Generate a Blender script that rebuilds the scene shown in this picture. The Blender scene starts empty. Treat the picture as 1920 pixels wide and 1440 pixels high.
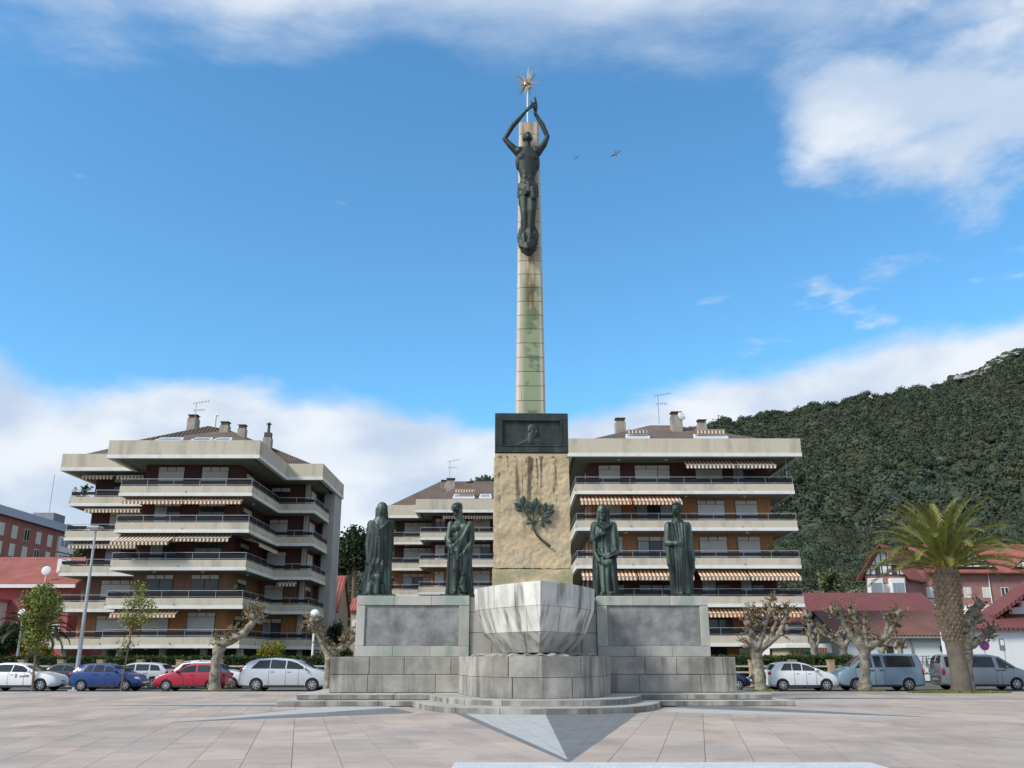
import bpy, bmesh, math, random
import numpy as np
from mathutils import Vector, Matrix, Euler
R = math.radians
random.seed(7); rng = np.random.default_rng(11)
sc = bpy.context.scene
col = sc.collection

# ------------------------------------------------------------------ camera
PITCH = R(16.85); FPX = 1700.0; CZ = 1.65
cam_d = bpy.data.cameras.new('camera'); cam = bpy.data.objects.new('camera', cam_d); col.objects.link(cam)
cam_d.sensor_width = 36; cam_d.lens = 36 * FPX / 1920; cam_d.clip_end = 6000; cam_d.clip_start = .1
cam.location = (0, 0, CZ); cam.rotation_euler = (R(90) + PITCH, 0, 0)
sc.camera = cam

def ray(u, v):
    a, b = (u - 960) / FPX, (720 - v) / FPX
    return Vector((a, math.cos(PITCH) - b * math.sin(PITCH), math.sin(PITCH) + b * math.cos(PITCH)))
def at(u, v, Y):
    d = ray(u, v); t = Y / d.y
    return Vector((t * d.x, Y, CZ + t * d.z))
def gnd(u, v, z=0.0):
    d = ray(u, v); t = (z - CZ) / d.z
    return Vector((t * d.x, t * d.y, z))
def ux(u, Y, z=1.0):                       # x of a picture column at distance Y and height z
    return (u - 960) / FPX * (Y * math.cos(PITCH) + (z - CZ) * math.sin(PITCH))

# ------------------------------------------------------------------ world, sun, exposure
SUN_AZ, SUN_EL = R(-122), R(40)            # azimuth clockwise from +Y (view direction), elevation
world = bpy.data.worlds.new('World'); sc.world = world; world.use_nodes = True
HOX, HOY = 9.3, 2.2
CUX, CUY = 5.1, 3.3
def build_sky():
    nt = world.node_tree; nt.nodes.clear(); N = nt.nodes.new; L = nt.links.new
    def val(op, a, b=None, clamp=False):
        m = N('ShaderNodeMath'); m.operation = op; m.use_clamp = clamp
        for i, x in enumerate((a, b)):
            if x is None: continue
            if isinstance(x, (int, float)): m.inputs[i].default_value = x
            else: L(x, m.inputs[i])
        return m.outputs[0]
    def mr(x, a, b, c, d, smooth=True):
        m = N('ShaderNodeMapRange'); m.interpolation_type = 'SMOOTHSTEP' if smooth else 'LINEAR'
        L(x, m.inputs[0])
        for i, k in enumerate((a, b, c, d)): m.inputs[i + 1].default_value = k
        return m.outputs[0]
    def mix(f, a, b):
        m = N('ShaderNodeMix'); m.data_type = 'RGBA'
        for i, x in ((0, f), (6, a), (7, b)):
            if isinstance(x, (int, float)): m.inputs[i].default_value = x
            elif isinstance(x, tuple): m.inputs[i].default_value = x + (1,)
            else: L(x, m.inputs[i])
        return m.outputs[2]
    def noise(vec, s, det=8, rough=.55, dist=0., off=(0, 0, 0), sc3=(1, 1, 1)):
        mp = N('ShaderNodeMapping'); L(vec, mp.inputs[0]); mp.inputs[1].default_value = off; mp.inputs[3].default_value = sc3
        n = N('ShaderNodeTexNoise'); L(mp.outputs[0], n.inputs['Vector']); n.inputs['Scale'].default_value = s
        n.inputs['Detail'].default_value = det; n.inputs['Roughness'].default_value = rough; n.inputs['Distortion'].default_value = dist
        return n.outputs['Fac']
    sky = N('ShaderNodeTexSky'); sky.sky_type = 'NISHITA'; sky.sun_disc = False
    sky.sun_elevation = SUN_EL; sky.sun_rotation = SUN_AZ; sky.air_density = 1.0; sky.dust_density = .35; sky.ozone_density = 2.2
    tint = N('ShaderNodeMix'); tint.data_type = 'RGBA'; tint.blend_type = 'MULTIPLY'; tint.inputs[0].default_value = 1
    L(sky.outputs[0], tint.inputs[6]); tint.inputs[7].default_value = (.86, 1.52, 1.72, 1)
    tc = N('ShaderNodeTexCoord'); d = tc.outputs['Generated']
    sx = N('ShaderNodeSeparateXYZ'); L(d, sx.inputs[0]); X, Y, Z = sx.outputs
    # high cloud layer, noise laid on a flat ceiling of air so that it foreshortens
    zz = val('ADD', val('MAXIMUM', Z, 0.0), .14)
    cb = N('ShaderNodeCombineXYZ'); L(val('DIVIDE', X, zz), cb.inputs[0]); qy = val('DIVIDE', Y, zz); L(qy, cb.inputs[1])
    q = cb.outputs[0]
    n1 = noise(q, 2.3, 10, .58, .25, (HOX, HOY, 0), (.8, 1.25, 1))
    c1 = val('ADD', n1, mr(qy, 1.30, .94, -.34, .17, False))
    nb = noise(q, 1.1, 2, .5, 0, (7.7, 1.9, 0))
    c1 = val('ADD', c1, val('MULTIPLY', val('SUBTRACT', nb, .5), .16))
    hi = mr(c1, .42, .80, 0, .92)
    # one big broken cumulus to the right
    def blob(u, v, r0, r1, amp):
        w = ray(u, v).normalized()
        dp = N('ShaderNodeVectorMath'); dp.operation = 'DOT_PRODUCT'; L(d, dp.inputs[0]); dp.inputs[1].default_value = w
        return mr(dp.outputs['Value'], math.cos(R(r0)), math.cos(R(r1)), 0, amp)
    bl = val('MAXIMUM', val('MAXIMUM', blob(1630, 232, 6.8, 1, .34), blob(1830, 215, 8.0, 1, .36)), blob(1740, 60, 13, 2, .24))
    n3 = noise(q, 3.3, 10, .60, .2, (CUX, CUY, 0))
    cu = val('MULTIPLY', mr(val('ADD', n3, bl), .58, .88, 0, .95), mr(bl, .02, .12, 0, 1))
    # small scattered puffs low on the right
    n4 = noise(d, 9, 9, .55, .2, (.7, 2.2, .4), (1, 1, 2.6))
    pf = val('ADD', n4, val('MULTIPLY', val('MULTIPLY', mr(Z, .27, .36, 0, 1), mr(Z, .36, .47, 1, 0)), mr(X, .0, .30, -.08, .19)))
    pf = mr(pf, .66, .84, 0, .75)
    # cumulus bank along the horizon
    n2 = noise(d, 5.2, 10, .54, .1, (.2, 5.5, .9), (1, 1, 1.9))
    zb = val('SUBTRACT', Z, val('MULTIPLY', mr(X, .02, .5, 0, 1), .055))
    n2 = val('ADD', val('MULTIPLY', n2, .62), .19)
    bank = mr(val('ADD', n2, mr(zb, .205, .345, .36, -.42, False)), .47, .66, 0, 1)
    dens = val('MAXIMUM', val('MAXIMUM', hi, cu), val('MAXIMUM', bank, pf))
    # cloud colour: white tops, blue-grey hollows, softer towards the horizon
    n5 = noise(d, 7, 6, .5, .1, (4, 1, 2), (1, 1, 1.8))
    ccol = mix(mr(n5, .36, .66, 0, 1), (4.2, 5.1, 6.4), (6.5, 6.9, 7.4))
    ccol = mix(mr(Z, .0, .2, .5, 0), ccol, (4.6, 5.4, 6.7))
    fin = mix(dens, tint.outputs[2], ccol)
    bg = N('ShaderNodeBackground'); L(fin, bg.inputs[0]); bg.inputs[1].default_value = .088
    out = N('ShaderNodeOutputWorld'); L(bg.outputs[0], out.inputs[0])
build_sky()
sun_d = bpy.data.lights.new('sun', 'SUN'); sun = bpy.data.objects.new('sun', sun_d); col.objects.link(sun)
sun_d.energy = 2.5; sun_d.angle = R(14); sun_d.color = (1, .95, .87)
_sd = Vector((math.sin(SUN_AZ) * math.cos(SUN_EL), math.cos(SUN_AZ) * math.cos(SUN_EL), math.sin(SUN_EL)))
sun.rotation_euler = (-_sd).to_track_quat('-Z', 'Y').to_euler(); sun.location = _sd * 200
vs = sc.view_settings; vs.view_transform = 'Standard'; vs.look = 'None'; vs.gamma = 1; vs.use_curve_mapping = False; vs.exposure = 0.6
sc.render.engine = 'CYCLES'
try:
    sc.cycles.use_denoising = True; sc.cycles.denoiser = 'OPENIMAGEDENOISE'
except Exception: pass
sc.cycles.max_bounces = 6

# ------------------------------------------------------------------ materials
MATS = {}
def M(name, color, rough=.8, var=.12, scale=3.0, fine=0.0, fscale=40., bump=0.0, bscale=30., metal=0., rand=0.0,
      streak=0.0, streak_col=(.03, .03, .025), sscale=3.0, patch=None, patch_amt=0., pscale=1.2, tone=False, spec=.5, stripes=None, coat=0., wave=None, stretch=(1, 1, 1)):
    """procedural material: base colour x noise variation x per-object tone, vertical streaks, patches of a second colour, fine relief"""
    if name in MATS: return MATS[name]
    m = bpy.data.materials.new(name); m.use_nodes = True; nt = m.node_tree; N = nt.nodes.new; L = nt.links.new
    b = nt.nodes['Principled BSDF']
    b.inputs['Roughness'].default_value = rough; b.inputs['Metallic'].default_value = metal
    b.inputs['Specular IOR Level'].default_value = spec; b.inputs['Coat Weight'].default_value = coat
    geo = N('ShaderNodeNewGeometry'); pos = geo.outputs['Position']
    def noise(s, det=5, sc3=(1, 1, 1), rough_=.55, off=(0, 0, 0)):
        mp = N('ShaderNodeMapping'); L(pos, mp.inputs[0]); mp.inputs[3].default_value = sc3; mp.inputs[1].default_value = off
        n = N('ShaderNodeTexNoise'); L(mp.outputs[0], n.inputs['Vector']); n.inputs['Scale'].default_value = s
        n.inputs['Detail'].default_value = det; n.inputs['Roughness'].default_value = rough_
        return n.outputs['Fac']
    def mr(x, a, c, e, f):
        k = N('ShaderNodeMapRange'); L(x, k.inputs[0])
        for i, q in enumerate((a, c, e, f)): k.inputs[i + 1].default_value = q
        return k.outputs[0]
    def mixc(f, a, c, blend='MIX'):
        k = N('ShaderNodeMix'); k.data_type = 'RGBA'; k.blend_type = blend
        for i, x in ((0, f), (6, a), (7, c)):
            if isinstance(x, (int, float)): k.inputs[i].default_value = x
            elif isinstance(x, tuple): k.inputs[i].default_value = x + (1,)
            else: L(x, k.inputs[i])
        return k.outputs[2]
    def gain(c, f):                         # c * scalar f
        k = N('ShaderNodeVectorMath'); k.operation = 'SCALE'
        if isinstance(c, tuple): k.inputs[0].default_value = c
        else: L(c, k.inputs[0])
        L(f, k.inputs['Scale']); return k.outputs[0]
    c = tuple(color)
    if stripes:
        axis, per, c2, duty = stripes
        sx = N('ShaderNodeSeparateXYZ'); L(pos, sx.inputs[0])
        fr = N('ShaderNodeMath'); fr.operation = 'FRACT'
        dv = N('ShaderNodeMath'); dv.operation = 'DIVIDE'; L(sx.outputs[axis], dv.inputs[0]); dv.inputs[1].default_value = per; L(dv.outputs[0], fr.inputs[0])
        gt = N('ShaderNodeMath'); gt.operation = 'GREATER_THAN'; L(fr.outputs[0], gt.inputs[0]); gt.inputs[1].default_value = duty
        c = mixc(gt.outputs[0], c, tuple(c2))
    if patch: c = mixc(mr(noise(pscale, 6), .5 - .12, .5 + .16, 0, patch_amt), c, tuple(patch))
    if var: c = gain(c, mr(noise(scale, 5, stretch), .25, .75, 1 - var, 1 + var))
    if fine: c = gain(c, mr(noise(fscale, 3, (1, 1, 1), .6), .25, .75, 1 - fine, 1 + fine))
    if rand:
        oi = N('ShaderNodeObjectInfo'); c = gain(c, mr(oi.outputs['Random'], 0, 1, 1 - rand, 1 + rand))
    if tone:
        at_ = N('ShaderNodeAttribute'); at_.attribute_name = 'tone'
        c = mixc(1.0, c, at_.outputs['Color'], 'MULTIPLY')
    if streak:
        s1 = noise(sscale, 6, (1, 1, .12), .6); s2 = noise(.6, 3, (1, 1, 1), .5, (5, 2, 1))
        k = N('ShaderNodeMath'); k.operation = 'MULTIPLY'; L(mr(s1, .47, .63, 0, 1), k.inputs[0]); L(mr(s2, .34, .58, 0, streak), k.inputs[1])
        c = mixc(k.outputs[0], c, tuple(streak_col))
    if isinstance(c, tuple): b.inputs['Base Color'].default_value = c + (1,)
    else: L(c, b.inputs['Base Color'])
    h = None
    if wave:
        axis, per = wave
        sx = N('ShaderNodeSeparateXYZ'); L(pos, sx.inputs[0])
        dv = N('ShaderNodeMath'); dv.operation = 'MULTIPLY'; L(sx.outputs[axis], dv.inputs[0]); dv.inputs[1].default_value = 2 * math.pi / per
        sn = N('ShaderNodeMath'); sn.operation = 'SINE'; L(dv.outputs[0], sn.inputs[0]); h = sn.outputs[0]
        bp = N('ShaderNodeBump'); bp.inputs['Strength'].default_value = .6; bp.inputs['Distance'].default_value = per * .2; L(h, bp.inputs['Height']); L(bp.outputs[0], b.inputs['Normal'])
    if bump:
        bp2 = N('ShaderNodeBump'); bp2.inputs['Strength'].default_value = min(1, bump); bp2.inputs['Distance'].default_value = .03
        L(noise(bscale, 6), bp2.inputs['Height'])
        if wave: L(bp.outputs[0], bp2.inputs['Normal'])
        L(bp2.outputs[0], b.inputs['Normal'])
    MATS[name] = m; return m

# ------------------------------------------------------------------ mesh helpers
WL = {}
def wl(o): return WL.get(o.name, Vector((0, 0, 0)))
def tag(o, label=None, cat=None, group=None, kind=None):
    if label: o['label'] = label
    if cat: o['category'] = cat
    if group: o['group'] = group
    if kind: o['kind'] = kind
    return o
def empty(name, label, cat, loc=(0, 0, 0), group=None):
    o = bpy.data.objects.new(name, None); col.objects.link(o); o.empty_display_size = .3
    o.location = loc; WL[o.name] = Vector(loc)
    return tag(o, label, cat, group)
class MB:
    def __init__(s): s.v = []; s.f = []; s.tone = None
    def add(s, vs_, fs):
        n = len(s.v); s.v.extend(tuple(p) for p in vs_); s.f.extend(tuple(i + n for i in f) for f in fs); return s
    def box(s, x0, x1, y0, y1, z0, z1):
        return s.add([(x0, y0, z0), (x1, y0, z0), (x1, y1, z0), (x0, y1, z0), (x0, y0, z1), (x1, y0, z1), (x1, y1, z1), (x0, y1, z1)],
                     [(3, 2, 1, 0), (4, 5, 6, 7), (0, 1, 5, 4), (1, 2, 6, 5), (2, 3, 7, 6), (3, 0, 4, 7)])
    def cbox(s, x0, x1, y0, y1, z0, z1, c=.015):
        """box with chamfered edges"""
        X, Y, Z = (x0, x1), (y0, y1), (z0, z1); V = []; ix = {}
        for i in (0, 1):
            for j in (0, 1):
                for k in (0, 1):
                    sg = (1 - 2 * i, 1 - 2 * j, 1 - 2 * k)
                    for a in range(3):
                        p = [X[i], Y[j], Z[k]]
                        for b in range(3):
                            if b != a: p[b] += sg[b] * c
                        ix[i, j, k, a] = len(V); V.append(p)
        Fc = []
        for a in range(3):
            for e in (0, 1):
                q = []
                for m in ((0, 0), (1, 0), (1, 1), (0, 1)):
                    ijk = [0, 0, 0]; ijk[a] = e; o = [t for t in range(3) if t != a]; ijk[o[0]], ijk[o[1]] = m
                    q.append(ix[ijk[0], ijk[1], ijk[2], a])
                if (e == 0) != (a == 1): q.reverse()
                Fc.append(tuple(q))
        for a in range(3):                     # edges along a
            o = [t for t in range(3) if t != a]
            for m in ((0, 0), (0, 1), (1, 0), (1, 1)):
                A = [0, 0, 0]; A[o[0]], A[o[1]] = m; B = list(A); B[a] = 1
                Fc.append((ix[A[0], A[1], A[2], o[0]], ix[B[0], B[1], B[2], o[0]], ix[B[0], B[1], B[2], o[1]], ix[A[0], A[1], A[2], o[1]]))
        for i in (0, 1):
            for j in (0, 1):
                for k in (0, 1): Fc.append((ix[i, j, k, 0], ix[i, j, k, 1], ix[i, j, k, 2]))
        return s.add(V, Fc)
    def prism(s, poly, z0, z1):
        """vertical prism over an xy polygon"""
        n = len(poly)
        return s.add([(x, y, z0) for x, y in poly] + [(x, y, z1) for x, y in poly],
                     [tuple(range(n))[::-1], tuple(range(n, 2 * n))] + [(i, (i + 1) % n, n + (i + 1) % n, n + i) for i in range(n)])
    def bar(s, a, b, w, h=None):
        """box section between two points"""
        a, b = Vector(a), Vector(b); h = h or w; d = (b - a).normalized()
        up = Vector((0, 0, 1)) if abs(d.z) < .95 else Vector((0, 1, 0))
        r = d.cross(up).normalized() * (w / 2); t = r.cross(d).normalized() * (h / 2)
        V = [p + i * r + j * t for p in (a, b) for i, j in ((-1, -1), (1, -1), (1, 1), (-1, 1))]
        return s.add(V, [(0, 1, 2, 3), (7, 6, 5, 4), (0, 4, 5, 1), (1, 5, 6, 2), (2, 6, 7, 3), (3, 7, 4, 0)])
    def tube(s, pts, rad, n=8, cap=True, jit=0.0):
        pts = [Vector(p) for p in pts]
        rad = [rad] * len(pts) if isinstance(rad, (int, float)) else rad
        up = Vector((0, 0, 1)) if abs((pts[-1] - pts[0]).normalized().z) < .9 else Vector((0, 1, 0))
        V = []; Fc = []; r = None
        for i, p in enumerate(pts):
            d = (pts[min(i + 1, len(pts) - 1)] - pts[max(i - 1, 0)]).normalized()
            if r is None: r = d.cross(up).normalized()
            r = (r - d * r.dot(d)).normalized(); t = d.cross(r)
            for k in range(n):
                a = 2 * math.pi * k / n; q = rad[i] * (1 + (random.uniform(-jit, jit) if jit else 0))
                V.append(p + r * math.cos(a) * q + t * math.sin(a) * q)
        for i in range(len(pts) - 1):
            for k in range(n):
                Fc.append((i * n + k, i * n + (k + 1) % n, (i + 1) * n + (k + 1) % n, (i + 1) * n + k))
        if cap: Fc += [tuple(range(n))[::-1], tuple(range((len(pts) - 1) * n, len(pts) * n))]
        return s.add(V, Fc)
    def caps(s, a, b, ra, rb, n=10):
        """tapered capsule"""
        a, b = Vector(a), Vector(b); d = (b - a).normalized(); P_ = []; Q = []
        for k in range(4):
            t = math.pi / 2 * (1 - k / 4 * .98); P_.append(a - d * ra * math.sin(t)); Q.append(ra * math.cos(t) + 1e-4)
        P_.append(a); Q.append(ra); P_.append(b); Q.append(rb)
        for k in range(3, -1, -1):
            t = math.pi / 2 * (1 - k / 4 * .98); P_.append(b + d * rb * math.sin(t)); Q.append(rb * math.cos(t) + 1e-4)
        return s.tube(P_, Q, n)
    def ell(s, c, r, n=14, m=9, rot=None):
        c = Vector(c); r = (r, r, r) if isinstance(r, (int, float)) else r; V = []; Fc = []
        for j in range(m + 1):
            t = math.pi * j / m
            for k in range(n):
                a = 2 * math.pi * k / n
                p = Vector((r[0] * math.sin(t) * math.cos(a), r[1] * math.sin(t) * math.sin(a), r[2] * math.cos(t)))
                if rot is not None: p = rot @ p
                V.append(c + p)
        for j in range(m):
            for k in range(n): Fc.append((j * n + k, (j + 1) * n + k, (j + 1) * n + (k + 1) % n, j * n + (k + 1) % n))
        return s.add(V, Fc)
    def lathe(s, prof, n=16, c=(0, 0, 0)):
        V = []; Fc = []
        for r_, z in prof:
            for k in range(n):
                a = 2 * math.pi * k / n; V.append((c[0] + r_ * math.cos(a), c[1] + r_ * math.sin(a), c[2] + z))
        for j in range(len(prof) - 1):
            for k in range(n): Fc.append((j * n + k, j * n + (k + 1) % n, (j + 1) * n + (k + 1) % n, (j + 1) * n + k))
        Fc += [tuple(range(n))[::-1], tuple(range((len(prof) - 1) * n, len(prof) * n))]
        return s.add(V, Fc)
    def quad(s, *p): return s.add(p, [tuple(range(len(p)))])
    def mesh(s, name, off=(0, 0, 0), smooth=False, sharp=40, tone=None):
        me = bpy.data.meshes.new(name); o = Vector(off)
        me.from_pydata([(p[0] - o[0], p[1] - o[1], p[2] - o[2]) for p in s.v], [], s.f)
        if tone is not None: set_tone(me, tone)
        if smooth:
            me.shade_smooth() if hasattr(me, 'shade_smooth') else None
            try: me.set_sharp_from_angle(angle=R(sharp))
            except Exception: pass
        me.update(); return me
    def build(s, name, mat, parent=None, smooth=False, sharp=40, loc=None, tone=None):
        """one mesh object; vertices are given in the frame of the top-level parent's world position"""
        if parent is not None: off = wl(parent)
        else:
            if loc is None:
                a = np.array(s.v); loc = ((a[:, 0].min() + a[:, 0].max()) / 2, (a[:, 1].min() + a[:, 1].max()) / 2, a[:, 2].min())
            off = Vector(loc)
        me = s.mesh(name, off, smooth, sharp, tone); me.materials.append(mat)
        o = bpy.data.objects.new(name, me); col.objects.link(o)
        if parent is not None: o.parent = parent
        else: o.location = off
        WL[o.name] = Vector(off); return o
def set_tone(me, tone):
    """per-corner colour attribute 'tone' from per-face or per-vertex values"""
    a = me.color_attributes.new('tone', 'FLOAT_COLOR', 'CORNER')
    t = np.asarray(tone, dtype=np.float32)
    if t.ndim == 1: t = np.stack([t, t, t], 1)
    ls = np.zeros(len(me.loops), np.int32)
    if len(t) == len(me.polygons):
        ps = np.zeros(len(me.polygons), np.int32); pt = np.zeros(len(me.polygons), np.int32)
        me.polygons.foreach_get('loop_start', ps); me.polygons.foreach_get('loop_total', pt); ls = np.repeat(np.arange(len(me.polygons)), pt)
    else: me.loops.foreach_get('vertex_index', ls)
    c = np.ones((len(me.loops), 4), np.float32); c[:, :3] = t[ls]; a.data.foreach_set('color', c.ravel())
def np_mesh(name, V, Fq, mat, parent=None, loc=(0, 0, 0), tone=None, smooth=False):
    """fast mesh from numpy arrays (all faces the same size)"""
    me = bpy.data.meshes.new(name); k = Fq.shape[1]
    me.vertices.add(len(V)); me.vertices.foreach_set('co', np.asarray(V, np.float32).ravel())
    me.loops.add(Fq.size); me.loops.foreach_set('vertex_index', Fq.astype(np.int32).ravel())
    me.polygons.add(len(Fq)); me.polygons.foreach_set('loop_start', np.arange(0, Fq.size, k, dtype=np.int32))
    me.polygons.foreach_set('loop_total', np.full(len(Fq), k, np.int32)); me.update(calc_edges=True)
    if smooth: me.polygons.foreach_set('use_smooth', np.ones(len(Fq), bool))
    if tone is not None: set_tone(me, tone)
    me.materials.append(mat); o = bpy.data.objects.new(name, me); col.objects.link(o)
    if parent is not None: o.parent = parent
    o.location = loc; return o
def struct(o): o['kind'] = 'structure'; return o
def copy_tree(o, parent=None):
    c = o.copy(); col.objects.link(c)
    if parent is not None: c.parent = parent
    WL[c.name] = wl(o)
    for ch in [k for k in o.children]: copy_tree(ch, c)
    return c
def leaf_cloud(centres, size, per, spread, flat=.0, seed=1, aspect=1.8):
    """small leaf faces (quads) scattered round the given centres; returns V, F, tone"""
    g = np.random.default_rng(seed); c = np.repeat(np.asarray(centres, float), per, 0); n = len(c)
    d = g.normal(size=(n, 3)); d /= np.linalg.norm(d, axis=1)[:, None]
    p = c + d * (spread * g.random((n, 1)) ** .5) * np.array([1, 1, 1 - flat])
    a = g.normal(size=(n, 3)); a /= np.linalg.norm(a, axis=1)[:, None]
    b = np.cross(a, g.normal(size=(n, 3))); b /= np.linalg.norm(b, axis=1)[:, None]
    s = size * g.uniform(.6, 1.3, (n, 1)); u = a * s; w = b * s / aspect
    V = np.stack([p - u, p + w * .9 - u * .1, p + u, p - w * .9 - u * .1], 1).reshape(-1, 3)
    Fq = np.arange(4 * n).reshape(n, 4); t = g.uniform(.6, 1.35, n)
    return V, Fq, t
# ================================================================== SETTING: ground, road, plaza, hill
YAW = R(1.2); MO = Vector((.85, 36.8, 0))          # monument origin on the plaza
m_grass = M('lawn', (.075, .10, .035), .95, .35, 1.2, .3, 9, bump=.8, bscale=14)
m_asph = M('asphalt', (.115, .113, .11), .9, .18, .7, .22, 60, bump=.4, bscale=90)
m_joint = M('joint_mortar', (.20, .185, .165), .95, .15, 6)
m_paver = M('paver_stone', (.435, .36, .305), .82, .10, 1.6, .11, 26, bump=.25, bscale=45, tone=True, patch=(.30, .262, .235), patch_amt=.7, pscale=.30)
m_lightslab = M('pale_slab', (.40, .40, .39), .8, .12, 1.4, .08, 30, bump=.2)
m_darkslab = M('slate_slab', (.15, .155, .16), .75, .16, 1.4, .12, 30, bump=.2)
m_kerb = M('kerb_stone', (.40, .385, .36), .85, .15, 1.5, .12, 20, bump=.3)

struct(MB().quad((-3500, -3500, -.08), (3500, -3500, -.08), (3500, 3500, -.08), (-3500, 3500, -.08)).build('ground', m_grass, loc=(0, 0, -.08)))
struct(MB().box(-90, 90, 49.62, 57.4, -.3, -.012).build('road', m_asph, loc=(0, 53, 0)))
mb = MB()
struct(MB().box(27, 90, 57.4, 66, -.3, -.016).build('side_road', m_asph, loc=(50, 60, 0)))
plaza = struct(MB().box(-70, 70, 3.0, 49.3, -.25, -.022).build('plaza', m_joint, loc=(0, 30, 0)))
k = 0
for x0 in np.arange(-60, 60, 1.5):
    MB().cbox(x0 + .006, x0 + 1.494, 49.3, 49.6, -.2, .012, .012).build('kerb_stone', m_kerb, plaza)

def clip(poly, a, b, c):                            # keep a*x+b*y+c >= 0
    out = []
    for i in range(len(poly)):
        p, q = poly[i], poly[(i + 1) % len(poly)]; dp = a * p[0] + b * p[1] + c; dq = a * q[0] + b * q[1] + c
        if dp >= 0: out.append(p)
        if (dp >= 0) != (dq >= 0):
            t = dp / (dp - dq); out.append((p[0] + (q[0] - p[0]) * t, p[1] + (q[1] - p[1]) * t))
    return out
tipA = gnd(1066, 1426)
nb = Vector((MO.y - tipA.y, -(MO.x - tipA.x))).normalized()          # normal of the seam between the two paving fields, pointing right
def side(x, y): return nb.x * (x - tipA.x) + nb.y * (y - tipA.y)
PAL = np.array([[1.0, .98, .96], [1.06, .97, .93], [.92, .90, .90], [1.12, 1.05, .98], [.86, .84, .85], [1.0, .92, .87], [1.04, 1.03, 1.02], [.95, .97, .98]])
pavers = []
for sgn, ang in ((-1, R(-12.7)), (1, R(11.2))):
    T = (math.sin(ang), math.cos(ang)); S = (math.cos(ang), -math.sin(ang)); W_, L_ = .80, 1.55
    for i in range(-80, 80):
        off = random.uniform(0, L_) * .25 + (i % 2) * L_ / 2
        for j in range(-8, 46):
            s0, t0 = i * W_, j * L_ + off; g = .005
            q = [(s0 + g, t0 + g), (s0 + W_ - g, t0 + g), (s0 + W_ - g, t0 + L_ - g), (s0 + g, t0 + L_ - g)]
            q = [(S[0] * a + T[0] * b, S[1] * a + T[1] * b) for a, b in q]
            cx = sum(p[0] for p in q) / 4; cy = sum(p[1] for p in q) / 4
            if cy < 2 or cy > 50.2 or abs(cx) > .60 * cy + 7: continue
            if abs(cx - MO.x) < 5.5 and 34.5 < cy < 40: continue
            q = clip(q, sgn * nb.x, sgn * nb.y, -sgn * (nb.x * tipA.x + nb.y * tipA.y) - g)
            if len(q) < 3: continue
            q = clip(clip(q, 0, -1, 49.28), 0, 1, -3.02)
            if len(q) < 3: continue
            pavers.append((q, cx, cy, (.55 * PAL[random.randrange(len(PAL))] + .45) * random.uniform(.93, 1.06)))
def pk(p):
    _, cx, cy, _ = p; inside = cy > 15 and abs(cx) < .55 * cy + .5
    return (0 if inside else 1, cy)
pavers.sort(key=pk)
for q, cx, cy, t in pavers[:300]:
    h = random.uniform(-.0015, .0015); b = MB().prism(q, -.06, h)
    b.build('paving_slab', m_paver, plaza, tone=np.tile(t, (len(b.f), 1)))
b = MB(); tn = []
for q, cx, cy, t in pavers[300:]:
    n0 = len(b.f); b.prism(q, -.05, random.uniform(-.0015, .0015)); tn += [t] * (len(b.f) - n0)
o = b.build('paving', m_paver, plaza, tone=np.array(tn)); o['kind'] = 'stuff'

# compass star inlaid round the monument: each ray is one pale and one slate half
def inlay(pts, mat, name, z=.004, ang=0., w=.6):
    poly = [tuple(gnd(u, v)[:2]) for u, v in pts]
    MB().prism(poly, -.03, z).build(name, mat, plaza)
def slabs(pts, mat, name, ang, w, l, z=.005):
    """cut a ray into individual slabs"""
    poly = [tuple(gnd(u, v)[:2]) for u, v in pts]
    a = 0
    for i in range(len(poly)): a += poly[i][0] * poly[(i + 1) % len(poly)][1] - poly[(i + 1) % len(poly)][0] * poly[i][1]
    if a < 0: poly.reverse()
    T = (math.sin(ang), math.cos(ang)); S = (math.cos(ang), -math.sin(ang)); g = .006
    ss = [p[0] * S[0] + p[1] * S[1] for p in poly]; ts = [p[0] * T[0] + p[1] * T[1] for p in poly]
    i0, i1 = math.floor(min(ss) / w), math.ceil(max(ss) / w); j0, j1 = math.floor(min(ts) / l) - 1, math.ceil(max(ts) / l)
    for i in range(i0, i1):
        for j in range(j0, j1):
            o_ = (i % 2) * l / 2
            q = [(i * w + g, j * l + g + o_), ((i + 1) * w - g, j * l + g + o_), ((i + 1) * w - g, (j + 1) * l - g + o_), (i * w + g, (j + 1) * l - g + o_)]
            q = [(S[0] * x + T[0] * y, S[1] * x + T[1] * y) for x, y in q]; q.reverse()
            for n in range(len(poly)):
                p, r = poly[n], poly[(n + 1) % len(poly)]; nx, ny = -(r[1] - p[1]), r[0] - p[0]
                q = clip(q, nx, ny, -(nx * p[0] + ny * p[1]))
                if len(q) < 3: break
            if len(q) >= 3: MB().prism(q, -.04, z + random.uniform(-.001, .001)).build(name, mat, plaza)
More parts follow.
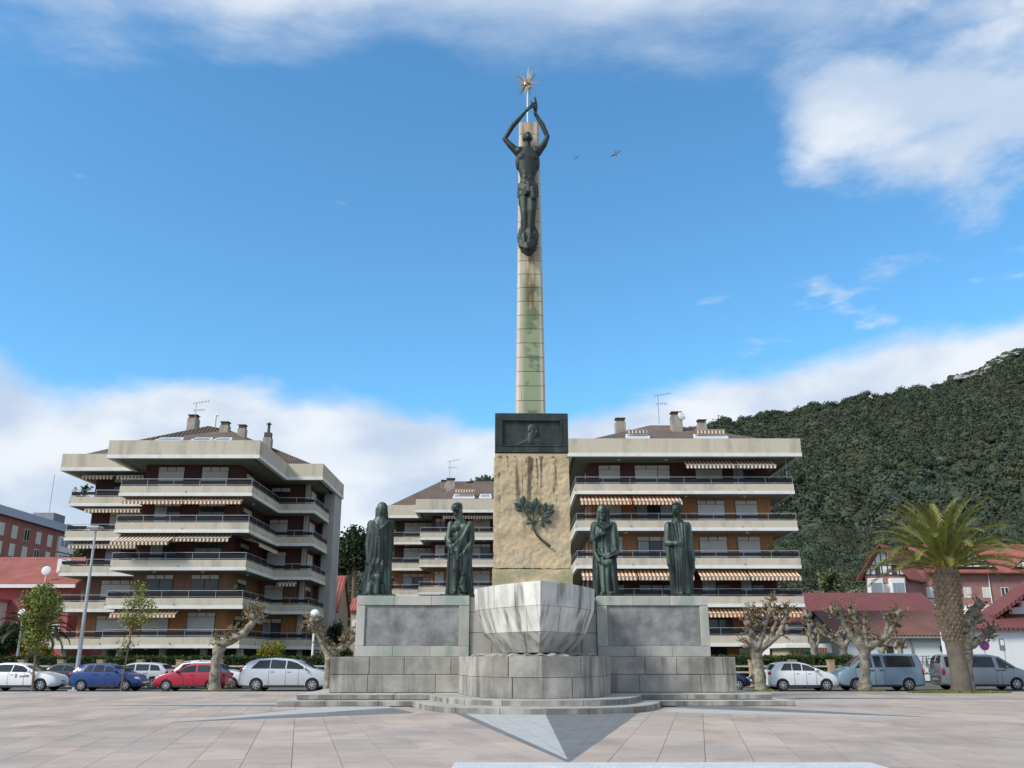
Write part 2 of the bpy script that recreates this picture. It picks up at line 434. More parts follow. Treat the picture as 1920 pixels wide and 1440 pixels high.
# dark border strip, then the two halves of the front ray
inlay([(852, 1337), (1066, 1431), (1205, 1332), (1012, 1330)], m_darkslab, 'inlay_border', .0025)
slabs([(872, 1338), (1022, 1338), (1064, 1424)], m_lightslab, 'pale_slab', R(-6), .55, .55)
slabs([(1024, 1338), (1186, 1334), (1068, 1425)], m_darkslab, 'slate_slab', R(9), .55, .55)
for light, dark in (([(320, 1354), (700, 1317), (738, 1327)], [(320, 1354.6), (738, 1327.6), (778, 1337)]),
                    ([(1770, 1347), (1262, 1327.5), (1246, 1335)], [(1770, 1346.4), (1285, 1319), (1262, 1327)]),
                    ([(150, 1322), (520, 1318), (520, 1321)], [(150, 1322.5), (520, 1321.3), (520, 1325)]),
                    ([(1935, 1312.5), (1490, 1311), (1490, 1313.5)], [(1935, 1312), (1490, 1308), (1490, 1310.7)])):
    inlay(light, m_lightslab, 'pale_inlay'); inlay(dark, m_darkslab, 'slate_inlay')

# granite bench whose seat edge crosses the foot of the picture
m_gran = M('speckled_granite', (.52, .53, .53), .6, .10, 2, .42, 55, bump=.15, bscale=80)
p0 = gnd(852, 1429, .45); p1 = gnd(1622, 1426, .45)
bench = empty('granite_bench', 'long pale speckled granite slab bench at the near edge of the plaza', 'bench', ((p0.x + p1.x) / 2, p0.y - .3, 0))
MB().cbox(p0.x, p1.x, p0.y - .6, p0.y, .27, .45, .012).build('seat', m_gran, bench)
for x in (p0.x + .5, (p0.x + p1.x) / 2 - .2, p1.x - .9):
    MB().cbox(x, x + .4, p0.y - .5, p0.y - .1, 0, .27, .01).build('leg', m_gran, bench)

# ---------------------------------------------------------------- wooded hill
RU = [-700, -300, 0, 300, 560, 690, 800, 900, 1000, 1200, 1350, 1450, 1550, 1650, 1750, 1800, 1850, 1920, 2100, 2400, 2800]
RV = [1205, 1195, 1175, 1140, 1075, 1012, 955, 912, 880, 830, 797, 779, 761, 743, 727, 712, 688, 655, 590, 520, 480]
RD = [260, 260, 280, 300, 330, 360, 400, 450, 520, 640, 740, 800, 850, 880, 900, 910, 920, 930, 950, 980, 1000]
def tan_e(v): return math.tan(PITCH - math.atan((v - 720) / FPX))
us = np.linspace(-700, 2800, 281); te = np.interp(us, RU, [tan_e(v) for v in RV]); rd = np.interp(us, RU, RD)
te = te + .0022 * np.sin(us * .071) + .0016 * np.sin(us * .19 + 1)
NS = 60; ssv = np.concatenate([np.linspace(0, 1, NS), [1.06, 1.15, 1.4]]); Y0 = 150.
def prof(s): return np.where(s <= 1, .07 * s + .93 * np.clip(s, 0, 1) ** 1.30, 1 - (s - 1) * .35)
def hill_pt(iu, s):
    """iu: float index into us; returns x, y, z"""
    u_ = np.interp(iu, np.arange(len(us)), us); D = np.interp(iu, np.arange(len(us)), rd); t = np.interp(iu, np.arange(len(us)), te)
    Yd = Y0 + (D - Y0) * s; z = (D * t + CZ) * prof(s)
    z = z * (1 + .035 * np.sin(iu * .35 + s * 9) * np.clip(s * 3, 0, 1) * np.clip((1 - s) * 4, 0, 1))
    ax = Yd * math.cos(PITCH) + (z - CZ) * math.sin(PITCH)
    return (u_ - 960) / FPX * ax, Yd, z
IU, SS = np.meshgrid(np.arange(len(us), dtype=float), ssv, indexing='ij')
hx, hy, hz = hill_pt(IU.ravel(), SS.ravel()); hz = hz - .3
ni, nj = len(us), len(ssv); idx = np.arange(ni * nj).reshape(ni, nj)
Fh = np.stack([idx[:-1, :-1], idx[1:, :-1], idx[1:, 1:], idx[:-1, 1:]], -1).reshape(-1, 4)
m_hill = M('hill_undergrowth', (.030, .042, .028), 1, .4, .05, .3, .4)
hill = struct(np_mesh('hill', np.stack([hx, hy, hz], 1), Fh, m_hill, smooth=True))

def ico(level):
    bm = bmesh.new(); bmesh.ops.create_icosphere(bm, subdivisions=level, radius=1)
    V = np.array([v.co[:] for v in bm.verts]); Fq = np.array([[v.index for v in f.verts] for f in bm.faces]); bm.free(); return V, Fq
ICO = {1: ico(1), 2: ico(2), 3: ico(3)}
def crowns(C, rad, level, seed, squash=.8, jit=.24):
    """many lumpy crowns in one array"""
    g = np.random.default_rng(seed); V0, F0 = ICO[level]; n = len(C); k = len(V0)
    lump = 1 + jit * g.normal(size=(n, k))
    # a few broad lobes so that the outline is uneven
    for _ in range(3):
        w = g.normal(size=(n, 3)); w /= np.linalg.norm(w, axis=1)[:, None]
        lump += .28 * np.clip(np.einsum('nj,kj->nk', w, V0), 0, 1) ** 3 * g.uniform(-.4, 1, (n, 1))
    V = C[:, None, :] + V0[None] * (lump * rad[:, None])[..., None] * np.stack([g.uniform(.85, 1.2, n), g.uniform(.85, 1.2, n), np.full(n, squash) * g.uniform(.8, 1.2, n)], 1)[:, None, :]
    Fq = F0[None] + (np.arange(n) * k)[:, None, None]
    return V.reshape(-1, 3), Fq.reshape(-1, 3)
def hill_samples(n, u0, u1, seed, s0=0., s1=1.):
    g = np.random.default_rng(seed); iu = np.interp(g.uniform(u0, u1, n), us, np.arange(len(us))); f = g.random(n)
    tab = np.linspace(s0, s1, 80); s = np.zeros(n)
    for i in range(n):
        x, y, z = hill_pt(np.full(80, iu[i]), tab); e = (z - CZ) / y; e = np.maximum.accumulate(e); s[i] = np.interp(e[0] + f[i] * (e[-1] - e[0]), e, tab)
    x, y, z = hill_pt(iu, s); return np.stack([x, y, z], 1), s
m_wood = M('wood_foliage', (.050, .066, .043), .95, .25, .03, tone=True, patch=(.070, .076, .050), patch_amt=.6, pscale=.02, spec=.15)
def forest_unused(name, C, rad, level, seed, par=None):
    g = np.random.default_rng(seed + 5); V, Fq = crowns(C, rad, level, seed); n = len(C)
    base = g.uniform(.62, 1.3, n)[:, None] * np.stack([g.uniform(.85, 1.25, n), np.ones(n), g.uniform(.8, 1.15, n)], 1)
    t = np.repeat(base, len(ICO[level][1]), 0) * g.uniform(.75, 1.25, (len(Fq), 1))
    o = np_mesh(name, V, Fq, m_wood, tone=t); return o
def leafy_wood(name, C, rad, per, leaf, seed, inner=.80):
    """crowns as solid lumps clothed in many leaf-clump faces"""
    g = np.random.default_rng(seed); n = len(C); V1, F1 = crowns(C, rad * inner, 1, seed, .78, .12)
    base = g.uniform(.65, 1.3, n)[:, None] * np.stack([g.uniform(.88, 1.12, n), np.ones(n), g.uniform(.85, 1.12, n)], 1)
    d = g.normal(size=(n, per, 3)); d[..., 2] = np.abs(d[..., 2]) * np.where(g.random((n, per)) < .8, 1, -.6); d /= np.linalg.norm(d, axis=2)[..., None]
    lob = np.ones((n, per))
    for _ in range(4):
        w = g.normal(size=(n, 3)); w /= np.linalg.norm(w, axis=1)[:, None]; lob += .30 * np.clip(np.einsum('nj,nkj->nk', w, d), 0, 1) ** 4 * g.uniform(-.5, 1, (n, 1))
    p = C[:, None] + d * (lob * g.uniform(.80, 1.08, (n, per)) * rad[:, None])[..., None] * np.array([1, 1, .82])
    nr = d + .75 * g.normal(size=d.shape); nr /= np.linalg.norm(nr, axis=2)[..., None]; a = np.cross(nr, g.normal(size=d.shape)); a /= np.linalg.norm(a, axis=2)[..., None]; b_ = np.cross(nr, a)
    s_ = leaf * g.uniform(.55, 1.3, (n, per, 1)); a = a * s_; b_ = b_ * s_ * .75
    V2 = np.stack([p - a, p - b_ * .9 + a * .1, p + a * .9, p + b_], 2).reshape(-1, 3); m = n * per
    t2 = np.repeat(base, per, 0) * g.uniform(.75, 1.25, (m, 1)); q = np.arange(m)[:, None] * 4 + len(V1)
    F2 = np.concatenate([np.concatenate([q, q + 1, q + 2], 1), np.concatenate([q, q + 2, q + 3], 1)])
    return np_mesh(name, np.concatenate([V1, V2]), np.concatenate([F1, F2]), m_wood, tone=np.concatenate([np.repeat(base, len(ICO[1][1]), 0), t2, t2]))
C, s_ = hill_samples(7600, 470, 2120, 3); Cb, _ = hill_samples(5200, 1000, 2120, 9, .50, 1.0); C = np.concatenate([C, Cb])
ucol = 960 + C[:, 0] / (C[:, 1] * math.cos(PITCH) + (C[:, 2] - CZ) * math.sin(PITCH)) * FPX
C = C[~((ucol > 1590) & (C[:, 1] < 206))]
far = C[:, 1] > 330; rad = rng.uniform(2.0, 4.9, len(C)) * np.where(C[:, 1] > 600, 1.05, 1.15)
C[:, 2] += rad * .35
o = leafy_wood('woodland', C[far], rad[far], 62, .85, 21); tag(o, 'dense dark green woodland covering the upper hillside up to the ridge', 'woodland', kind='stuff')
o = leafy_wood('woodland', C[~far], rad[~far] * 1.05, 330, .36, 22); tag(o, 'rounded evergreen trees massed on the lower hillside behind the houses', 'woodland', kind='stuff')
# limestone showing along the ridge
m_lime = M('limestone', (.32, .31, .28), .95, .25, .15, .25, .8, bump=.8, bscale=.8)
pts = []; g = np.random.default_rng(4)
for u_, v_, n in ((1800, 716, 16), (1850, 692, 20), (1890, 672, 20), (1960, 640, 12)):
    for _ in range(n):
        iu = np.interp(u_ + g.normal() * 13, us, np.arange(len(us))); s = g.uniform(.965, .995); pts.append([float(k_) for k_ in hill_pt(iu, np.array(s))])
pts = np.array(pts); V, Fq = crowns(pts + np.array([0, -5, 1.6]), g.uniform(1.6, 4.6, len(pts)), 2, 31, .45, .22)
rock = struct(np_mesh('limestone_outcrop', V, Fq, m_lime))
C2, _ = hill_samples(110, 1780, 1990, 33, .96, 1.0); V, Fq = crowns(C2 + np.array([0, 0, 3.]), g.uniform(2.0, 3.8, 110), 2, 34, .8, .18)
tag(np_mesh('ridge_scrub', V, Fq, m_wood, tone=np.full(len(Fq), .8)), 'dark scrub between the pale rocks on the ridge', 'scrub', kind='stuff')
# ================================================================== MONUMENT
def add_stain(m, color, amt=.8, z=None, x=None, nscale=3., nstretch=(1, 1, 1), n0=.45, n1=.65, y=None):
    """a stain with its own shape on the stone: z = (fade0, full0, full1, fade1), x = (centre, half_full, half_fade)"""
    nt = m.node_tree; N = nt.nodes.new; L = nt.links.new; b = nt.nodes['Principled BSDF']
    geo = N('ShaderNodeNewGeometry'); sx = N('ShaderNodeSeparateXYZ'); L(geo.outputs['Position'], sx.inputs[0])
    mp = N('ShaderNodeMapping'); L(geo.outputs['Position'], mp.inputs[0]); mp.inputs[3].default_value = nstretch
    n = N('ShaderNodeTexNoise'); L(mp.outputs[0], n.inputs['Vector']); n.inputs['Scale'].default_value = nscale; n.inputs['Detail'].default_value = 6
    def mr(q, a, c, e, f):
        k = N('ShaderNodeMapRange'); k.interpolation_type = 'SMOOTHSTEP'; L(q, k.inputs[0])
        for i, t in enumerate((a, c, e, f)): k.inputs[i + 1].default_value = t
        return k.outputs[0]
    def mul(p, q):
        k = N('ShaderNodeMath'); k.operation = 'MULTIPLY'; L(p, k.inputs[0]); L(q, k.inputs[1]); return k.outputs[0]
    f = mr(n.outputs['Fac'], n0, n1, 0, amt)
    if z:
        f = mul(f, mr(sx.outputs[2], z[0], z[1], 0, 1)); f = mul(f, mr(sx.outputs[2], z[2], z[3], 1, 0))
    if x:
        k = N('ShaderNodeMath'); k.operation = 'SUBTRACT'; L(sx.outputs[0], k.inputs[0]); k.inputs[1].default_value = x[0]
        k2 = N('ShaderNodeMath'); k2.operation = 'ABSOLUTE'; L(k.outputs[0], k2.inputs[0]); f = mul(f, mr(k2.outputs[0], x[1], x[2], 1, 0))
    mx = N('ShaderNodeMix'); mx.data_type = 'RGBA'; L(f, mx.inputs[0]); mx.inputs[7].default_value = tuple(color) + (1,)
    s = b.inputs['Base Color']
    if s.is_linked: L(s.links[0].from_socket, mx.inputs[6])
    else: mx.inputs[6].default_value = s.default_value
    L(mx.outputs[2], s); return m
add_stain(m_paver, (.13, .115, .105), .55, None, None, 7.0, (1, 1, 1), .66, .72); add_stain(m_paver, (.20, .18, .16), .5, None, None, .55, (1, .5, 1), .50, .70)
m_bronze = M('verdigris_bronze', (.020, .030, .026), .50, .35, 2.2, .3, 18, bump=.35, bscale=22, metal=.35, streak=.85, streak_col=(.13, .185, .155), sscale=4.0)
m_bronze_d = M('dark_bronze', (.028, .036, .032), .55, .3, 3, .3, 22, bump=.35, bscale=26, metal=.35, streak=.6, streak_col=(.07, .105, .085), sscale=3)
m_plinth = M('weathered_granite', (.385, .365, .325), .88, .16, 1.1, .16, 34, bump=.5, bscale=34, rand=.13, streak=.85, streak_col=(.11, .10, .085), sscale=2.0, patch=(.22, .205, .18), patch_amt=.95, pscale=.9)
m_wall = M('pale_limestone', (.42, .41, .37), .85, .12, 1.3, .08, 30, bump=.3, bscale=30, rand=.10, streak=.35, streak_col=(.16, .15, .12), sscale=2.5)
for cx in (-3.05, -6.0, 2.9, 6.1): add_stain(m_wall, (.19, .30, .235), .62, (1.6, 1.8, 4.1, 4.3), (MO.x + cx, .25, 1.0), 1.8, (1, 1, .45), .40, .62)
m_slab = M('grey_panel_slab', (.165, .162, .158), .7, .22, 1.6, .12, 26, bump=.25, bscale=20, patch=(.33, .325, .315), patch_amt=.95, pscale=1.5, streak=.4, streak_col=(.08, .08, .085), sscale=1.5)
m_bowl = M('white_bowl_stone', (.70, .68, .63), .85, .13, 1.5, .07, 30, bump=.35, bscale=22, rand=.12, streak=.80, streak_col=(.10, .092, .08), sscale=2.2, patch=(.42, .40, .35), patch_amt=.4, pscale=1.3)
m_step = M('step_granite', (.42, .405, .37), .85, .16, 1.4, .14, 36, bump=.4, bscale=36, rand=.08, patch=(.27, .255, .225), patch_amt=.6, pscale=1.2)
add_stain(m_step, (.12, .115, .10), .8, (-.1, -.05, .165, .185), None, 1.7, (1, 1, .3), .34, .60); add_stain(m_step, (.12, .115, .10), .8, (.215, .225, .365, .385), None, 1.7, (1, 1, .3), .34, .60)
m_riser = m_step
m_col = M('column_limestone', (.56, .48, .385), .85, .10, 1.0, .07, 20, bump=.3, bscale=20, rand=.06)
add_stain(m_col, (.25, .31, .18), .95, (10.5, 11.2, 17.6, 19.0), (MO.x + .02, .30, .50), 1.6, (1, 1, .5), .22, .42)
add_stain(m_col, (.17, .085, .03), .85, (15.6, 17.2, 19.2, 19.8), (MO.x + .0, .10, .34), 4.5, (1, 1, .16), .40, .60)
add_stain(m_col, (.06, .065, .045), .55, (10.9, 11.3, 17.6, 18.4), (MO.x + .08, .16, .44), 1.7, (1, 1, 1.2), .52, .62)
add_stain(m_col, (.26, .12, .045), .6, (24.8, 25.2, 26.4, 26.6), (MO.x, .3, .5), 3.5, (1, 1, .2), .42, .62)
m_pier = M('ochre_rough_stone', (.50, .385, .235), .92, .20, 1.3, .16, 9, bump=1.0, bscale=7, patch=(.42, .37, .28), patch_amt=.55, pscale=.9)
add_stain(m_pier, (.10, .075, .05), .9, (6.8, 8.6, 9.8, 9.9), None, 4.2, (1, 1, .035), .53, .62)
add_stain(m_pier, (.26, .25, .15), .75, (4.0, 4.2, 4.9, 5.3), None, 1.5, (1, 1, 1), .40, .6)
m_gold = M('gilded_metal', (.78, .70, .58), .14, .1, 5, metal=1.0)

mon = empty('monument', 'tall pale stone obelisk monument with prow shaped fountain bowl and two inscribed wing walls', 'monument', MO)
WL[mon.name] = Vector((0, 0, 0))                     # parts are given in the monument's own frame
mon.rotation_euler = (0, 0, YAW)
G = .008
def course(parent, name, mat, x0, x1, y0, y1, z0, z1, widths, c=.018, prd=.012):
    """a row of chamfered blocks along x"""
    x = x0; i = 0
    while x < x1 - .05:
        w = widths[i % len(widths)] * random.uniform(.9, 1.1); nx = x + w
        if nx > x1 - .45: nx = x1
        d = random.uniform(-prd, prd)
        MB().cbox(x + G, nx - G, y0 + d, y1, z0 + G, z1 - G, c).build(name, mat, parent); x = nx; i += 1
# wing steps
st = MB().box(-9.3, 9.3, -2.0, 5.9, 0.0, .18).box(-8.7, 8.7, -1.3, 5.2, .1, .38).build('step_core', m_joint, mon)
for z0, z1, xh, yf, yb in ((0, .2, 9.4, -2.1, -1.2), (.2, .4, 8.8, -1.4, .1)):
    course(st, 'step_slab', m_step, -xh, xh, yf, yb, z0, z1, [1.7, 2.1, 1.5, 1.9], .012, .004)
    course(st, 'step_slab', m_step, -xh, xh, 5.3 - (z1 - .2) * 3.5, 6.0 - (z1 - .2) * 3.5, z0, z1, [2.3, 1.9], .012, .004)
    for sg in (-1, 1):
        xa, xb = sorted((sg * xh, sg * (xh - .9)))
        for q in range(4):
            ya = yb + (5.3 - (z1 - .2) * 3.5 - yb) * q / 4; yc = yb + (5.3 - (z1 - .2) * 3.5 - yb) * (q + 1) / 4
            MB().cbox(xa, xb, ya + .006, yc - .006, z0 + G, z1 - G, .012).build('step_slab', m_step, st)
# prow outline: from one back corner round the tip to the other
def prow(w, L_, y0, yb, lin, pw, n=40):
    pts = [(-w, yb + (y0 - yb) * k / 5) for k in range(5)]
    for k in range(-n, n + 1):
        # even spacing along the curve: denser where it turns
        s = k / n; s = math.copysign(1 - (1 - abs(s)) ** 1.8, s); a = abs(s)
        pts.append((w * s, y0 - L_ * (1 - (lin * a + (1 - lin) * a ** pw))))
    pts += [(w, yb + (y0 - yb) * k / 5) for k in range(4, -1, -1)]
    # resample by length, keeping the tip in the middle
    def rs(P_, m):
        d = [0]
        for a, b in zip(P_, P_[1:]): d.append(d[-1] + math.dist(a, b))
        t = np.linspace(0, d[-1], m); return list(zip(np.interp(t, d, [p[0] for p in P_]), np.interp(t, d, [p[1] for p in P_])))
    h = len(pts) // 2
    return rs(pts[:h + 1], 49)[:-1] + rs(pts[h:], 49)
def ev(poly, t):
    x = t * (len(poly) - 1); i = min(int(x), len(poly) - 2); f = x - i
    return Vector((poly[i][0] + (poly[i + 1][0] - poly[i][0]) * f, poly[i][1] + (poly[i + 1][1] - poly[i][1]) * f))
def inset(poly, d):
    out = []
    for i in range(len(poly)):
        a, b = Vector(poly[max(i - 1, 0)]), Vector(poly[min(i + 1, len(poly) - 1)]); t = (b - a).normalized(); nrm = Vector((-t.y, t.x)); out.append(tuple(Vector(poly[i]) + nrm * d))
    m = len(out) // 2; out[m] = (poly[m][0], poly[m][1] + d * 1.25); return out
def ring_blocks(parent, name, mat, pb, pt, z0, z1, cuts, thick=.22, prd=.01, nz=1):
    """blocks on a surface that runs from outline pb (bottom) to pt (top)"""
    ib, it_ = inset(pb, thick), inset(pt, thick)
    for a, b in zip(cuts, cuts[1:]):
        ga = 0.0 if abs(a - .5) < 1e-6 else .0012; gb = 0.0 if abs(b - .5) < 1e-6 else .0012
        n = max(2, int((b - a) * 60)); V = []; d = random.uniform(-prd, prd)
        for k in range(n + 1):
            t = a + ga + (b - gb - a - ga) * k / n
            for P_, Q_, z in ((pb, ib, z0 + G), (pt, it_, z1 - G)):
                o_, i_ = ev(P_, t), ev(Q_, t); o_ = o_ + (i_ - o_).normalized() * d
                V += [(o_.x, o_.y, z), (i_.x, i_.y, z)]
        Fc = []
        for k in range(n):
            p, q = k * 4, k * 4 + 4
            Fc += [(p, q, q + 2, p + 2), (p + 1, p + 3, q + 3, q + 1), (p + 2, q + 2, q + 3, p + 3), (p, p + 1, q + 1, q)]
        Fc += [(0, 2, 3, 1), (n * 4, n * 4 + 1, n * 4 + 3, n * 4 + 2)]
        MB().add(V, Fc).build(name, mat, parent)
def core(parent, name, mat, outlines, d=.03, top=True):
    V = []; Fc = []; n = None
    for P_, z in outlines:
        q = inset(P_, d); n = len(q); V += [(x, y, z) for x, y in q]
    for j in range(len(outlines) - 1):
        for k in range(n - 1): Fc.append((j * n + k, j * n + k + 1, (j + 1) * n + k + 1, (j + 1) * n + k))
        Fc.append((j * n + n - 1, j * n, (j + 1) * n, (j + 1) * n + n - 1))
    Fc.append(tuple(range((len(outlines) - 1) * n, len(outlines) * n))); return MB().add(V, Fc).build(name, mat, parent)
# curved front steps
for (w, L_, y0, z0, z1) in ((4.5, 5.15, -2.12, 0, .2), (3.92, 5.1, -1.42, .2, .4)):
    P_ = prow(w, L_, y0, y0 + .02, .10, 4.6)
    c_ = core(mon, 'front_step', m_step, [(P_, z0 - .005 if z0 else 0), (P_, z1 - .004)], .02)
    cuts = sorted(set([0, .5, 1] + [.5 + sg * f for sg in (-1, 1) for f in (.09, .19, .28, .36, .44)]))
    ring_blocks(c_, 'step_slab', m_step, P_, P_, z0 - G, z1, cuts, .75, .003)
# main plinth: two courses of granite
pl = MB().box(-7.8, 7.8, .05, 3.6, .38, 1.70).build('plinth', m_joint, mon)
for z0, z1, ws in ((.4, 1.06, [1.55, 2.6, 1.9, 2.2, 1.4]), (1.06, 1.72, [1.5, 1.25, 1.85, 1.3, 1.6])):
    course(pl, 'granite_block', m_plinth, -7.87, -2.7, 0, .5, z0, z1, ws); course(pl, 'granite_block', m_plinth, 2.7, 7.87, 0, .5, z0, z1, ws[::-1])
    for sg in (-1, 1):
        for ya, yb in ((.51, 2.0), (2.0, 3.65)):
            xa, xb = sorted((sg * 7.87, sg * 7.4)); MB().cbox(xa, xb, ya + G, yb - G, z0 + G, z1 - G, .018).build('granite_block', m_plinth, pl)
    course(pl, 'granite_block', m_plinth, -7.87, 7.87, 3.3, 3.66, z0, z1, [2.2, 1.8, 2.5])
MB().box(-7.7, 7.7, .3, 3.5, 1.60, 1.716).build('plinth_top', m_plinth, pl)
# prow pedestal under the bowl
PP = prow(2.95, 5.65, -.05, .05, .13, 4.6)
pd = core(mon, 'pedestal', m_joint, [(PP, .39), (PP, 1.715)], .03)
ring_blocks(pd, 'granite_block', m_plinth, PP, PP, .4, 1.06, [.03, .12, .19, .27, .34, .43, .5, .575, .65, .73, .81, .89, .97], .3)
ring_blocks(pd, 'granite_block', m_plinth, PP, PP, 1.06, 1.735, [.03, .10, .18, .285, .42, .5, .60, .70, .79, .87, .97], .3)
# bowl: three courses flaring upward
lev = [(1.85, 1.34, 2.9, -1.0), (2.54, 1.95, 3.75, -1.1), (3.39, 2.27, 4.15, -1.12), (4.2, 2.33, 4.3, -1.1)]
BP = [(prow(w, L_, y0, .3, .70, 4), z) for z, w, L_, y0 in lev]
bowl = core(mon, 'fountain_bowl', m_bowl, BP[:-1] + [(BP[-1][0], 4.12)], .035)
cuts = [[.03, .14, .24, .33, .42, .5, .58, .67, .76, .86, .97], [.03, .16, .25, .36, .44, .5, .60, .70, .84, .97], [.03, .17, .28, .39, .5, .585, .675, .82, .97]]
for k in range(3): ring_blocks(bowl, 'bowl_stone', m_bowl, BP[k][0], BP[k + 1][0], BP[k][1], BP[k + 1][1], cuts[k], .26, .012)
for k in range(19):                                   # carved waves between pedestal and bowl
    t = .06 + .88 * k / 18; p = ev(BP[0][0], t); q = ev(PP, t); c0 = p * .62 + q * .38; d = (q - p).normalized()
    rot = Euler((0, R(random.uniform(-8, 8)), math.atan2(d.y, d.x))).to_matrix()
    wv = MB()
    for q, (dz, ry) in enumerate(((.0, .30), (.05, .16))):
        wv.ell((c0.x + d.x * .12 * q, c0.y + d.y * .12 * q, 1.70 + dz * .6), (.55 - .1 * q, ry, .10), 12, 8, rot)
    wv.build('carved_wave', m_plinth, bowl, smooth=True)
# wall behind the bowl
cr = MB().box(-2.5, 2.5, .50, 2.3, 1.70, 4.0).build('centre_wall', m_joint, mon)
for z0, z1, ws in ((1.72, 2.62, [.95, 1.3]), (2.62, 3.42, [.75, 1.1]), (3.42, 4.04, [1.1, .9])):
    course(cr, 'wall_block', m_wall, -2.53, 2.53, .44, .8, z0, z1, ws)
# wing walls with framed slabs
for sg in (-1, 1):
    xa, xb = sorted((sg * 2.53, sg * 7.0))
    ww = MB().box(xa + .03, xb - .03, .42, 1.58, 1.7, 4.0).build('wing_wall', m_joint, mon)
    jl, jr = (.34, .42) if sg < 0 else (.42, .34)
    for a, b in ((0, .33), (.33, .66), (.66, 1)):
        x0, x1 = xa + (xb - xa) * a, xa + (xb - xa) * b
        MB().cbox(x0 + G / 2, x1 - G / 2, .33, 1.64, 3.68, 4.05, .015).build('cap_stone', m_wall, ww)
        MB().cbox(x0 + G / 2, x1 - G / 2, .34, 1.62, 1.72, 2.12 - .006, .015).build('sill_stone', m_wall, ww)
    MB().cbox(xa, xa + jl, .34, 1.62, 2.12, 3.68 - .006, .015).build('jamb_stone', m_wall, ww)
    MB().cbox(xb - jr, xb, .34, 1.62, 2.12, 3.68 - .006, .015).build('jamb_stone', m_wall, ww)
    for a, b in ((0, .335), (.335, .67), (.67, 1)):
        x0 = xa + jl + (xb - xa - jl - jr) * a; x1 = xa + jl + (xb - xa - jl - jr) * b
        MB().cbox(x0 + .002, x1 - .002, .40, .6, 2.12, 3.68 - .006, .004).build('panel_slab', m_slab, ww)
    MB().box(xa + jl, xb - jr, 1.5, 1.6, 2.12, 3.675).build('panel_slab', m_slab, ww)
# rough pier with the bronze branch
def rough_box(x0, x1, y0, y1, z0, z1, amp, step, taper=0., seed=0):
    """closed box whose faces are hewn uneven"""
    bm = bmesh.new(); nx, ny, nz = [max(2, int((b - a) / step)) for a, b in ((x0, x1), (y0, y1), (z0, z1))]
    def face(fn, n, m):
        g_ = [[bm.verts.new(fn(i / n, j / m)) for j in range(m + 1)] for i in range(n + 1)]
        for i in range(n):
            for j in range(m): bm.faces.new((g_[i][j], g_[i + 1][j], g_[i + 1][j + 1], g_[i][j + 1]))
    X = lambda t: x0 + (x1 - x0) * t; Y = lambda t: y0 + (y1 - y0) * t; Z = lambda t: z0 + (z1 - z0) * t
    face(lambda s, t: (X(s), y0, Z(t)), nx, nz); face(lambda s, t: (X(1 - s), y1, Z(t)), nx, nz)
    face(lambda s, t: (x0, Y(1 - s), Z(t)), ny, nz); face(lambda s, t: (x1, Y(s), Z(t)), ny, nz)
    face(lambda s, t: (X(s), Y(t), z1), nx, ny); face(lambda s, t: (X(s), Y(1 - t), z0), nx, ny)
    bmesh.ops.remove_doubles(bm, verts=bm.verts, dist=1e-4); bm.normal_update()
    from mathutils import noise as NZ
    for v in bm.verts:
        p = v.co; q = p * 2.2 + Vector((seed, 0, 0))
        d = NZ.noise(q) * .6 + NZ.noise(q * 2.7) * .5 + NZ.noise(q * 6) * .35
        v.co = p + v.normal * d * amp
    mb_ = MB(); bm.verts.index_update(); mb_.add([v.co[:] for v in bm.verts], [[v.index for v in f.verts] for f in bm.faces]); bm.free(); return mb_
pier = rough_box(-1.57, 1.57, .72, 3.7, 5.17, 9.74, .06, .06, seed=3).build('pier', m_pier, mon, smooth=True, sharp=60)
rough_box(-1.63, 1.63, .66, 3.76, 4.0, 5.13, .035, .08, seed=9).build('base_course', m_pier, pier, smooth=True, sharp=60)
MB().cbox(-1.52, 1.52, .8, 3.6, 9.72, 9.98, .03).build('collar_stone', m_pier, pier)
MB().cbox(-1.54, 1.54, .95, 3.5, 9.98, 11.70, .02).build('head_block', m_wall, pier)
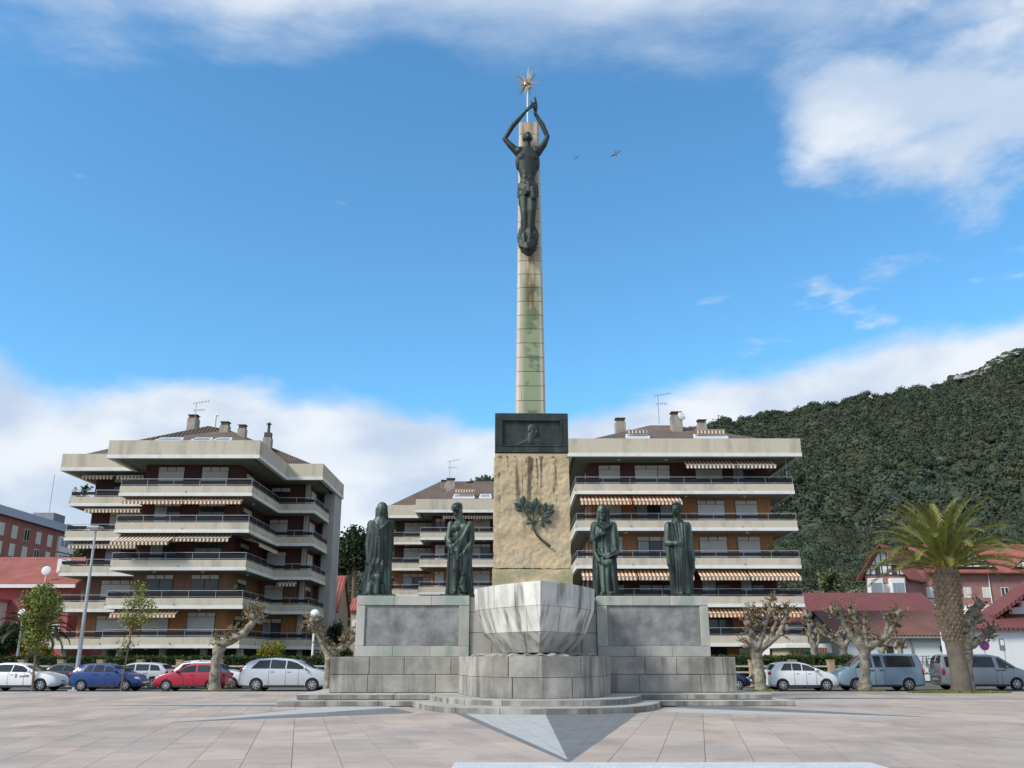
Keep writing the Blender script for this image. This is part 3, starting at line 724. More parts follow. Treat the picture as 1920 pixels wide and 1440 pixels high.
# obelisk in courses, corners chamfered
NC = 22; CZ0, CZ1 = 11.72, 26.35
def cw(z): return .64 - (.64 - .475) * (z - CZ0) / (CZ1 - CZ0)
def oct_(h, c, cy): return [(-h + c, cy - h), (h - c, cy - h), (h, cy - h + c), (h, cy + h - c), (h - c, cy + h), (-h + c, cy + h), (-h, cy + h - c), (-h, cy - h + c)]
cyl = 1.75
ob = MB()
a_, b_ = oct_(cw(CZ0) - .02, .10, cyl), oct_(cw(CZ1) - .02, .09, cyl)
ob.add([(x, y, CZ0) for x, y in a_] + [(x, y, CZ1 - .05) for x, y in b_], [tuple(range(8))[::-1], tuple(range(8, 16))] + [(i, (i + 1) % 8, 8 + (i + 1) % 8, 8 + i) for i in range(8)])
obelisk = ob.build('obelisk', m_joint, mon)
for k in range(NC):
    z0 = CZ0 + (CZ1 - CZ0) * k / NC; z1 = CZ0 + (CZ1 - CZ0) * (k + 1) / NC; g = .014
    P0, P1 = oct_(cw(z0), .11, cyl), oct_(cw(z1), .105, cyl)
    cutx = (None, -.40, None, -.38)[k % 4] if k % 2 == 0 else (-.42 if k % 4 == 1 else .34)
    parts_ = [None] if cutx is None else [(cutx, -1), (cutx, 1)]
    for pc in parts_:
        A, B = list(P0), list(P1)
        if pc:
            A = clip(A, pc[1], 0, -pc[1] * pc[0] - .006); B = clip(B, pc[1], 0, -pc[1] * pc[0] - .006)
            if len(A) != len(B): continue
        n = len(A); e = random.uniform(-.003, .003)
        A = [(x * (1 + e), y) for x, y in A]; B = [(x * (1 + e), y) for x, y in B]
        MB().add([(x, y, z0 + g) for x, y in A] + [(x, y, z1 - g) for x, y in B], [tuple(range(n))[::-1], tuple(range(n, 2 * n))] + [(i, (i + 1) % n, n + (i + 1) % n, n + i) for i in range(n)]).build('obelisk_stone', m_col, obelisk)

# ---------------------------------------------------------------- bronzes
def fuse(mb_, name, mat, voxel, parent=None, smooth=3, loc=(0, 0, 0), rotz=0.):
    """join overlapping pieces into ONE continuous surface"""
    me = mb_.mesh('tmp'); o = bpy.data.objects.new('tmp', me); col.objects.link(o)
    md = o.modifiers.new('r', 'REMESH'); md.mode = 'VOXEL'; md.voxel_size = voxel
    if smooth: ms = o.modifiers.new('s', 'SMOOTH'); ms.iterations = smooth; ms.factor = .45
    dg = bpy.context.evaluated_depsgraph_get(); ev_ = o.evaluated_get(dg); nm = bpy.data.meshes.new_from_object(ev_)
    bpy.data.objects.remove(o); bpy.data.meshes.remove(me); nm.name = name; nm.materials.clear(); nm.materials.append(mat)
    nm.polygons.foreach_set('use_smooth', np.ones(len(nm.polygons), bool))
    r = bpy.data.objects.new(name, nm); col.objects.link(r)
    if parent is not None: r.parent = parent
    r.location = loc; r.rotation_euler = (0, 0, rotz); return r
def robe(mb_, levels, folds, n=72):
    V = []; Fc = []
    for z, cx, cy, rx, ry, fa in levels:
        for k in range(n):
            a = 2 * math.pi * k / n; f = 0
            for kk, ph, am, tw in folds: f += am * (abs(math.sin((kk * a + ph + tw * z) / 2)) * 2 - 1)
            e = 1 + 1.35 * fa * f; V.append((cx + rx * e * math.cos(a), cy + ry * e * math.sin(a), z))
    m = len(levels)
    for j in range(m - 1):
        for k in range(n): Fc.append((j * n + k, j * n + (k + 1) % n, (j + 1) * n + (k + 1) % n, (j + 1) * n + k))
    Fc += [tuple(range(n))[::-1], tuple(range((m - 1) * n, m * n))]; return mb_.add(V, Fc)
def dense(levels, k=4):
    a = np.array(levels, float); t = np.arange(len(a)); tt = np.linspace(0, len(a) - 1, (len(a) - 1) * k + 1)
    return [tuple(np.interp(tt, t, a[:, c])[i] for c in range(a.shape[1])) for i in range(len(tt))]
def head(mb_, c, s, yaw=0., tilt=0., hair=None, beard=False, cap_=False):
    """s = head height; the face looks along -y before it is turned"""
    rot = Euler((tilt, 0, yaw)).to_matrix(); c = Vector(c)
    def P_(x, y, z): return c + rot @ Vector((x * s, y * s, z * s))
    E = lambda x, y, z, rx, ry, rz: mb_.ell(P_(x, y, z), (rx * s, ry * s, rz * s), 16, 11, rot)
    E(0, .04, .12, .33, .40, .38); E(0, -.10, -.12, .25, .26, .34); E(0, -.20, -.36, .14, .13, .11)
    mb_.caps(P_(0, -.33, .06), P_(0, -.43, -.13), .035 * s, .075 * s, 8)         # nose
    for sg in (-1, 1):
        mb_.caps(P_(sg * .04, -.335, .08), P_(sg * .22, -.25, .07), .05 * s, .04 * s, 8)   # brow
        E(sg * .17, -.22, -.12, .09, .08, .10); E(sg * .335, .03, -.04, .04, .08, .12)     # cheeks, ears
        E(sg * .12, -.27, .0, .055, .04, .035)                                             # eyes
    mb_.caps(P_(-.08, -.345, -.235), P_(.08, -.345, -.235), .035 * s, .035 * s, 8); mb_.caps(P_(-.06, -.335, -.285), P_(.06, -.335, -.285), .035 * s, .035 * s, 8)
    if hair == 'hood':
        E(0, .10, .13, .42, .44, .45)
        for sg in (-1, 1): mb_.caps(P_(sg * .34, -.10, .1), P_(sg * .36, -.06, -.62), .13 * s, .16 * s, 10)
        mb_.caps(P_(0, .25, .1), P_(0, .28, -.7), .28 * s, .34 * s, 10)
    elif hair == 'short':
        E(0, .09, .20, .37, .40, .36); E(0, -.17, .40, .24, .16, .12)
    elif hair == 'long':
        E(0, .09, .20, .38, .42, .37)
        for sg in (-1, 1): mb_.caps(P_(sg * .30, .05, .15), P_(sg * .30, .10, -.5), .13 * s, .10 * s, 10)
    if cap_:
        E(0, .02, .34, .40, .45, .24); mb_.caps(P_(-.25, -.36, .22), P_(.25, -.36, .22), .07 * s, .07 * s, 8)
    if beard:
        E(0, -.24, -.42, .20, .17, .26); mb_.caps(P_(0, -.24, -.45), P_(0, -.20, -.78), .15 * s, .05 * s, 10)
        for sg in (-1, 1): mb_.caps(P_(sg * .24, -.10, -.1), P_(sg * .15, -.22, -.42), .10 * s, .12 * s, 8)
def hand(mb_, wrist, d, nrm, s, curl=.5, thumb=1):
    """palm, four unequal bent fingers and a thumb; d = direction of the fingers, nrm = palm normal"""
    w = Vector(wrist); d = Vector(d).normalized(); nrm = Vector(nrm); nrm = (nrm - d * nrm.dot(d)).normalized(); sd = d.cross(nrm)
    rot = Matrix((sd, nrm, d)).transposed()
    mb_.ell(w + d * .24 * s, (.20 * s, .10 * s, .28 * s), 12, 8, rot)
    for k, ln in enumerate((.36, .43, .40, .31)):
        b = w + d * .44 * s + sd * (k - 1.5) * .105 * s; d1 = (d + nrm * curl * .5 + sd * (k - 1.5) * .10).normalized(); d2 = (d + nrm * curl * 1.4 + sd * (k - 1.5) * .06).normalized()
        e = b + d1 * ln * .5 * s; mb_.caps(b, e, .058 * s, .052 * s, 7); mb_.caps(e, e + d2 * ln * .5 * s, .052 * s, .04 * s, 7)
    b = w + d * .12 * s - sd * thumb * .16 * s; e = b + (d * .6 - sd * thumb * .7 + nrm * .35).normalized() * .22 * s
    mb_.caps(b, e, .07 * s, .06 * s, 7); mb_.caps(e, e + (d * .9 - sd * thumb * .3 + nrm * .4).normalized() * .17 * s, .058 * s, .045 * s, 7)
def chain(mb_, pts, rad):
    for a, b, ra, rb in zip(pts, pts[1:], rad, rad[1:]): mb_.caps(a, b, ra, rb, 12)
def place(local): return Matrix.Rotation(YAW, 4, 'Z') @ Vector(local) + MO
def statue(local, label, fn, plate):
    root = empty('statue', label, 'statue', place(local), 'bronze statues standing on the wing walls'); root.rotation_euler = (0, 0, YAW); WL[root.name] = Vector((0, 0, 0))
    mb_ = MB(); fn(mb_); mb_.v = [(x * .95, y, z) for x, y, z in mb_.v]; fuse(mb_, 'figure', m_bronze, .022, root, 0)
    MB().cbox(-plate[0], plate[0], -plate[1], plate[1], .0, .07, .015).build('base_plate', m_bronze, root); return root
def s_cloak(b):
    robe(b, dense([(.05, -.05, 0, .58, .46, 1), (.5, -.03, 0, .53, .44, 1), (1.2, -.01, 0, .50, .42, .9), (2.0, 0, 0, .46, .38, .7), (2.6, 0, 0, .45, .34, .5), (2.95, .0, .02, .44, .30, .3), (3.12, .02, .03, .33, .24, .2), (3.25, .03, .02, .18, .18, 0)]),
         [(13, .5, .10, .4), (22, 1., .05, -.6)])
    robe(b, dense([(.08, .04, -.20, .34, .32, 1), (.9, .04, -.20, .32, .30, 1), (1.9, .03, -.18, .27, .26, .8), (2.5, .02, -.14, .25, .24, .3)]), [(11, .2, .10, .15), (7, 0, .06, -.3)])
    chain(b, [(-.42, .02, 2.95), (-.46, -.05, 2.1), (-.40, -.20, 1.35)], [.15, .16, .12]); chain(b, [(.44, .02, 2.95), (.46, -.04, 2.1), (.44, -.16, 1.3)], [.15, .16, .12])
    for k in range(5): chain(b, [(-.34 + k * .02, -.20, 2.98 - k * .10), (.02, -.36, 2.62 - k * .16), (.36 - k * .02, -.18, 3.0 - k * .10)], [.07, .06, .07])
    for x, h in ((-.20, 1.32), (.02, 1.38), (.22, 1.30)):
        chain(b, [(x, -.44, h - .34), (x, -.48, h - .1), (x + .01, -.44, h + .08)], [.09, .075, .045])
    b.ell((.04, -.48, .72), (.24, .20, .22)); chain(b, [(.02, -.5, .7), (-.02, -.52, .12)], [.13, .12]); chain(b, [(-.24, -.42, .42), (-.30, -.44, .1)], [.12, .14]); chain(b, [(.26, -.42, .42), (.30, -.42, .1)], [.12, .12])
    chain(b, [(.03, 0, 3.1), (.04, -.03, 3.4)], [.2, .19])
    head(b, (.05, -.08, 3.50), .58, R(-8), R(12), 'hood')
def s_cap(b):
    robe(b, dense([(.05, .02, .04, .56, .40, 1), (.6, .04, .03, .50, .36, 1), (1.3, .04, .03, .46, .34, .9), (1.9, .05, .04, .44, .32, .6), (2.4, .06, .05, .42, .30, .3), (2.8, .06, .06, .42, .27, .1), (3.0, .06, .05, .32, .22, 0), (3.14, .03, .02, .16, .16, 0)]), [(12, .9, .09, .3), (19, .2, .05, -.5)])
    b.ell((-.12, -.14, 2.75), (.24, .17, .22)); b.ell((.18, -.14, 2.75), (.22, .15, .2)); b.ell((0, -.12, 2.35), (.28, .2, .4))
    chain(b, [(-.38, 0, 2.92), (-.50, -.10, 2.25), (-.34, -.34, 1.92)], [.15, .12, .09]); hand(b, (-.33, -.36, 1.90), (.8, -.25, -.35), (0, .4, -1), .40, .8, 1)
    chain(b, [(-.5, -.08, 2.34), (-.40, -.2, 2.14), (-.46, -.2, 2.05)], [.16, .17, .13])
    chain(b, [(.46, 0, 2.92), (.54, -.1, 2.2), (.26, -.38, 1.78)], [.17, .14, .09]); hand(b, (.24, -.40, 1.76), (-.7, -.2, -.4), (0, .4, -1), .40, .8, -1)
    for k in range(6): chain(b, [(.44 - k * .02, -.16, 2.98 - k * .06), (.16 - k * .03, -.36, 2.35 - k * .10), (-.30, -.30, 1.98 - k * .05)], [.07, .065, .07])
    chain(b, [(-.06, -.36, 1.80), (-.06, -.42, 1.45)], [.16, .10]); chain(b, [(-.1, -.2, 1.7), (-.14, -.33, 1.05), (-.16, -.24, .15)], [.22, .18, .12]); chain(b, [(-.16, -.26, .12), (-.18, -.46, .1)], [.11, .09])
    b.ell((.20, -.38, .86), (.10, .12, .13)); chain(b, [(.20, -.36, .74), (.14, -.38, .38), (.30, -.42, .18)], [.12, .14, .10]); chain(b, [(.24, -.38, .68), (.08, -.5, .5)], [.08, .06])
    for x in (-.42, -.3, .36, .48): chain(b, [(x, -.18, 1.9), (x * 1.1, -.22, .1)], [.07, .09])
    chain(b, [(.02, 0, 3.0), (-.06, -.06, 3.35)], [.2, .17])
    head(b, (-.10, -.14, 3.46), .62, R(-24), R(24), 'short', cap_=True)
def s_book(b):
    robe(b, dense([(.05, 0, 0, .50, .40, 1), (.6, 0, 0, .48, .38, 1), (1.3, 0, 0, .48, .38, .8), (2.0, 0, 0, .46, .36, .5), (2.5, 0, 0, .45, .33, .4), (2.9, 0, .02, .43, .28, .2), (3.06, 0, .03, .32, .22, .1), (3.2, 0, 0, .17, .17, 0)]), [(12, .3, .10, .3), (20, .8, .05, .5)])
    chain(b, [(-.40, 0, 2.9), (-.52, -.12, 2.25), (-.30, -.38, 2.42)], [.17, .15, .11]); hand(b, (-.26, -.40, 2.46), (.9, -.05, .35), (0, 1, -.1), .40, .35, 1)
    chain(b, [(.42, 0, 2.9), (.52, -.06, 2.15), (.46, -.40, 1.72)], [.17, .16, .11]); hand(b, (.44, -.42, 1.70), (-.5, -.5, -.1), (0, 0, 1), .40, .5, -1)
    rot = Euler((R(30), R(-18), R(-10))).to_matrix(); c = Vector((.36, -.58, 1.68))
    V = [c + rot @ Vector((x, y, z)) for x, y, z in ((-.26, -.16, -.025), (.26, -.16, -.025), (.26, .16, -.025), (-.26, .16, -.025), (-.26, -.16, .035), (.26, -.16, .035), (.26, .16, .035), (-.26, .16, .035))]
    b.add(V, [(3, 2, 1, 0), (4, 5, 6, 7), (0, 1, 5, 4), (1, 2, 6, 5), (2, 3, 7, 6), (3, 0, 4, 7)])
    chain(b, [(-.42, -.2, 2.3), (-.44, -.3, 1.75), (-.28, -.40, 1.42), (.02, -.46, 1.30), (.32, -.40, 1.42), (.50, -.26, 1.75)], [.10, .10, .10, .10, .10, .11])
    for k in range(4): chain(b, [(-.40 + k * .05, -.2, 2.1 - k * .1), (-.2 + k * .04, -.40, 1.65), (.1 + k * .06, -.42, 1.52 + k * .06)], [.05, .055, .05])
    chain(b, [(-.3, -.2, 3.0), (0, -.34, 2.72), (.36, -.2, 2.96)], [.09, .08, .10]); chain(b, [(.40, -.18, 2.9), (.47, -.26, 2.0)], [.10, .12])
    for x in (-.36, -.12, .12, .34): chain(b, [(x, -.28, 1.2), (x * 1.1, -.34, .1)], [.06, .09])
    for x in (-.16, .16): chain(b, [(x, -.3, .12), (x * 1.2, -.50, .10)], [.11, .09])
    chain(b, [(0, 0, 3.0), (0, -.04, 3.3)], [.2, .18])
    head(b, (-.02, -.10, 3.43), .60, R(8), R(18), 'hood', True)
def s_tunic(b):
    robe(b, dense([(.05, .05, 0, .40, .36, 1), (.5, .04, 0, .42, .36, 1), (1.1, .03, 0, .44, .36, .9), (1.8, .02, 0, .42, .34, .7), (2.3, 0, 0, .45, .33, .5), (2.8, 0, .02, .47, .29, .3), (3.02, 0, .03, .36, .23, .1), (3.18, 0, .0, .15, .15, 0)]), [(11, .1, .11, .15), (17, .6, .06, .3)])
    chain(b, [(-.42, 0, 2.9), (-.52, -.08, 2.15), (-.18, -.42, 2.12)], [.17, .16, .11]); hand(b, (-.14, -.43, 2.12), (.95, .0, -.05), (0, 1, 0), .42, .3, 1)
    chain(b, [(.42, 0, 2.9), (.52, .0, 2.1), (.56, -.12, 1.48)], [.17, .14, .10]); hand(b, (.56, -.13, 1.46), (.0, -.15, -1), (-1, 0, 0), .42, .5, 1)
    for k in range(5): chain(b, [(-.30 + k * .14, -.26, 2.95), (-.20 + k * .11, -.36, 2.2), (-.22 + k * .11, -.38, 1.2), (-.22 + k * .12, -.36, .12)], [.06, .065, .07, .075])
    chain(b, [(-.48, -.05, 2.2), (-.46, -.15, 1.3), (-.30, -.2, .85)], [.13, .13, .06]); chain(b, [(.50, 0, 1.9), (.52, -.1, 1.1), (.36, -.15, .7)], [.12, .13, .06])
    for x in (-.10, .20): chain(b, [(x, -.28, .12), (x, -.50, .10)], [.11, .09])
    chain(b, [(0, .02, 3.05), (-.01, -.02, 3.4)], [.2, .165])
    head(b, (-.02, -.05, 3.55), .62, R(-38), R(2), 'short')
statue((-6.28, .95, 4.05), 'cloaked and hooded bronze figure, leftmost of the four on the walls', s_cloak, (.74, .60))
statue((-3.0, .95, 4.05), 'bare chested bronze man in a cap gathering his cloak at the waist', s_cap, (.74, .58))
statue((2.98, .95, 4.05), 'bearded robed bronze man with hand on chest and open book', s_book, (.70, .56))
statue((6.08, .95, 4.05), 'upright young bronze man in a long tunic, rightmost of the four on the walls', s_tunic, (.66, .56))

# the athlete high on the obelisk (feet z 19.1, crown of the head 25.4)
fig = empty('statue', 'bronze male nude reaching up to the star from the front of the obelisk', 'statue', place((-.10, 0, 0))); fig.rotation_euler = (0, 0, YAW); WL[fig.name] = Vector((0, 0, 0))
b = MB(); fy = .78
chain(b, [(-.19, fy, 22.35), (-.16, fy - .12, 21.2), (-.10, fy, 20.15), (-.08, fy - .12, 19.95)], [.28, .20, .14, .11])
chain(b, [(.19, fy, 22.35), (.17, fy - .20, 21.25), (.10, fy - .02, 20.1), (.12, fy - .2, 19.9)], [.28, .21, .14, .11])
for sg in (-1, 1):
    b.ell((sg * .17, fy + .05, 20.75), (.18, .20, .38)); b.ell((sg * .21, fy - .02, 21.85), (.24, .25, .52))
robe(b, dense([(22.2, 0, fy, .38, .26, 0), (22.6, 0, fy, .40, .27, 0), (23.0, 0, fy, .34, .23, 0), (23.5, 0, fy, .45, .26, 0), (24.0, 0, fy, .53, .28, 0), (24.35, 0, fy, .52, .26, 0), (24.6, 0, fy, .32, .2, 0)]), [(2, 0, .0, 0)])
for sg in (-1, 1):
    b.ell((sg * .21, fy - .17, 24.05), (.25, .11, .21)); b.ell((sg * .46, fy + .02, 23.85), (.11, .2, .40))
    for k in range(3): b.ell((sg * .11, fy - .19, 23.5 - k * .26), (.12, .06, .15))
chain(b, [(0, fy, 24.5), (0, fy - .04, 24.85)], [.17, .15])
head(b, (.0, fy - .10, 25.10), .66, R(4), R(-38), 'short')
# raised arms: elbows wide, hands meeting above and to the right
chain(b, [(-.44, fy, 24.36), (-.80, fy - .04, 24.72), (-1.08, fy - .05, 25.06), (-.72, fy - .08, 25.72), (-.16, fy - .12, 26.42)], [.20, .155, .11, .125, .085]); hand(b, (-.13, fy - .12, 26.46), (.58, .0, .80), (.3, .3, -1), .86, .2, 1)
chain(b, [(.44, fy, 24.36), (.76, fy - .04, 24.78), (.94, fy - .05, 25.20), (.72, fy - .08, 25.78), (.36, fy - .12, 26.42)], [.20, .155, .11, .125, .085]); hand(b, (.36, fy - .12, 26.47), (.10, .0, 1), (-1, .3, 0), .95, .2, -1)
b.ell((-.40, fy, 24.42), .25); b.ell((.40, fy, 24.42), .25)
fuse(b, 'body', m_bronze_d, .028, fig, 2)
b = MB()
robe(b, dense([(22.0, 0, fy - .02, .42, .32, 1), (22.3, 0, fy, .44, .33, 1), (22.62, 0, fy, .43, .31, .7), (22.72, 0, fy, .41, .29, .3)], 5), [(9, .2, .10, 6.), (14, 0, .06, 3)])
for k in range(4): chain(b, [(-.42, fy - .16, 22.62 - k * .07), (.05, fy - .36, 22.46 - k * .10), (.44, fy - .14, 22.30 - k * .09)], [.06, .07, .06])
chain(b, [(.22, fy - .30, 22.3), (.26, fy - .32, 21.85)], [.17, .15])
fuse(b, 'loincloth', m_bronze_d, .03, fig, 1)
b = MB()
robe(b, dense([(19.1, .02, fy + .0, .08, .1, 1), (19.35, .0, fy, .30, .22, 1), (19.7, .0, fy, .36, .26, 1), (20.1, .0, fy + .04, .42, .28, 1), (20.5, .02, fy + .10, .34, .22, 1), (20.85, 0, fy + .14, .2, .14, 1)], 5), [(7, .4, .16, 2.5), (12, 0, .08, -4)])
for k in range(3): chain(b, [(-.40, fy - .08, 19.75 - k * .1), (-.05, fy - .28, 19.55 - k * .10), (.38, fy - .1, 19.9 - k * .12)], [.07, .08, .07])
fuse(b, 'drapery', m_bronze_d, .03, fig, 1)
MB().box(-.12, .12, fy, 1.3, 22.4, 23.2).box(-.12, .12, fy, 1.3, 19.7, 20.1).build('wall_anchor', m_bronze_d, fig)

# spiked star on its rod
star = empty('star', 'gilded many pointed star on a thin white rod above the obelisk', 'star', place((-.06, 1.6, 28.72))); WL[star.name] = Vector((0, 0, 0))
dirs = []
for k in range(26):
    z = 1 - 2 * (k + .5) / 26; a = k * 2.39996; dirs.append(Vector((math.sqrt(1 - z * z) * math.cos(a), math.sqrt(1 - z * z) * math.sin(a), z)))
for k, d in enumerate(dirs):
    ln = .86 if k % 2 == 0 else .68; up = Vector((0, 0, 1)) if abs(d.z) < .9 else Vector((1, 0, 0)); r = d.cross(up).normalized(); t = d.cross(r); w = .078
    MB().add([d * .06 + r * w, d * .06 + t * w, d * .06 - r * w, d * .06 - t * w, d * ln], [(0, 1, 4), (1, 2, 4), (2, 3, 4), (3, 0, 4), (3, 2, 1, 0)]).build('spike', m_gold, star)
MB().ell((0, 0, 0), .10, 12, 8).build('hub', m_gold, star, smooth=True)
m_white = M('white_paint', (.78, .78, .76), .5, .06, 3)
MB().tube([(0, 0, -2.45), (0, 0, -.05)], .032, 8).build('rod', m_white, star)

# portrait plaque
plq = empty('plaque', 'dark bronze portrait relief plaque on the monument head block', 'plaque', place((0, .86, 9.98))); plq.rotation_euler = (0, 0, YAW); WL[plq.name] = Vector((0, 0, 0))
MB().cbox(-1.56, 1.56, -.02, .10, 0.02, 1.74, .012).build('back_plate', m_bronze_d, plq)
fr = MB().cbox(-1.56, 1.56, -.10, -.02, 1.44, 1.74, .015).cbox(-1.56, 1.56, -.10, -.02, .02, .30, .015).cbox(-1.56, -1.28, -.10, -.02, .30, 1.44, .015).cbox(1.28, 1.56, -.10, -.02, .30, 1.44, .015).build('frame', m_bronze_d, plq)
for x0, x1, z0, z1 in ((-1.30, 1.30, 1.40, 1.46), (-1.30, 1.30, .28, .34), (-1.30, -1.24, .34, 1.40), (1.24, 1.30, .34, 1.40)):
    MB().cbox(x0, x1, -.13, -.04, z0, z1, .012).build('moulding', m_bronze_d, fr)
b = MB()
head(b, (.06, -.02, 1.0), .62, R(42), R(0), None); chain(b, [(.0, .0, .80), (-.02, .0, .50)], [.16, .19])
chain(b, [(-.62, .02, .36), (-.2, .0, .52), (.25, .0, .52), (.66, .02, .36)], [.06, .12, .12, .06]); b.ell((0, .02, .38), (.62, .10, .14))
for i, p in enumerate(b.v): b.v[i] = (p[0], min(.02, -.02 + (p[1] + .02) * .42), max(p[2], .335))
fuse(b, 'bust_relief', m_bronze_d, .014, plq, 1)

# bronze oak branch on the pier
m_leaf_b = M('patinated_leaf_bronze', (.032, .055, .046), .55, .35, 5, .25, 20, bump=.3, metal=.3)
def bp(u, v, off=.0):
    Yp = 37.48 - off; p = at(u, v, Yp); q = Matrix.Rotation(-YAW, 4, 'Z') @ (p - MO); return Vector((q.x, .66 - off, q.z))
br = empty('oak_branch', 'green bronze oak branch fixed to the ochre pier', 'branch', MO); br.rotation_euler = (0, 0, YAW); WL[br.name] = Vector((0, 0, 0))
def stem(pts, r0, r1): MB().tube([bp(u, v, .04) for u, v in pts], list(np.linspace(r0, r1, len(pts))), 8, jit=.08).build('twig', m_leaf_b, br, smooth=True)
stem([(1032, 1025), (1018, 1014), (1007, 1004), (1000, 990), (995, 974), (986, 962), (980, 950)], .055, .025)
stem([(1001, 992), (1000, 976), (1000, 960), (1003, 950)], .035, .02); stem([(1001, 988), (1008, 974), (1016, 962), (1024, 956)], .03, .02); stem([(1000, 985), (1008, 978), (1017, 975)], .025, .015); stem([(998, 982), (995, 975)], .02, .015)
def oak_leaf(c, ang, s, tw=0.):
    V = []; n = 14; half = []
    for k in range(n + 1):
        t = k / n; w = (math.sin(math.pi * min(1, t * .97 + .02)) ** .75) * (.27 + .09 * math.cos(t * 5.2 * 2 * math.pi)); half.append((t, max(.012, w)))
    d = Vector((math.cos(ang), 0, math.sin(ang))); e = Vector((-math.sin(ang), 0, math.cos(ang))); o_ = Vector((0, -1, 0)); b_ = MB(); Fc = []
    for t, w in half:
        lift = .10 * math.sin(t * math.pi) * s + .02
        for sg, k in ((1, -.05), (0, .02), (-1, -.05)):
            p = c + d * (t * s) + e * (sg * w * s) + o_ * (lift + k * s + tw * sg * .1 * s); V += [p, p - o_ * .02]
    m = n + 1
    for k in range(n):
        a0, a1 = k * 6, k * 6 + 6
        Fc += [(a0, a0 + 2, a1 + 2, a1), (a0 + 2, a0 + 4, a1 + 4, a1 + 2), (a0 + 1, a1 + 1, a1 + 3, a0 + 3), (a0 + 3, a1 + 3, a1 + 5, a0 + 5), (a0, a1, a1 + 1, a0 + 1), (a0 + 4, a0 + 5, a1 + 5, a1 + 4)]
    b_.add(V, Fc).build('oak_leaf', m_leaf_b, br)
for u, v, a, s in ((981, 952, 95, .50), (979, 954, 140, .40), (982, 955, 60, .36), (980, 958, 175, .30), (1003, 953, 85, .46), (1002, 956, 125, .40), (1004, 957, 50, .36), (1000, 962, 150, .30), (1024, 958, 45, .42), (1022, 960, 80, .40), (1024, 962, 5, .38),
                   (1017, 974, -20, .40), (1016, 972, 20, .42), (1014, 978, -60, .30), (995, 977, 120, .26), (996, 980, 200, .24), (998, 984, 60, .24), (1012, 966, 110, .34)):
    oak_leaf(bp(u, v, .05), R(a + random.uniform(-8, 8)), s, random.uniform(-.5, .5))
# ================================================================== BALCONY APARTMENT BLOCKS
m_conc = M('tiled_parapet', (.60, .53, .42), .85, .12, .5, .08, 12, bump=.25, bscale=10, streak=.6, streak_col=(.33, .295, .24), sscale=1.3, patch=(.47, .42, .34), patch_amt=.5, pscale=.5)
m_band = M('white_band', (.74, .735, .71), .7, .06, 1, streak=.3, streak_col=(.4, .38, .33), sscale=1.4)
m_soff = M('shade_darkened_soffit', (.24, .232, .22), .9, .1, .8)  # plaster colour darkened, adding shade under the balconies to the base colour
m_rail = M('rail_metal', (.42, .43, .44), .5, .1, 2, metal=.6)
m_dband = M('dark_rail_panel', (.012, .014, .019), .6, .2, 2, spec=.25)
m_maroon = M('shade_darkened_maroon', (.085, .027, .025), .75, .22, 1.6, stretch=(6, 6, .4))  # maroon cladding, its colour deepened to put recess shade behind the balconies
m_wood = M('orange_timber_cladding', (.40, .185, .075), .6, .28, 2.2, stretch=(8, 8, .25), wave=(0, .16))
m_woodd = M('brown_timber_cladding', (.22, .115, .065), .65, .28, 2.2, stretch=(8, 8, .25), wave=(0, .16))
m_terra = M('terracotta_render', (.30, .10, .055), .8, .15, 1.2)
m_frame = M('dark_window_frame', (.045, .03, .028), .5, .2, 3)
m_shut = M('white_roller_shutter', (.63, .63, .61), .6, .06, 1.0, rand=.10, wave=(2, .07))
m_pane = M('window_glass', (.035, .042, .05), .06, .3, .7, rand=.4)
m_curt = M('curtained_glass', (.30, .34, .38), .12, .3, 1.5, rand=.25, stretch=(5, 5, .3))
m_trans = M('cream_transom', (.62, .59, .52), .7, .06, 2, rand=.08)
m_awx = M('striped_awning', (.80, .66, .45), .85, .08, 2, stripes=(0, .30, (.34, .105, .04), .5))
m_awx2 = M('brown_striped_awning', (.74, .62, .45), .85, .08, 2, stripes=(0, .30, (.17, .085, .055), .5))
m_awy = M('striped_side_awning', (.80, .66, .45), .85, .08, 2, stripes=(1, .34, (.34, .105, .04), .5))
m_rooft = M('brown_roof_tiles', (.115, .092, .078), .9, .25, .6, .2, 7, bump=.5, bscale=6, wave=(0, .21), patch=(.20, .11, .06), patch_amt=.35, pscale=.35)
m_pipe = M('grey_metal', (.35, .36, .37), .45, .15, 3, metal=.7)
m_chim = M('chimney_render', (.36, .32, .27), .9, .2, 1.5, streak=.5, sscale=2)
m_blk = M('black_plastic', (.022, .022, .024), .6, .2, 6)
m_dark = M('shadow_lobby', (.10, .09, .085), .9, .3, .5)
m_concg = M('grey_concrete', (.40, .395, .38), .9, .12, .5, .08, 9, streak=.3, streak_col=(.22, .21, .19), sscale=.9)

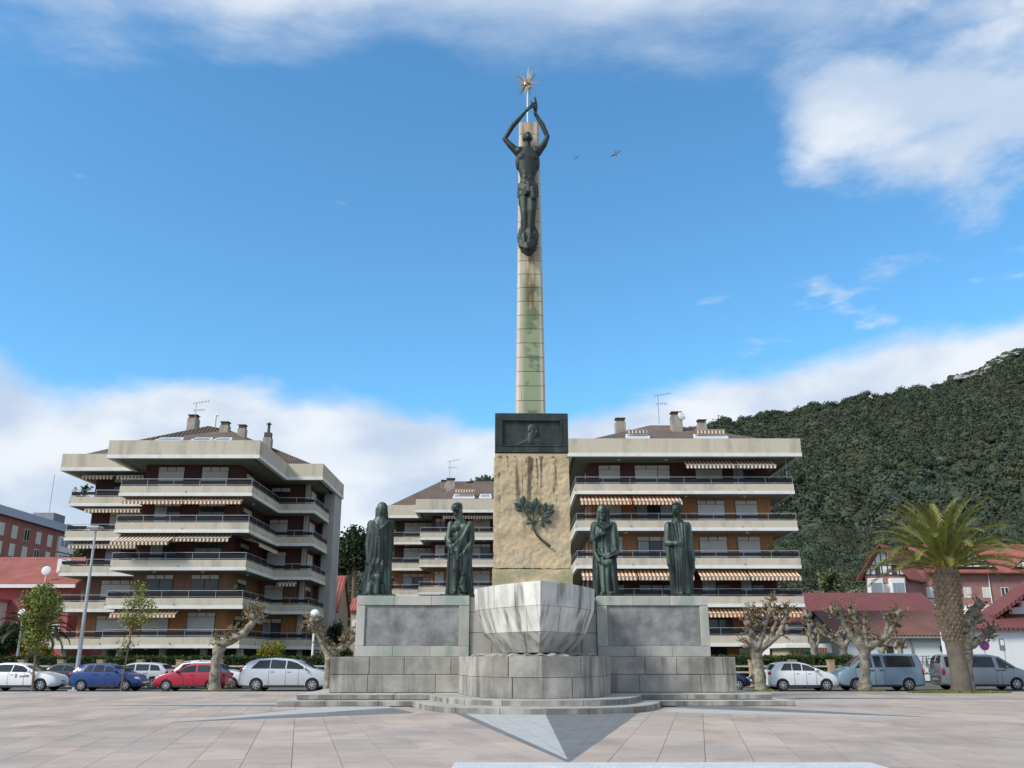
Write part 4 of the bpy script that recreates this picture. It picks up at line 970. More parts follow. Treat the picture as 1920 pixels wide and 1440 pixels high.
def offs(pts, d):
    """offset an open polyline to its left by d, mitred"""
    P_ = [Vector(p) for p in pts]; out = []
    for i, p in enumerate(P_):
        ns = []
        if i > 0: t = (P_[i] - P_[i - 1]).normalized(); ns.append(Vector((-t.y, t.x)))
        if i < len(P_) - 1: t = (P_[i + 1] - P_[i]).normalized(); ns.append(Vector((-t.y, t.x)))
        if len(ns) == 1: out.append(p + ns[0] * d)
        else:
            n = (ns[0] + ns[1]); n = n / max(.2, n.dot(ns[0])); out.append(p + n * d)
    return out
def strip(mb_, pts, d0, d1, z0, z1):
    A, B = offs(pts, d0), offs(pts, d1); n = len(A)
    V = [(p.x, p.y, z) for p in A for z in (z0, z1)] + [(p.x, p.y, z) for p in B for z in (z0, z1)]; o = 2 * n; Fc = []
    for i in range(n - 1):
        a, b = 2 * i, 2 * i + 2
        Fc += [(a, b, b + 1, a + 1), (o + a, o + a + 1, o + b + 1, o + b), (a + 1, b + 1, o + b + 1, o + a + 1), (a, o + a, o + b, b)]
    Fc += [(0, 1, o + 1, o), (2 * n - 2, o + 2 * n - 2, o + 2 * n - 1, 2 * n - 1)]; return mb_.add(V, Fc)
def along(pts, step):
    out = []
    for a, b in zip(pts, pts[1:]):
        a, b = Vector(a), Vector(b); L_ = (b - a).length; n = max(1, round(L_ / step))
        out += [a + (b - a) * k / n for k in range(n)]
    return out + [Vector(pts[-1])]
def balcony(par, pts, z):
    o = strip(MB(), pts, 0, .15, z + .25, z + .80).build('balcony', m_conc, par)
    strip(MB(), pts, -.025, .17, z, z + .25).build('white_band', m_band, o)
    strip(MB(), pts, .05, .075, z + .97, z + 1.22).build('dark_panel', m_dband, o)
    r = strip(strip(MB(), pts, .035, .09, z + 1.345, z + 1.385), pts, .045, .08, z + .885, z + .915)
    for p in along(offs(pts, .0625), 2.1): r.box(p.x - .014, p.x + .014, p.y - .014, p.y + .014, z + .79, z + 1.34)
    r.build('railing', m_rail, o)
    for p in along(offs(pts, -.02), 4.7)[1:-1]: MB().tube([(p.x, p.y + .1, z + .36), (p.x, p.y - .08, z + .33)], .035, 6).build('drain_spout', m_dark, o)
    return o
def lbox(mb_, o, r, n, a0, a1, b0, b1, z0, z1):
    o, r, n = Vector(o), Vector(r), Vector(n)
    V = [o + r * a + n * b + Vector((0, 0, z)) for z in (z0, z1) for a, b in ((a0, b0), (a1, b0), (a1, b1), (a0, b1))]
    return mb_.add(V, [(0, 1, 2, 3), (7, 6, 5, 4), (0, 4, 5, 1), (1, 5, 6, 2), (2, 6, 7, 3), (3, 7, 4, 0)])
XR, YF = (1, 0, 0), (0, -1, 0)
def window(par, o, a0, a1, z0, z1, kind, r=XR, n=YF, cols=2):
    """window set on a wall: dark frame, transom panels on top, shutter or panes below"""
    f = lbox(MB(), o, r, n, a0, a1, -.02, .04, z0, z1).build('window', m_frame, par); w = a1 - a0; zt = z1 - .38
    tr = max(2, round(w / .85))
    for k in range(tr):
        lbox(MB(), o, r, n, a0 + w * k / tr + .035, a0 + w * (k + 1) / tr - .035, .03, .055, zt + .03, z1 - .04).build('transom_panel', m_trans, f)
    if kind == 'shut':
        if w > 2.3:
            s = a0 + w * .64
            lbox(MB(), o, r, n, a0 + .05, s - .03, .03, .07, z0 + .03, zt).build('shutter', m_shut, f); lbox(MB(), o, r, n, s + .03, a1 - .05, .03, .07, z0 + .03, zt).build('shutter', m_shut, f)
        else: lbox(MB(), o, r, n, a0 + .05, a1 - .05, .03, .07, z0 + .03, zt).build('shutter', m_shut, f)
        return f
    if kind == 'half':
        zs = z0 + (zt - z0) * .55; lbox(MB(), o, r, n, a0 + .05, a1 - .05, .03, .07, zs, zt).build('shutter', m_shut, f); zt = zs
    for k in range(cols):
        m = m_curt if (kind == 'curt' and k != cols // 2) or (kind == 'mix' and k == 0) else m_pane
        lbox(MB(), o, r, n, a0 + w * k / cols + .055, a0 + w * (k + 1) / cols - .055, .03, .05, z0 + .06, zt - .03).build('pane', m, f)
    return f
def awning(par, o, a0, a1, zt, b0=-.7, b1=.45, drop=.55, mat=None, r=XR, n=YF):
    o, r, n = Vector(o), Vector(r), Vector(n); mat = mat or (m_awx if abs(r.x) > .5 else m_awy)
    def P_(a, b, z): return o + r * a + n * b + Vector((0, 0, z))
    V = []; K = max(4, int((a1 - a0) / .3)); Fc = []
    for k in range(K + 1):
        a = a0 + (a1 - a0) * k / K
        for t in (0, .5, 1): V += [P_(a, b0 + (b1 - b0) * t, zt - drop * t - .05 * math.sin(t * math.pi)), P_(a, b0 + (b1 - b0) * t, zt - drop * t - .05 * math.sin(t * math.pi) - .015)]
    for k in range(K):
        for j in (0, 2):
            p, q = k * 6 + j, k * 6 + 6 + j; Fc += [(p, q, q + 2, p + 2), (p + 1, p + 3, q + 3, q + 1)]
    aw = MB().add(V, Fc).build('awning', mat, par)
    V = []; Fc = []                                       # scalloped valance
    K = max(6, int((a1 - a0) / .15))
    for k in range(K + 1):
        a = a0 + (a1 - a0) * k / K; d = .24 + (.05 if k % 2 else 0)
        for b in (b1, b1 + .015): V += [P_(a, b, zt - drop), P_(a, b, zt - drop - d)]
    for k in range(K):
        p, q = k * 4, k * 4 + 4; Fc += [(p, p + 1, q + 1, q), (p + 2, q + 2, q + 3, p + 3), (p + 1, p + 3, q + 3, q + 1)]
    MB().add(V, Fc).build('valance', mat, aw)
    br_ = MB().bar(P_(a0, b1, zt - drop + .02), P_(a1, b1, zt - drop + .02), .06)
    for a in (a0 + .08, a1 - .08): br_.bar(P_(a, b0, zt - .25), P_(a, b1, zt - drop), .035)
    br_.build('awning_frame', m_rail, aw); return aw
def chimney(par, c, w, h, pot=True, mat=None):
    x, y, z = c; o = MB().cbox(x - w / 2, x + w / 2, y - w / 2, y + w / 2, z - .8, z + h, .03).build('chimney', mat or m_chim, par)
    if pot:
        MB().cbox(x - w * .42, x + w * .42, y - w * .42, y + w * .42, z + h, z + h + .16, .02).box(x - w * .5, x + w * .5, y - w * .5, y + w * .5, z + h + .3, z + h + .36).box(x - w * .38, x + w * .38, y - w * .38, y + w * .38, z + h + .16, z + h + .3).build('chimney_pot', m_rooft, o)
    return o
def antenna(par, c, h, seed=0):
    x, y, z = c; b_ = MB().tube([(x, y, z), (x, y, z + h)], .028, 6); rr = random.Random(seed)
    for k, zz in enumerate((h, h * .72)):
        L_ = 1.3 - k * .4; dx = .85 * L_; b_.bar((x - .2 * L_, y, z + zz - .1), (x + dx, y, z + zz + .14 * (1 - k)), .03)
        for q in range(6): xx = x - .2 * L_ + (dx + .2 * L_) * q / 5; b_.bar((xx, y - .18, z + zz - .1 + .05 * q * (1 - k)), (xx, y + .18, z + zz - .1 + .05 * q * (1 - k)), .02); b_.bar((xx, y, z + zz - .25 + .05 * q * (1 - k)), (xx, y, z + zz + .05 + .05 * q * (1 - k)), .02)
    b_.build('antenna', m_pipe, par)
def hip(par, x0, x1, y0, y1, z0, ridge, zr, mat):
    """hip roof over a rectangle; ridge = two xy points"""
    (ax, ay), (bx, by) = ridge
    return MB().add([(x0, y0, z0), (x1, y0, z0), (x1, y1, z0), (x0, y1, z0), (ax, ay, zr), (bx, by, zr)],
                    [(0, 1, 5, 4), (1, 2, 5), (2, 3, 4, 5), (3, 0, 4), (3, 2, 1, 0)] if abs(ax - bx) >= abs(ay - by) else [(0, 1, 4), (1, 2, 5, 4), (2, 3, 5), (3, 0, 4, 5), (3, 2, 1, 0)]).build('roof', mat, par)
def skylight(par, x0, x1, y, z, h=.75, mat=None):
    o = MB().add([(x0, y, z), (x1, y, z), (x1 - .15, y + .9, z + h), (x0 + .15, y + .9, z + h), (x0, y, z + .22), (x1, y, z + .22), (x1 - .15, y + .9, z + h + .22), (x0 + .15, y + .9, z + h + .22)], [(3, 2, 1, 0), (4, 5, 6, 7), (0, 1, 5, 4), (1, 2, 6, 5), (2, 3, 7, 6), (3, 0, 4, 7)]).build('skylight', m_white, par)
    w = x1 - x0
    MB().add([(x0 + .14, y + .08, z + .30), (x1 - .14, y + .08, z + .30), (x1 - .26, y + .80, z + h + .17), (x0 + .26, y + .80, z + h + .17)], [(0, 1, 2, 3)]).build('pane', m_curt, o); return o
def floors(par, bal_paths, wall_path, zs, wall_mats, z_roof, roof_paths, slab):
    """storeys of one block: slabs, walls, balconies and the roof parapet"""
    for k, z in enumerate(zs):
        for P_ in bal_paths: balcony(par, P_, z)
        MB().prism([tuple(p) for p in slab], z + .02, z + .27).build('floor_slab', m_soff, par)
        zt = zs[k + 1] if k + 1 < len(zs) else z_roof
        strip(MB(), wall_path, 0, .25, z + .27, zt + .015).build('wall', wall_mats[k], par)
        # ceiling lamps under the slab
    for P_ in roof_paths:
        o = strip(MB(), P_, 0, .3, z_roof + .28, z_roof + 1.46).build('roof_parapet', m_conc, par); strip(MB(), P_, -.03, .32, z_roof, z_roof + .28).build('white_band', m_band, o)
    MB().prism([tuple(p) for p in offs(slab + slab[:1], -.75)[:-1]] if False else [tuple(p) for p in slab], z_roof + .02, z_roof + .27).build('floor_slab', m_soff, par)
ZS = [2.40, 5.29, 8.18, 11.08, 13.97]; ZR = 16.86
def lamps(par, pts):
    for x, y, z in pts: MB().lathe([(.0, -.10), (.10, -.08), (.13, 0)], 10, (x, y, z)).build('ceiling_lamp', m_white, par)

# ---------------------------------------------------------------- left block
bl = empty('apartment_building', 'balconied apartment block with stepped front, left of the monument', 'building', (-27, 80, 0))
B1 = [[(-37.4, 88), (-37.4, 76.2), (-31.1, 76.2)], [(-31.1, 76.35), (-31.1, 71.2), (-20.6, 71.2), (-20.6, 80)], [(-20.75, 80), (-17.45, 80), (-17.45, 86.4)]]
W1 = [(-36.2, 90), (-36.2, 78), (-30, 78), (-30, 73.2), (-22.3, 73.2), (-22.3, 82), (-18.6, 82), (-18.6, 90)]
slab1 = [(-37.3, 88), (-37.3, 76.3), (-31.0, 76.3), (-31.0, 71.3), (-20.72, 71.3), (-20.72, 80.1), (-17.58, 80.1), (-17.58, 90), (-30, 90)]
Rf1 = [[(-38.2, 89), (-38.2, 75.5), (-32.1, 75.5)], [(-32.1, 75.8), (-32.1, 70.5), (-20.05, 70.5), (-20.05, 79.6)], [(-20.35, 79.6), (-16.85, 79.6), (-16.85, 90)]]
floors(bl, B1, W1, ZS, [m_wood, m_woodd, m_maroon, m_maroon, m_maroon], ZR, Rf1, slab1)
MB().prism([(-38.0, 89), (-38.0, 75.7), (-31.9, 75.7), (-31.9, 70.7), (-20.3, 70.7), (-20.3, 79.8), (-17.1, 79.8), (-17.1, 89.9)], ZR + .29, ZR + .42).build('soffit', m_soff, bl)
MB().box(-18.0, -17.0, 86.55, 90, 0, ZR - .01).build('gable_wall', m_concg, bl)
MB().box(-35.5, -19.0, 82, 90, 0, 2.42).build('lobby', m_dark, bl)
for x in (-36.8, -33.5, -30.5, -27.2, -24, -21.2): MB().cbox(x - .22, x + .22, 73.4 if x > -31 else 77.6, 73.9 if x > -31 else 78.1, 0, 2.41, .02).build('pillar', m_concg, bl)
for x in (-20.0, -18.4): MB().cbox(x - .2, x + .2, 81.6, 82, 0, 2.41, .02).build('pillar', m_concg, bl)
front = {4: 'ss', 3: 'mg', 2: 'cg', 1: 'gg', 0: 'ss'}
KD = {'s': 'shut', 'm': 'mix', 'g': 'glass', 'c': 'curt', 'h': 'half'}
for k, z in enumerate(ZS):
    for c, (a, b_) in zip(front[k], ((-28.95, -26.8), (-25.4, -23.2))): window(bl, (0, 73.2, 0), a, b_, z + .30, z + 2.74, KD[c])
    window(bl, (0, 78, 0), -34.6, -30.6, z + .30, z + 2.7, ['half', 'shut', 'mix', 'shut', 'glass'][k], cols=3)
    window(bl, (0, 82, 0), -21.9, -20.2, z + .30, z + 2.6, ['curt', 'shut', 'shut', 'shut', 'glass'][k])
    window(bl, (-18.6, 0, 0), 83.2, 85.4, z + .30, z + 2.6, ['glass', 'glass', 'shut', 'shut', 'half'][k], (0, 1, 0), (1, 0, 0))
    window(bl, (-22.3, 0, 0), 75.0, 77.4, z + .30, z + 2.6, ['glass', 'glass', 'glass', 'glass', 'glass'][k], (0, 1, 0), (1, 0, 0))
    lamps(bl, [(-28.0, 72.2, z), (-24.2, 72.2, z), (-21.5, 75, z)])
    MB().box(-18.75, -18.35, 81.7, 81.98, z + .27, z + 2.9).build('pier', m_concg, bl)
O = (0, 71.2, 0)
awning(bl, O, -30.7, -26.0, ZS[4] - .05, -.7, .10, .35); awning(bl, O, -25.95, -21.3, ZS[4] - .05, -.7, .10, .35)
awning(bl, O, -30.9, -26.4, ZS[3] - .05, -.8, .95, .75, m_awx2); awning(bl, O, -26.3, -22.0, ZS[3] - .05, -.8, .35, .42, m_awx2)
awning(bl, O, -30.6, -25.6, ZS[1] - .05, -.7, .12, .35)
awning(bl, (0, 76.2, 0), -36.6, -33.9, ZR - .05, -.7, .05, .3, m_awx2); awning(bl, (0, 76.2, 0), -33.7, -31.3, ZR - .05, -.7, .1, .3, m_awx2)
awning(bl, (0, 76.2, 0), -36.9, -31.3, ZS[3] - .05, -.7, .1, .35, m_awx2); awning(bl, (0, 76.2, 0), -36.0, -31.3, ZS[4] - .05, -.7, .05, .25, m_awx2)
awning(bl, (-20.6, 0, 0), 72.6, 78.6, ZS[3] - .05, -.7, .5, .6, m_awy, (0, 1, 0), (1, 0, 0)); awning(bl, (0, 80, 0), -20.3, -18.6, ZS[2] - .05, -.6, .05, .25, m_awx2)
fp = [(-37.85, 75.9), (-31.75, 75.9), (-31.75, 70.9), (-20.45, 70.9), (-20.45, 79.9), (-17.2, 79.9), (-17.2, 89.7), (-37.85, 89.7)]
rb = MB(); n_ = len(fp); rb.add([(x, y, ZR + 1.2) for x, y in fp] + [(-27.6, 80, 21.9), (-26.2, 81.5, 21.9)], [(0, 1, 8), (1, 2, 8), (2, 3, 9, 8), (3, 4, 9), (4, 5, 9), (5, 6, 9), (6, 7, 8, 9), (7, 0, 8), tuple(range(8))[::-1]])
rf = rb.build('roof', m_rooft, bl)
chimney(rf, at(362, 800, 81), .9, .7); antenna(rf, at(364, 800, 80.5), 2.3, 1); chimney(rf, at(422, 806, 80), .8, .35); chimney(rf, at(454, 815, 78), .7, .5)
c = at(403, 796, 80.5); MB().tube([(c.x, c.y, c.z - .6), (c.x, c.y, c.z + .75), (c.x + .05, c.y, c.z + .9), (c.x + .22, c.y, c.z + .86)], .10, 10).build('vent_pipe', m_white, rf, smooth=True)
c = at(501, 842, 80.5); ch = chimney(rf, c, .75, 1.0, False); MB().box(c.x - .3, c.x + .3, c.y - .3, c.y + .3, c.z + 1.0, c.z + 1.5).tube([(c.x, c.y, c.z + 1.4), (c.x, c.y, c.z + 2.3)], .13, 10).lathe([(.05, 2.3), (.26, 2.32), (.0, 2.55)], 10, tuple(c)).build('chimney_pot', m_dark, ch)
for u0, u1 in ((290, 340), (356, 395), (398, 432)):
    a = at(u0, 828, 72); b_ = at(u1, 828, 72); skylight(rf, a.x, b_.x, 72.0, 18.47, .42)

# ---------------------------------------------------------------- right block
brt = empty('apartment_building', 'balconied apartment block with long striped awnings, right behind the monument', 'building', (13.6, 78, 0))
B2 = [[(5.0, 84), (5.0, 71), (22.3, 71), (22.3, 86)]]; W2 = [(6.3, 88), (6.3, 73), (20.9, 73), (20.9, 88)]
slab2 = [(5.1, 88), (5.1, 71.1), (22.2, 71.1), (22.2, 88)]; Rf2 = [[(4.45, 88), (4.45, 70.4), (22.95, 70.4), (22.95, 88)]]
Z2 = [z + .12 for z in ZS]; ZR2 = ZR + .12
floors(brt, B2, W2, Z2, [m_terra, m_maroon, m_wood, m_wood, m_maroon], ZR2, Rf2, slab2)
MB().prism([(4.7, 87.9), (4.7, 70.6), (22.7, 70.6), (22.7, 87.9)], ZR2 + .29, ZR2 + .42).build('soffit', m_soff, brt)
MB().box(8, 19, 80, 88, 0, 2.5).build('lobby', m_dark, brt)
for x in (6.5, 10, 13.6, 17.2, 20.6): MB().cbox(x - .45, x + .45, 73.4, 73.9, 0, 2.53, .02).build('pillar', m_terra if x > 15 else m_concg, brt)
WX = ((7.05, 8.86), (10.0, 12.9), (14.95, 17.2), (18.0, 19.85)); pat = {4: 'sshc', 3: 'scss', 2: 'scss', 1: 'cgcc', 0: 'scgc'}
for k, z in enumerate(Z2):
    for c, (a, b_) in zip(pat[k], WX): window(brt, (0, 73, 0), a, b_, z + .30, z + 2.72, KD[c], cols=3 if b_ - a > 2.5 else 2)
    for y in (75.5, 80): window(brt, (6.3, 0, 0), -(y + 1.8), -y, z + .3, z + 2.7, 'shut', (0, -1, 0), (-1, 0, 0))
    lamps(brt, [(9.0, 72, z), (13.9, 72, z), (18.6, 72, z)])
lamps(brt, [(8.6, 71.6, ZR2), (12.4, 71.6, ZR2)])
O = (0, 71, 0)
for z, spans in ((ZR2, ((13.75, 17.7), (17.8, 20.9))), (Z2[4], ((5.35, 9.35), (9.45, 13.3))), (Z2[2], ((5.35, 9.6), (9.7, 13.9), (14.4, 18.1), (18.2, 22.1))), (Z2[1], ((14.6, 17.9), (18.0, 22.2)))):
    for a, b_ in spans: awning(brt, O, a, b_, z - .05, -.7, .55 if z != Z2[1] else .25, .62 if z != Z2[1] else .45, m_awx2 if z == ZR2 else m_awx)
MB().tube([(21.9, 71.3, Z2[4] + 1.3), (21.9, 71.3, ZR2)], .03, 6).build('awning_post', m_rail, brt)
rf = hip(brt, 4.9, 22.5, 71.0, 87.5, ZR2 + 1.2, ((12.4, 79), (14.6, 79)), 21.7, m_rooft)
chimney(rf, at(1163, 808, 78), .9, .75); chimney(rf, at(1268, 800, 76.5), .95, .9); chimney(rf, at(1316, 806, 77), .8, .5); antenna(rf, at(1236, 795, 78), 2.7, 2)
c = at(1278, 780, 76); rot = Euler((R(75), 0, R(25))).to_matrix()
MB().ell(c, (.38, .38, .07), 16, 8, rot).bar(c, c + Vector((.35, -.45, -.1)), .03).build('satellite_dish', m_white, rf, smooth=True)
for u0, u1, aw in ((1173, 1219, 0), (1301, 1366, 1)):
    a = at(u0, 822, 72.8); b_ = at(u1, 822, 72.8); s = skylight(rf, a.x, b_.x, 72.8, 18.95, .42)
    awning(rf, (0, 73.0, 0), a.x + .2, b_.x - .2, 19.95, -.5, .05, .2, m_awx if aw else m_awx2)

# ---------------------------------------------------------------- block between them, further off
bmid = empty('apartment_building', 'smaller looking balconied apartment block seen between the two left statues', 'building', (-5, 105, 0))
B3 = [[(-14.5, 114), (-14.5, 103), (-10.0, 103)], [(-10.0, 103.15), (-10.0, 99), (5, 99), (5, 108)]]
W3 = [(-13.4, 116), (-13.4, 104.8), (-8.9, 104.8), (-8.9, 101), (4, 101), (4, 110)]
slab3 = [(-14.4, 114), (-14.4, 103.1), (-9.9, 103.1), (-9.9, 99.1), (4.9, 99.1), (4.9, 114)]
Rf3 = [[(-15.1, 114), (-15.1, 102.4), (-10.5, 102.4)], [(-10.5, 102.7), (-10.5, 98.4), (5.6, 98.4), (5.6, 112)]]
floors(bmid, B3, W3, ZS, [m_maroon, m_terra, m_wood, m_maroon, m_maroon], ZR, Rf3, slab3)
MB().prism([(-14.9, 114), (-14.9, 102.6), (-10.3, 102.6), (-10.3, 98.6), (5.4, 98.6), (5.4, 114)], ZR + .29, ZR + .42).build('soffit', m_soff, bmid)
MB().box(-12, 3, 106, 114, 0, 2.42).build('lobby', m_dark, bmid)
for k, z in enumerate(ZS):
    window(bmid, (0, 104.8, 0), -12.4, -9.0, z + .3, z + 2.7, ['mix', 'shut', 'curt', 'half', 'shut'][k], cols=3)
    window(bmid, (0, 101, 0), -8.5, -7.4, z + .3, z + 2.6, ['glass', 'shut', 'shut', 'shut', 'glass'][k])
    for a in (-4.4, -1.2, 1.6): window(bmid, (0, 101, 0), a, a + 2.0, z + .3, z + 2.7, ['shut', 'glass', 'shut', 'mix', 'half'][k])
    lamps(bmid, [(-9.5, 100, z), (-3, 100, z), (-12, 103.8, z)])
awning(bmid, (0, 99, 0), -7.6, -.5, ZR - .05, -.7, .1, .3); awning(bmid, (0, 99, 0), -.4, 4.4, ZR - .05, -.7, .1, .3)
rf = hip(bmid, -14.6, 5.0, 103.0, 113.6, ZR + 1.2, ((-8.6, 108), (-2, 108)), 22.1, m_rooft)
hip(bmid, -10.1, 5.2, 98.9, 112, ZR + 1.2, ((-5.2, 105), (1, 105)), 21.3, m_rooft)
c = at(845, 924, 104.5); chimney(rf, c, 1.0, 1.3); antenna(rf, at(843, 905, 104.5), 2.6, 3); chimney(rf, at(833, 914, 107), .8, .5); chimney(rf, at(881, 917, 106), .8, .5)
a = at(849, 938, 100.2); b_ = at(890, 938, 100.2); skylight(rf, a.x, b_.x, 100.0, 18.6, .5); awning(rf, (0, 100.4, 0), a.x + .2, b_.x, 19.8, -.2, .3, .15)
a = at(898, 938, 100.2); b_ = at(922, 938, 100.2); skylight(rf, a.x, b_.x, 100.0, 18.6, .5)

# a few things kept on the balconies
m_pot = M('terracotta_pot', (.30, .12, .06), .85, .15, 4); m_bal = M('balcony_plant_leaf', (.09, .12, .035), .8, .25, 2, tone=True, spec=.3)
def balcony_plant(label, x, y, z, h, r, seed, hang=False):
    root = empty('potted_plant', label, 'plant', (x, y, z), 'plants on the balconies'); rr = np.random.default_rng(seed)
    MB().lathe([(.12, 0), (.17, .26), (.19, .30)], 12, (x, y, z)).build('pot', m_pot, root)
    c = rr.normal(size=(26, 3)) * [r * .5, r * .5, h * .28] + [x, y, z + .3 + h * .5]
    if hang: c[:, 2] -= h * .9
    V, Fq, t = leaf_cloud(c, .09, 14, .16, seed=seed); np_mesh('foliage', V - np.array([x, y, z]), Fq, m_bal, root, tone=t)
balcony_plant('potted shrub on the top left balcony of the left block', -36.4, 76.6, ZS[4] + .80, .9, .45, 1)
balcony_plant('plant spilling over the lowest balcony of the right block', 13.9, 70.98, Z2[0] + .80, .8, .9, 2, True)
balcony_plant('small plant on the parapet of the middle block by its awning', 1.0, 98.6, ZR + 1.46, .5, .5, 3)
balcony_plant('potted plant on the third balcony of the right block', 20.2, 71.5, Z2[2] + .27, 1.4, .5, 4)
balcony_plant('potted plant on the second balcony of the left block', -21.4, 72.0, ZS[1] + .27, 1.5, .5, 5)
# ================================================================== OTHER HOUSES
m_red = M('red_roof_tiles', (.31, .095, .075), .85, .28, .8, .15, 8, bump=.5, bscale=6, wave=(0, .32))
m_redd = M('dark_red_roof', (.165, .048, .046), .85, .15, .8, .1, 8, bump=.4, wave=(0, .3)); m_brn = M('brown_red_roof', (.17, .075, .058), .85, .2, .6, .1, 8, bump=.4, wave=(0, .3))
m_brick = M('red_brick', (.33, .125, .10), .9, .15, .8, .22, 5, bump=.3); m_pink = M('pink_red_render', (.40, .10, .10), .85, .12, .6)
m_wht = M('white_render', (.78, .79, .79), .85, .05, .4, streak=.22, streak_col=(.5, .5, .48), sscale=.8); m_beige = M('beige_render', (.46, .38, .29), .9, .12, .5, streak=.3, streak_col=(.3, .25, .2), sscale=.8)
m_tim = M('dark_timber', (.035, .03, .028), .8, .2, 2); m_slate = M('grey_zinc', (.22, .23, .25), .6, .15, .8); m_green = M('green_door_paint', (.02, .09, .08), .6, .1, 2)
def gable_house(name, label, cat, x0, x1, y0, y1, zb, ze, zr, wall, roof, axis='x', over=.5, loc=None, thick=.22):
    """house with a gable roof; axis = direction of the ridge"""
    h = empty(name, label, cat, loc or ((x0 + x1) / 2, (y0 + y1) / 2, zb)); w = MB()
    if axis == 'x':
        ym = (y0 + y1) / 2
        for x in (x0, x1): pass
        V = [(x0, y0, zb), (x1, y0, zb), (x1, y1, zb), (x0, y1, zb), (x0, y0, ze), (x1, y0, ze), (x1, y1, ze), (x0, y1, ze), (x0, ym, zr), (x1, ym, zr)]
        w.add(V, [(0, 1, 5, 4), (1, 2, 6, 9, 5), (2, 3, 7, 6), (3, 0, 4, 8, 7), (4, 5, 9, 8), (6, 7, 8, 9)])
        sl = (zr - ze) / (ym - y0)
        prof_ = [(y0 - over, ze - over * sl), (ym, zr), (y1 + over, ze - over * sl)]
        A = [(x, y, z + dz) for x in (x0 - over, x1 + over) for dz in (.03, thick) for y, z in prof_]
    else:
        xm = (x0 + x1) / 2
        V = [(x0, y0, zb), (x1, y0, zb), (x1, y1, zb), (x0, y1, zb), (x0, y0, ze), (x1, y0, ze), (x1, y1, ze), (x0, y1, ze), (xm, y0, zr), (xm, y1, zr)]
        w.add(V, [(0, 1, 5, 8, 4), (1, 2, 6, 5), (2, 3, 7, 9, 6), (3, 0, 4, 7), (4, 8, 9, 7), (5, 6, 9, 8)])
        sl = (zr - ze) / (xm - x0); prof_ = [(x0 - over, ze - over * sl), (xm, zr), (x1 + over, ze - over * sl)]
        A = [(x, y, z + dz) for y in (y0 - over, y1 + over) for dz in (.03, thick) for x, z in prof_]
    w.build('wall', wall, h)
    r = MB().add(A, [(3, 4, 10, 9), (4, 5, 11, 10), (0, 6, 7, 1), (1, 7, 8, 2), (0, 3, 9, 6), (2, 8, 11, 5), (0, 1, 4, 3), (1, 2, 5, 4), (6, 9, 10, 7), (7, 10, 11, 8)]).build('roof', roof, h)
    return h, r
def swin(par, o, r, n, a0, a1, z0, z1, fm=None, pane=None, cols=2, dep=.05):
    f = lbox(MB(), o, r, n, a0, a1, -.02, dep, z0, z1).build('window', fm or m_white, par); w = a1 - a0
    for k in range(cols): lbox(MB(), o, r, n, a0 + w * k / cols + .09, a0 + w * (k + 1) / cols - .09, dep - .02, dep + .012, z0 + .1, z1 - .1).build('pane', pane or m_pane, f)
    return f
# far left: brick block seen end on
bb = empty('brick_building', 'long red brick block with rows of pale windows at the far left', 'building', (-92, 166, 0))
MB().box(-100, -85, 140, 192, 0, 24.6).build('wall', m_brick, bb)
MB().add([(-100, 139.4, 24.6), (-84.4, 139.4, 24.6), (-84.4, 192.6, 24.6), (-100, 192.6, 24.6), (-97, 141, 26.6), (-86.5, 141, 26.6), (-86.5, 191, 26.6), (-97, 191, 26.6)], [(0, 1, 5, 4), (1, 2, 6, 5), (2, 3, 7, 6), (3, 0, 4, 7), (4, 5, 6, 7), (3, 2, 1, 0)]).build('roof', m_slate, bb)
for row in range(4):
    z = 21.3 - row * 3.05
    for cidx in range(12):
        y = 142.4 + cidx * 4.1
        if cidx in (7, 8): continue
        swin(bb, (-85, 0, 0), (0, 1, 0), (1, 0, 0), y, y + 1.7, z, z + 2.1, m_trans if (row + cidx) % 3 else m_white, m_trans if (row * 3 + cidx) % 4 else m_pane, 1 if (row + cidx) % 2 else 2)
    f = lbox(MB(), (-85, 0, 0), (0, 1, 0), (1, 0, 0), 170.8, 178.6, -.02, .5, z - .5, z + 2.3).build('glazed_bay', m_white, bb)
    for k in range(5): lbox(MB(), (-85, 0, 0), (0, 1, 0), (1, 0, 0), 171.2 + k * 1.48, 172.4 + k * 1.48, .4, .52, z + .5, z + 2.0).build('pane', m_curt if k < 3 else m_pane, f)
c = Vector((-89, 174, 26.6)); MB().box(-91, -87, 172, 176.5, 26.0, 28.2).build('lift_house', m_slate, bb); MB().tube([(-89, 174, 28), (-89, 174, 36)], .06, 6).tube([(-87, 152, 26.5), (-87, 152, 29)], .05, 6).bar((-87, 151.4, 28.8), (-87, 152.8, 28.9), .05).build('antenna', m_pipe, bb)
MB().box(-85, -83.4, 139.9, 143, 20.2, 20.4).box(-83.5, -83.4, 139.9, 143, 20.4, 21.4).box(-85, -83.4, 139.9, 143, 17.0, 17.2).box(-83.5, -83.4, 139.9, 143, 17.2, 18.2).build('balcony', m_slate, bb)
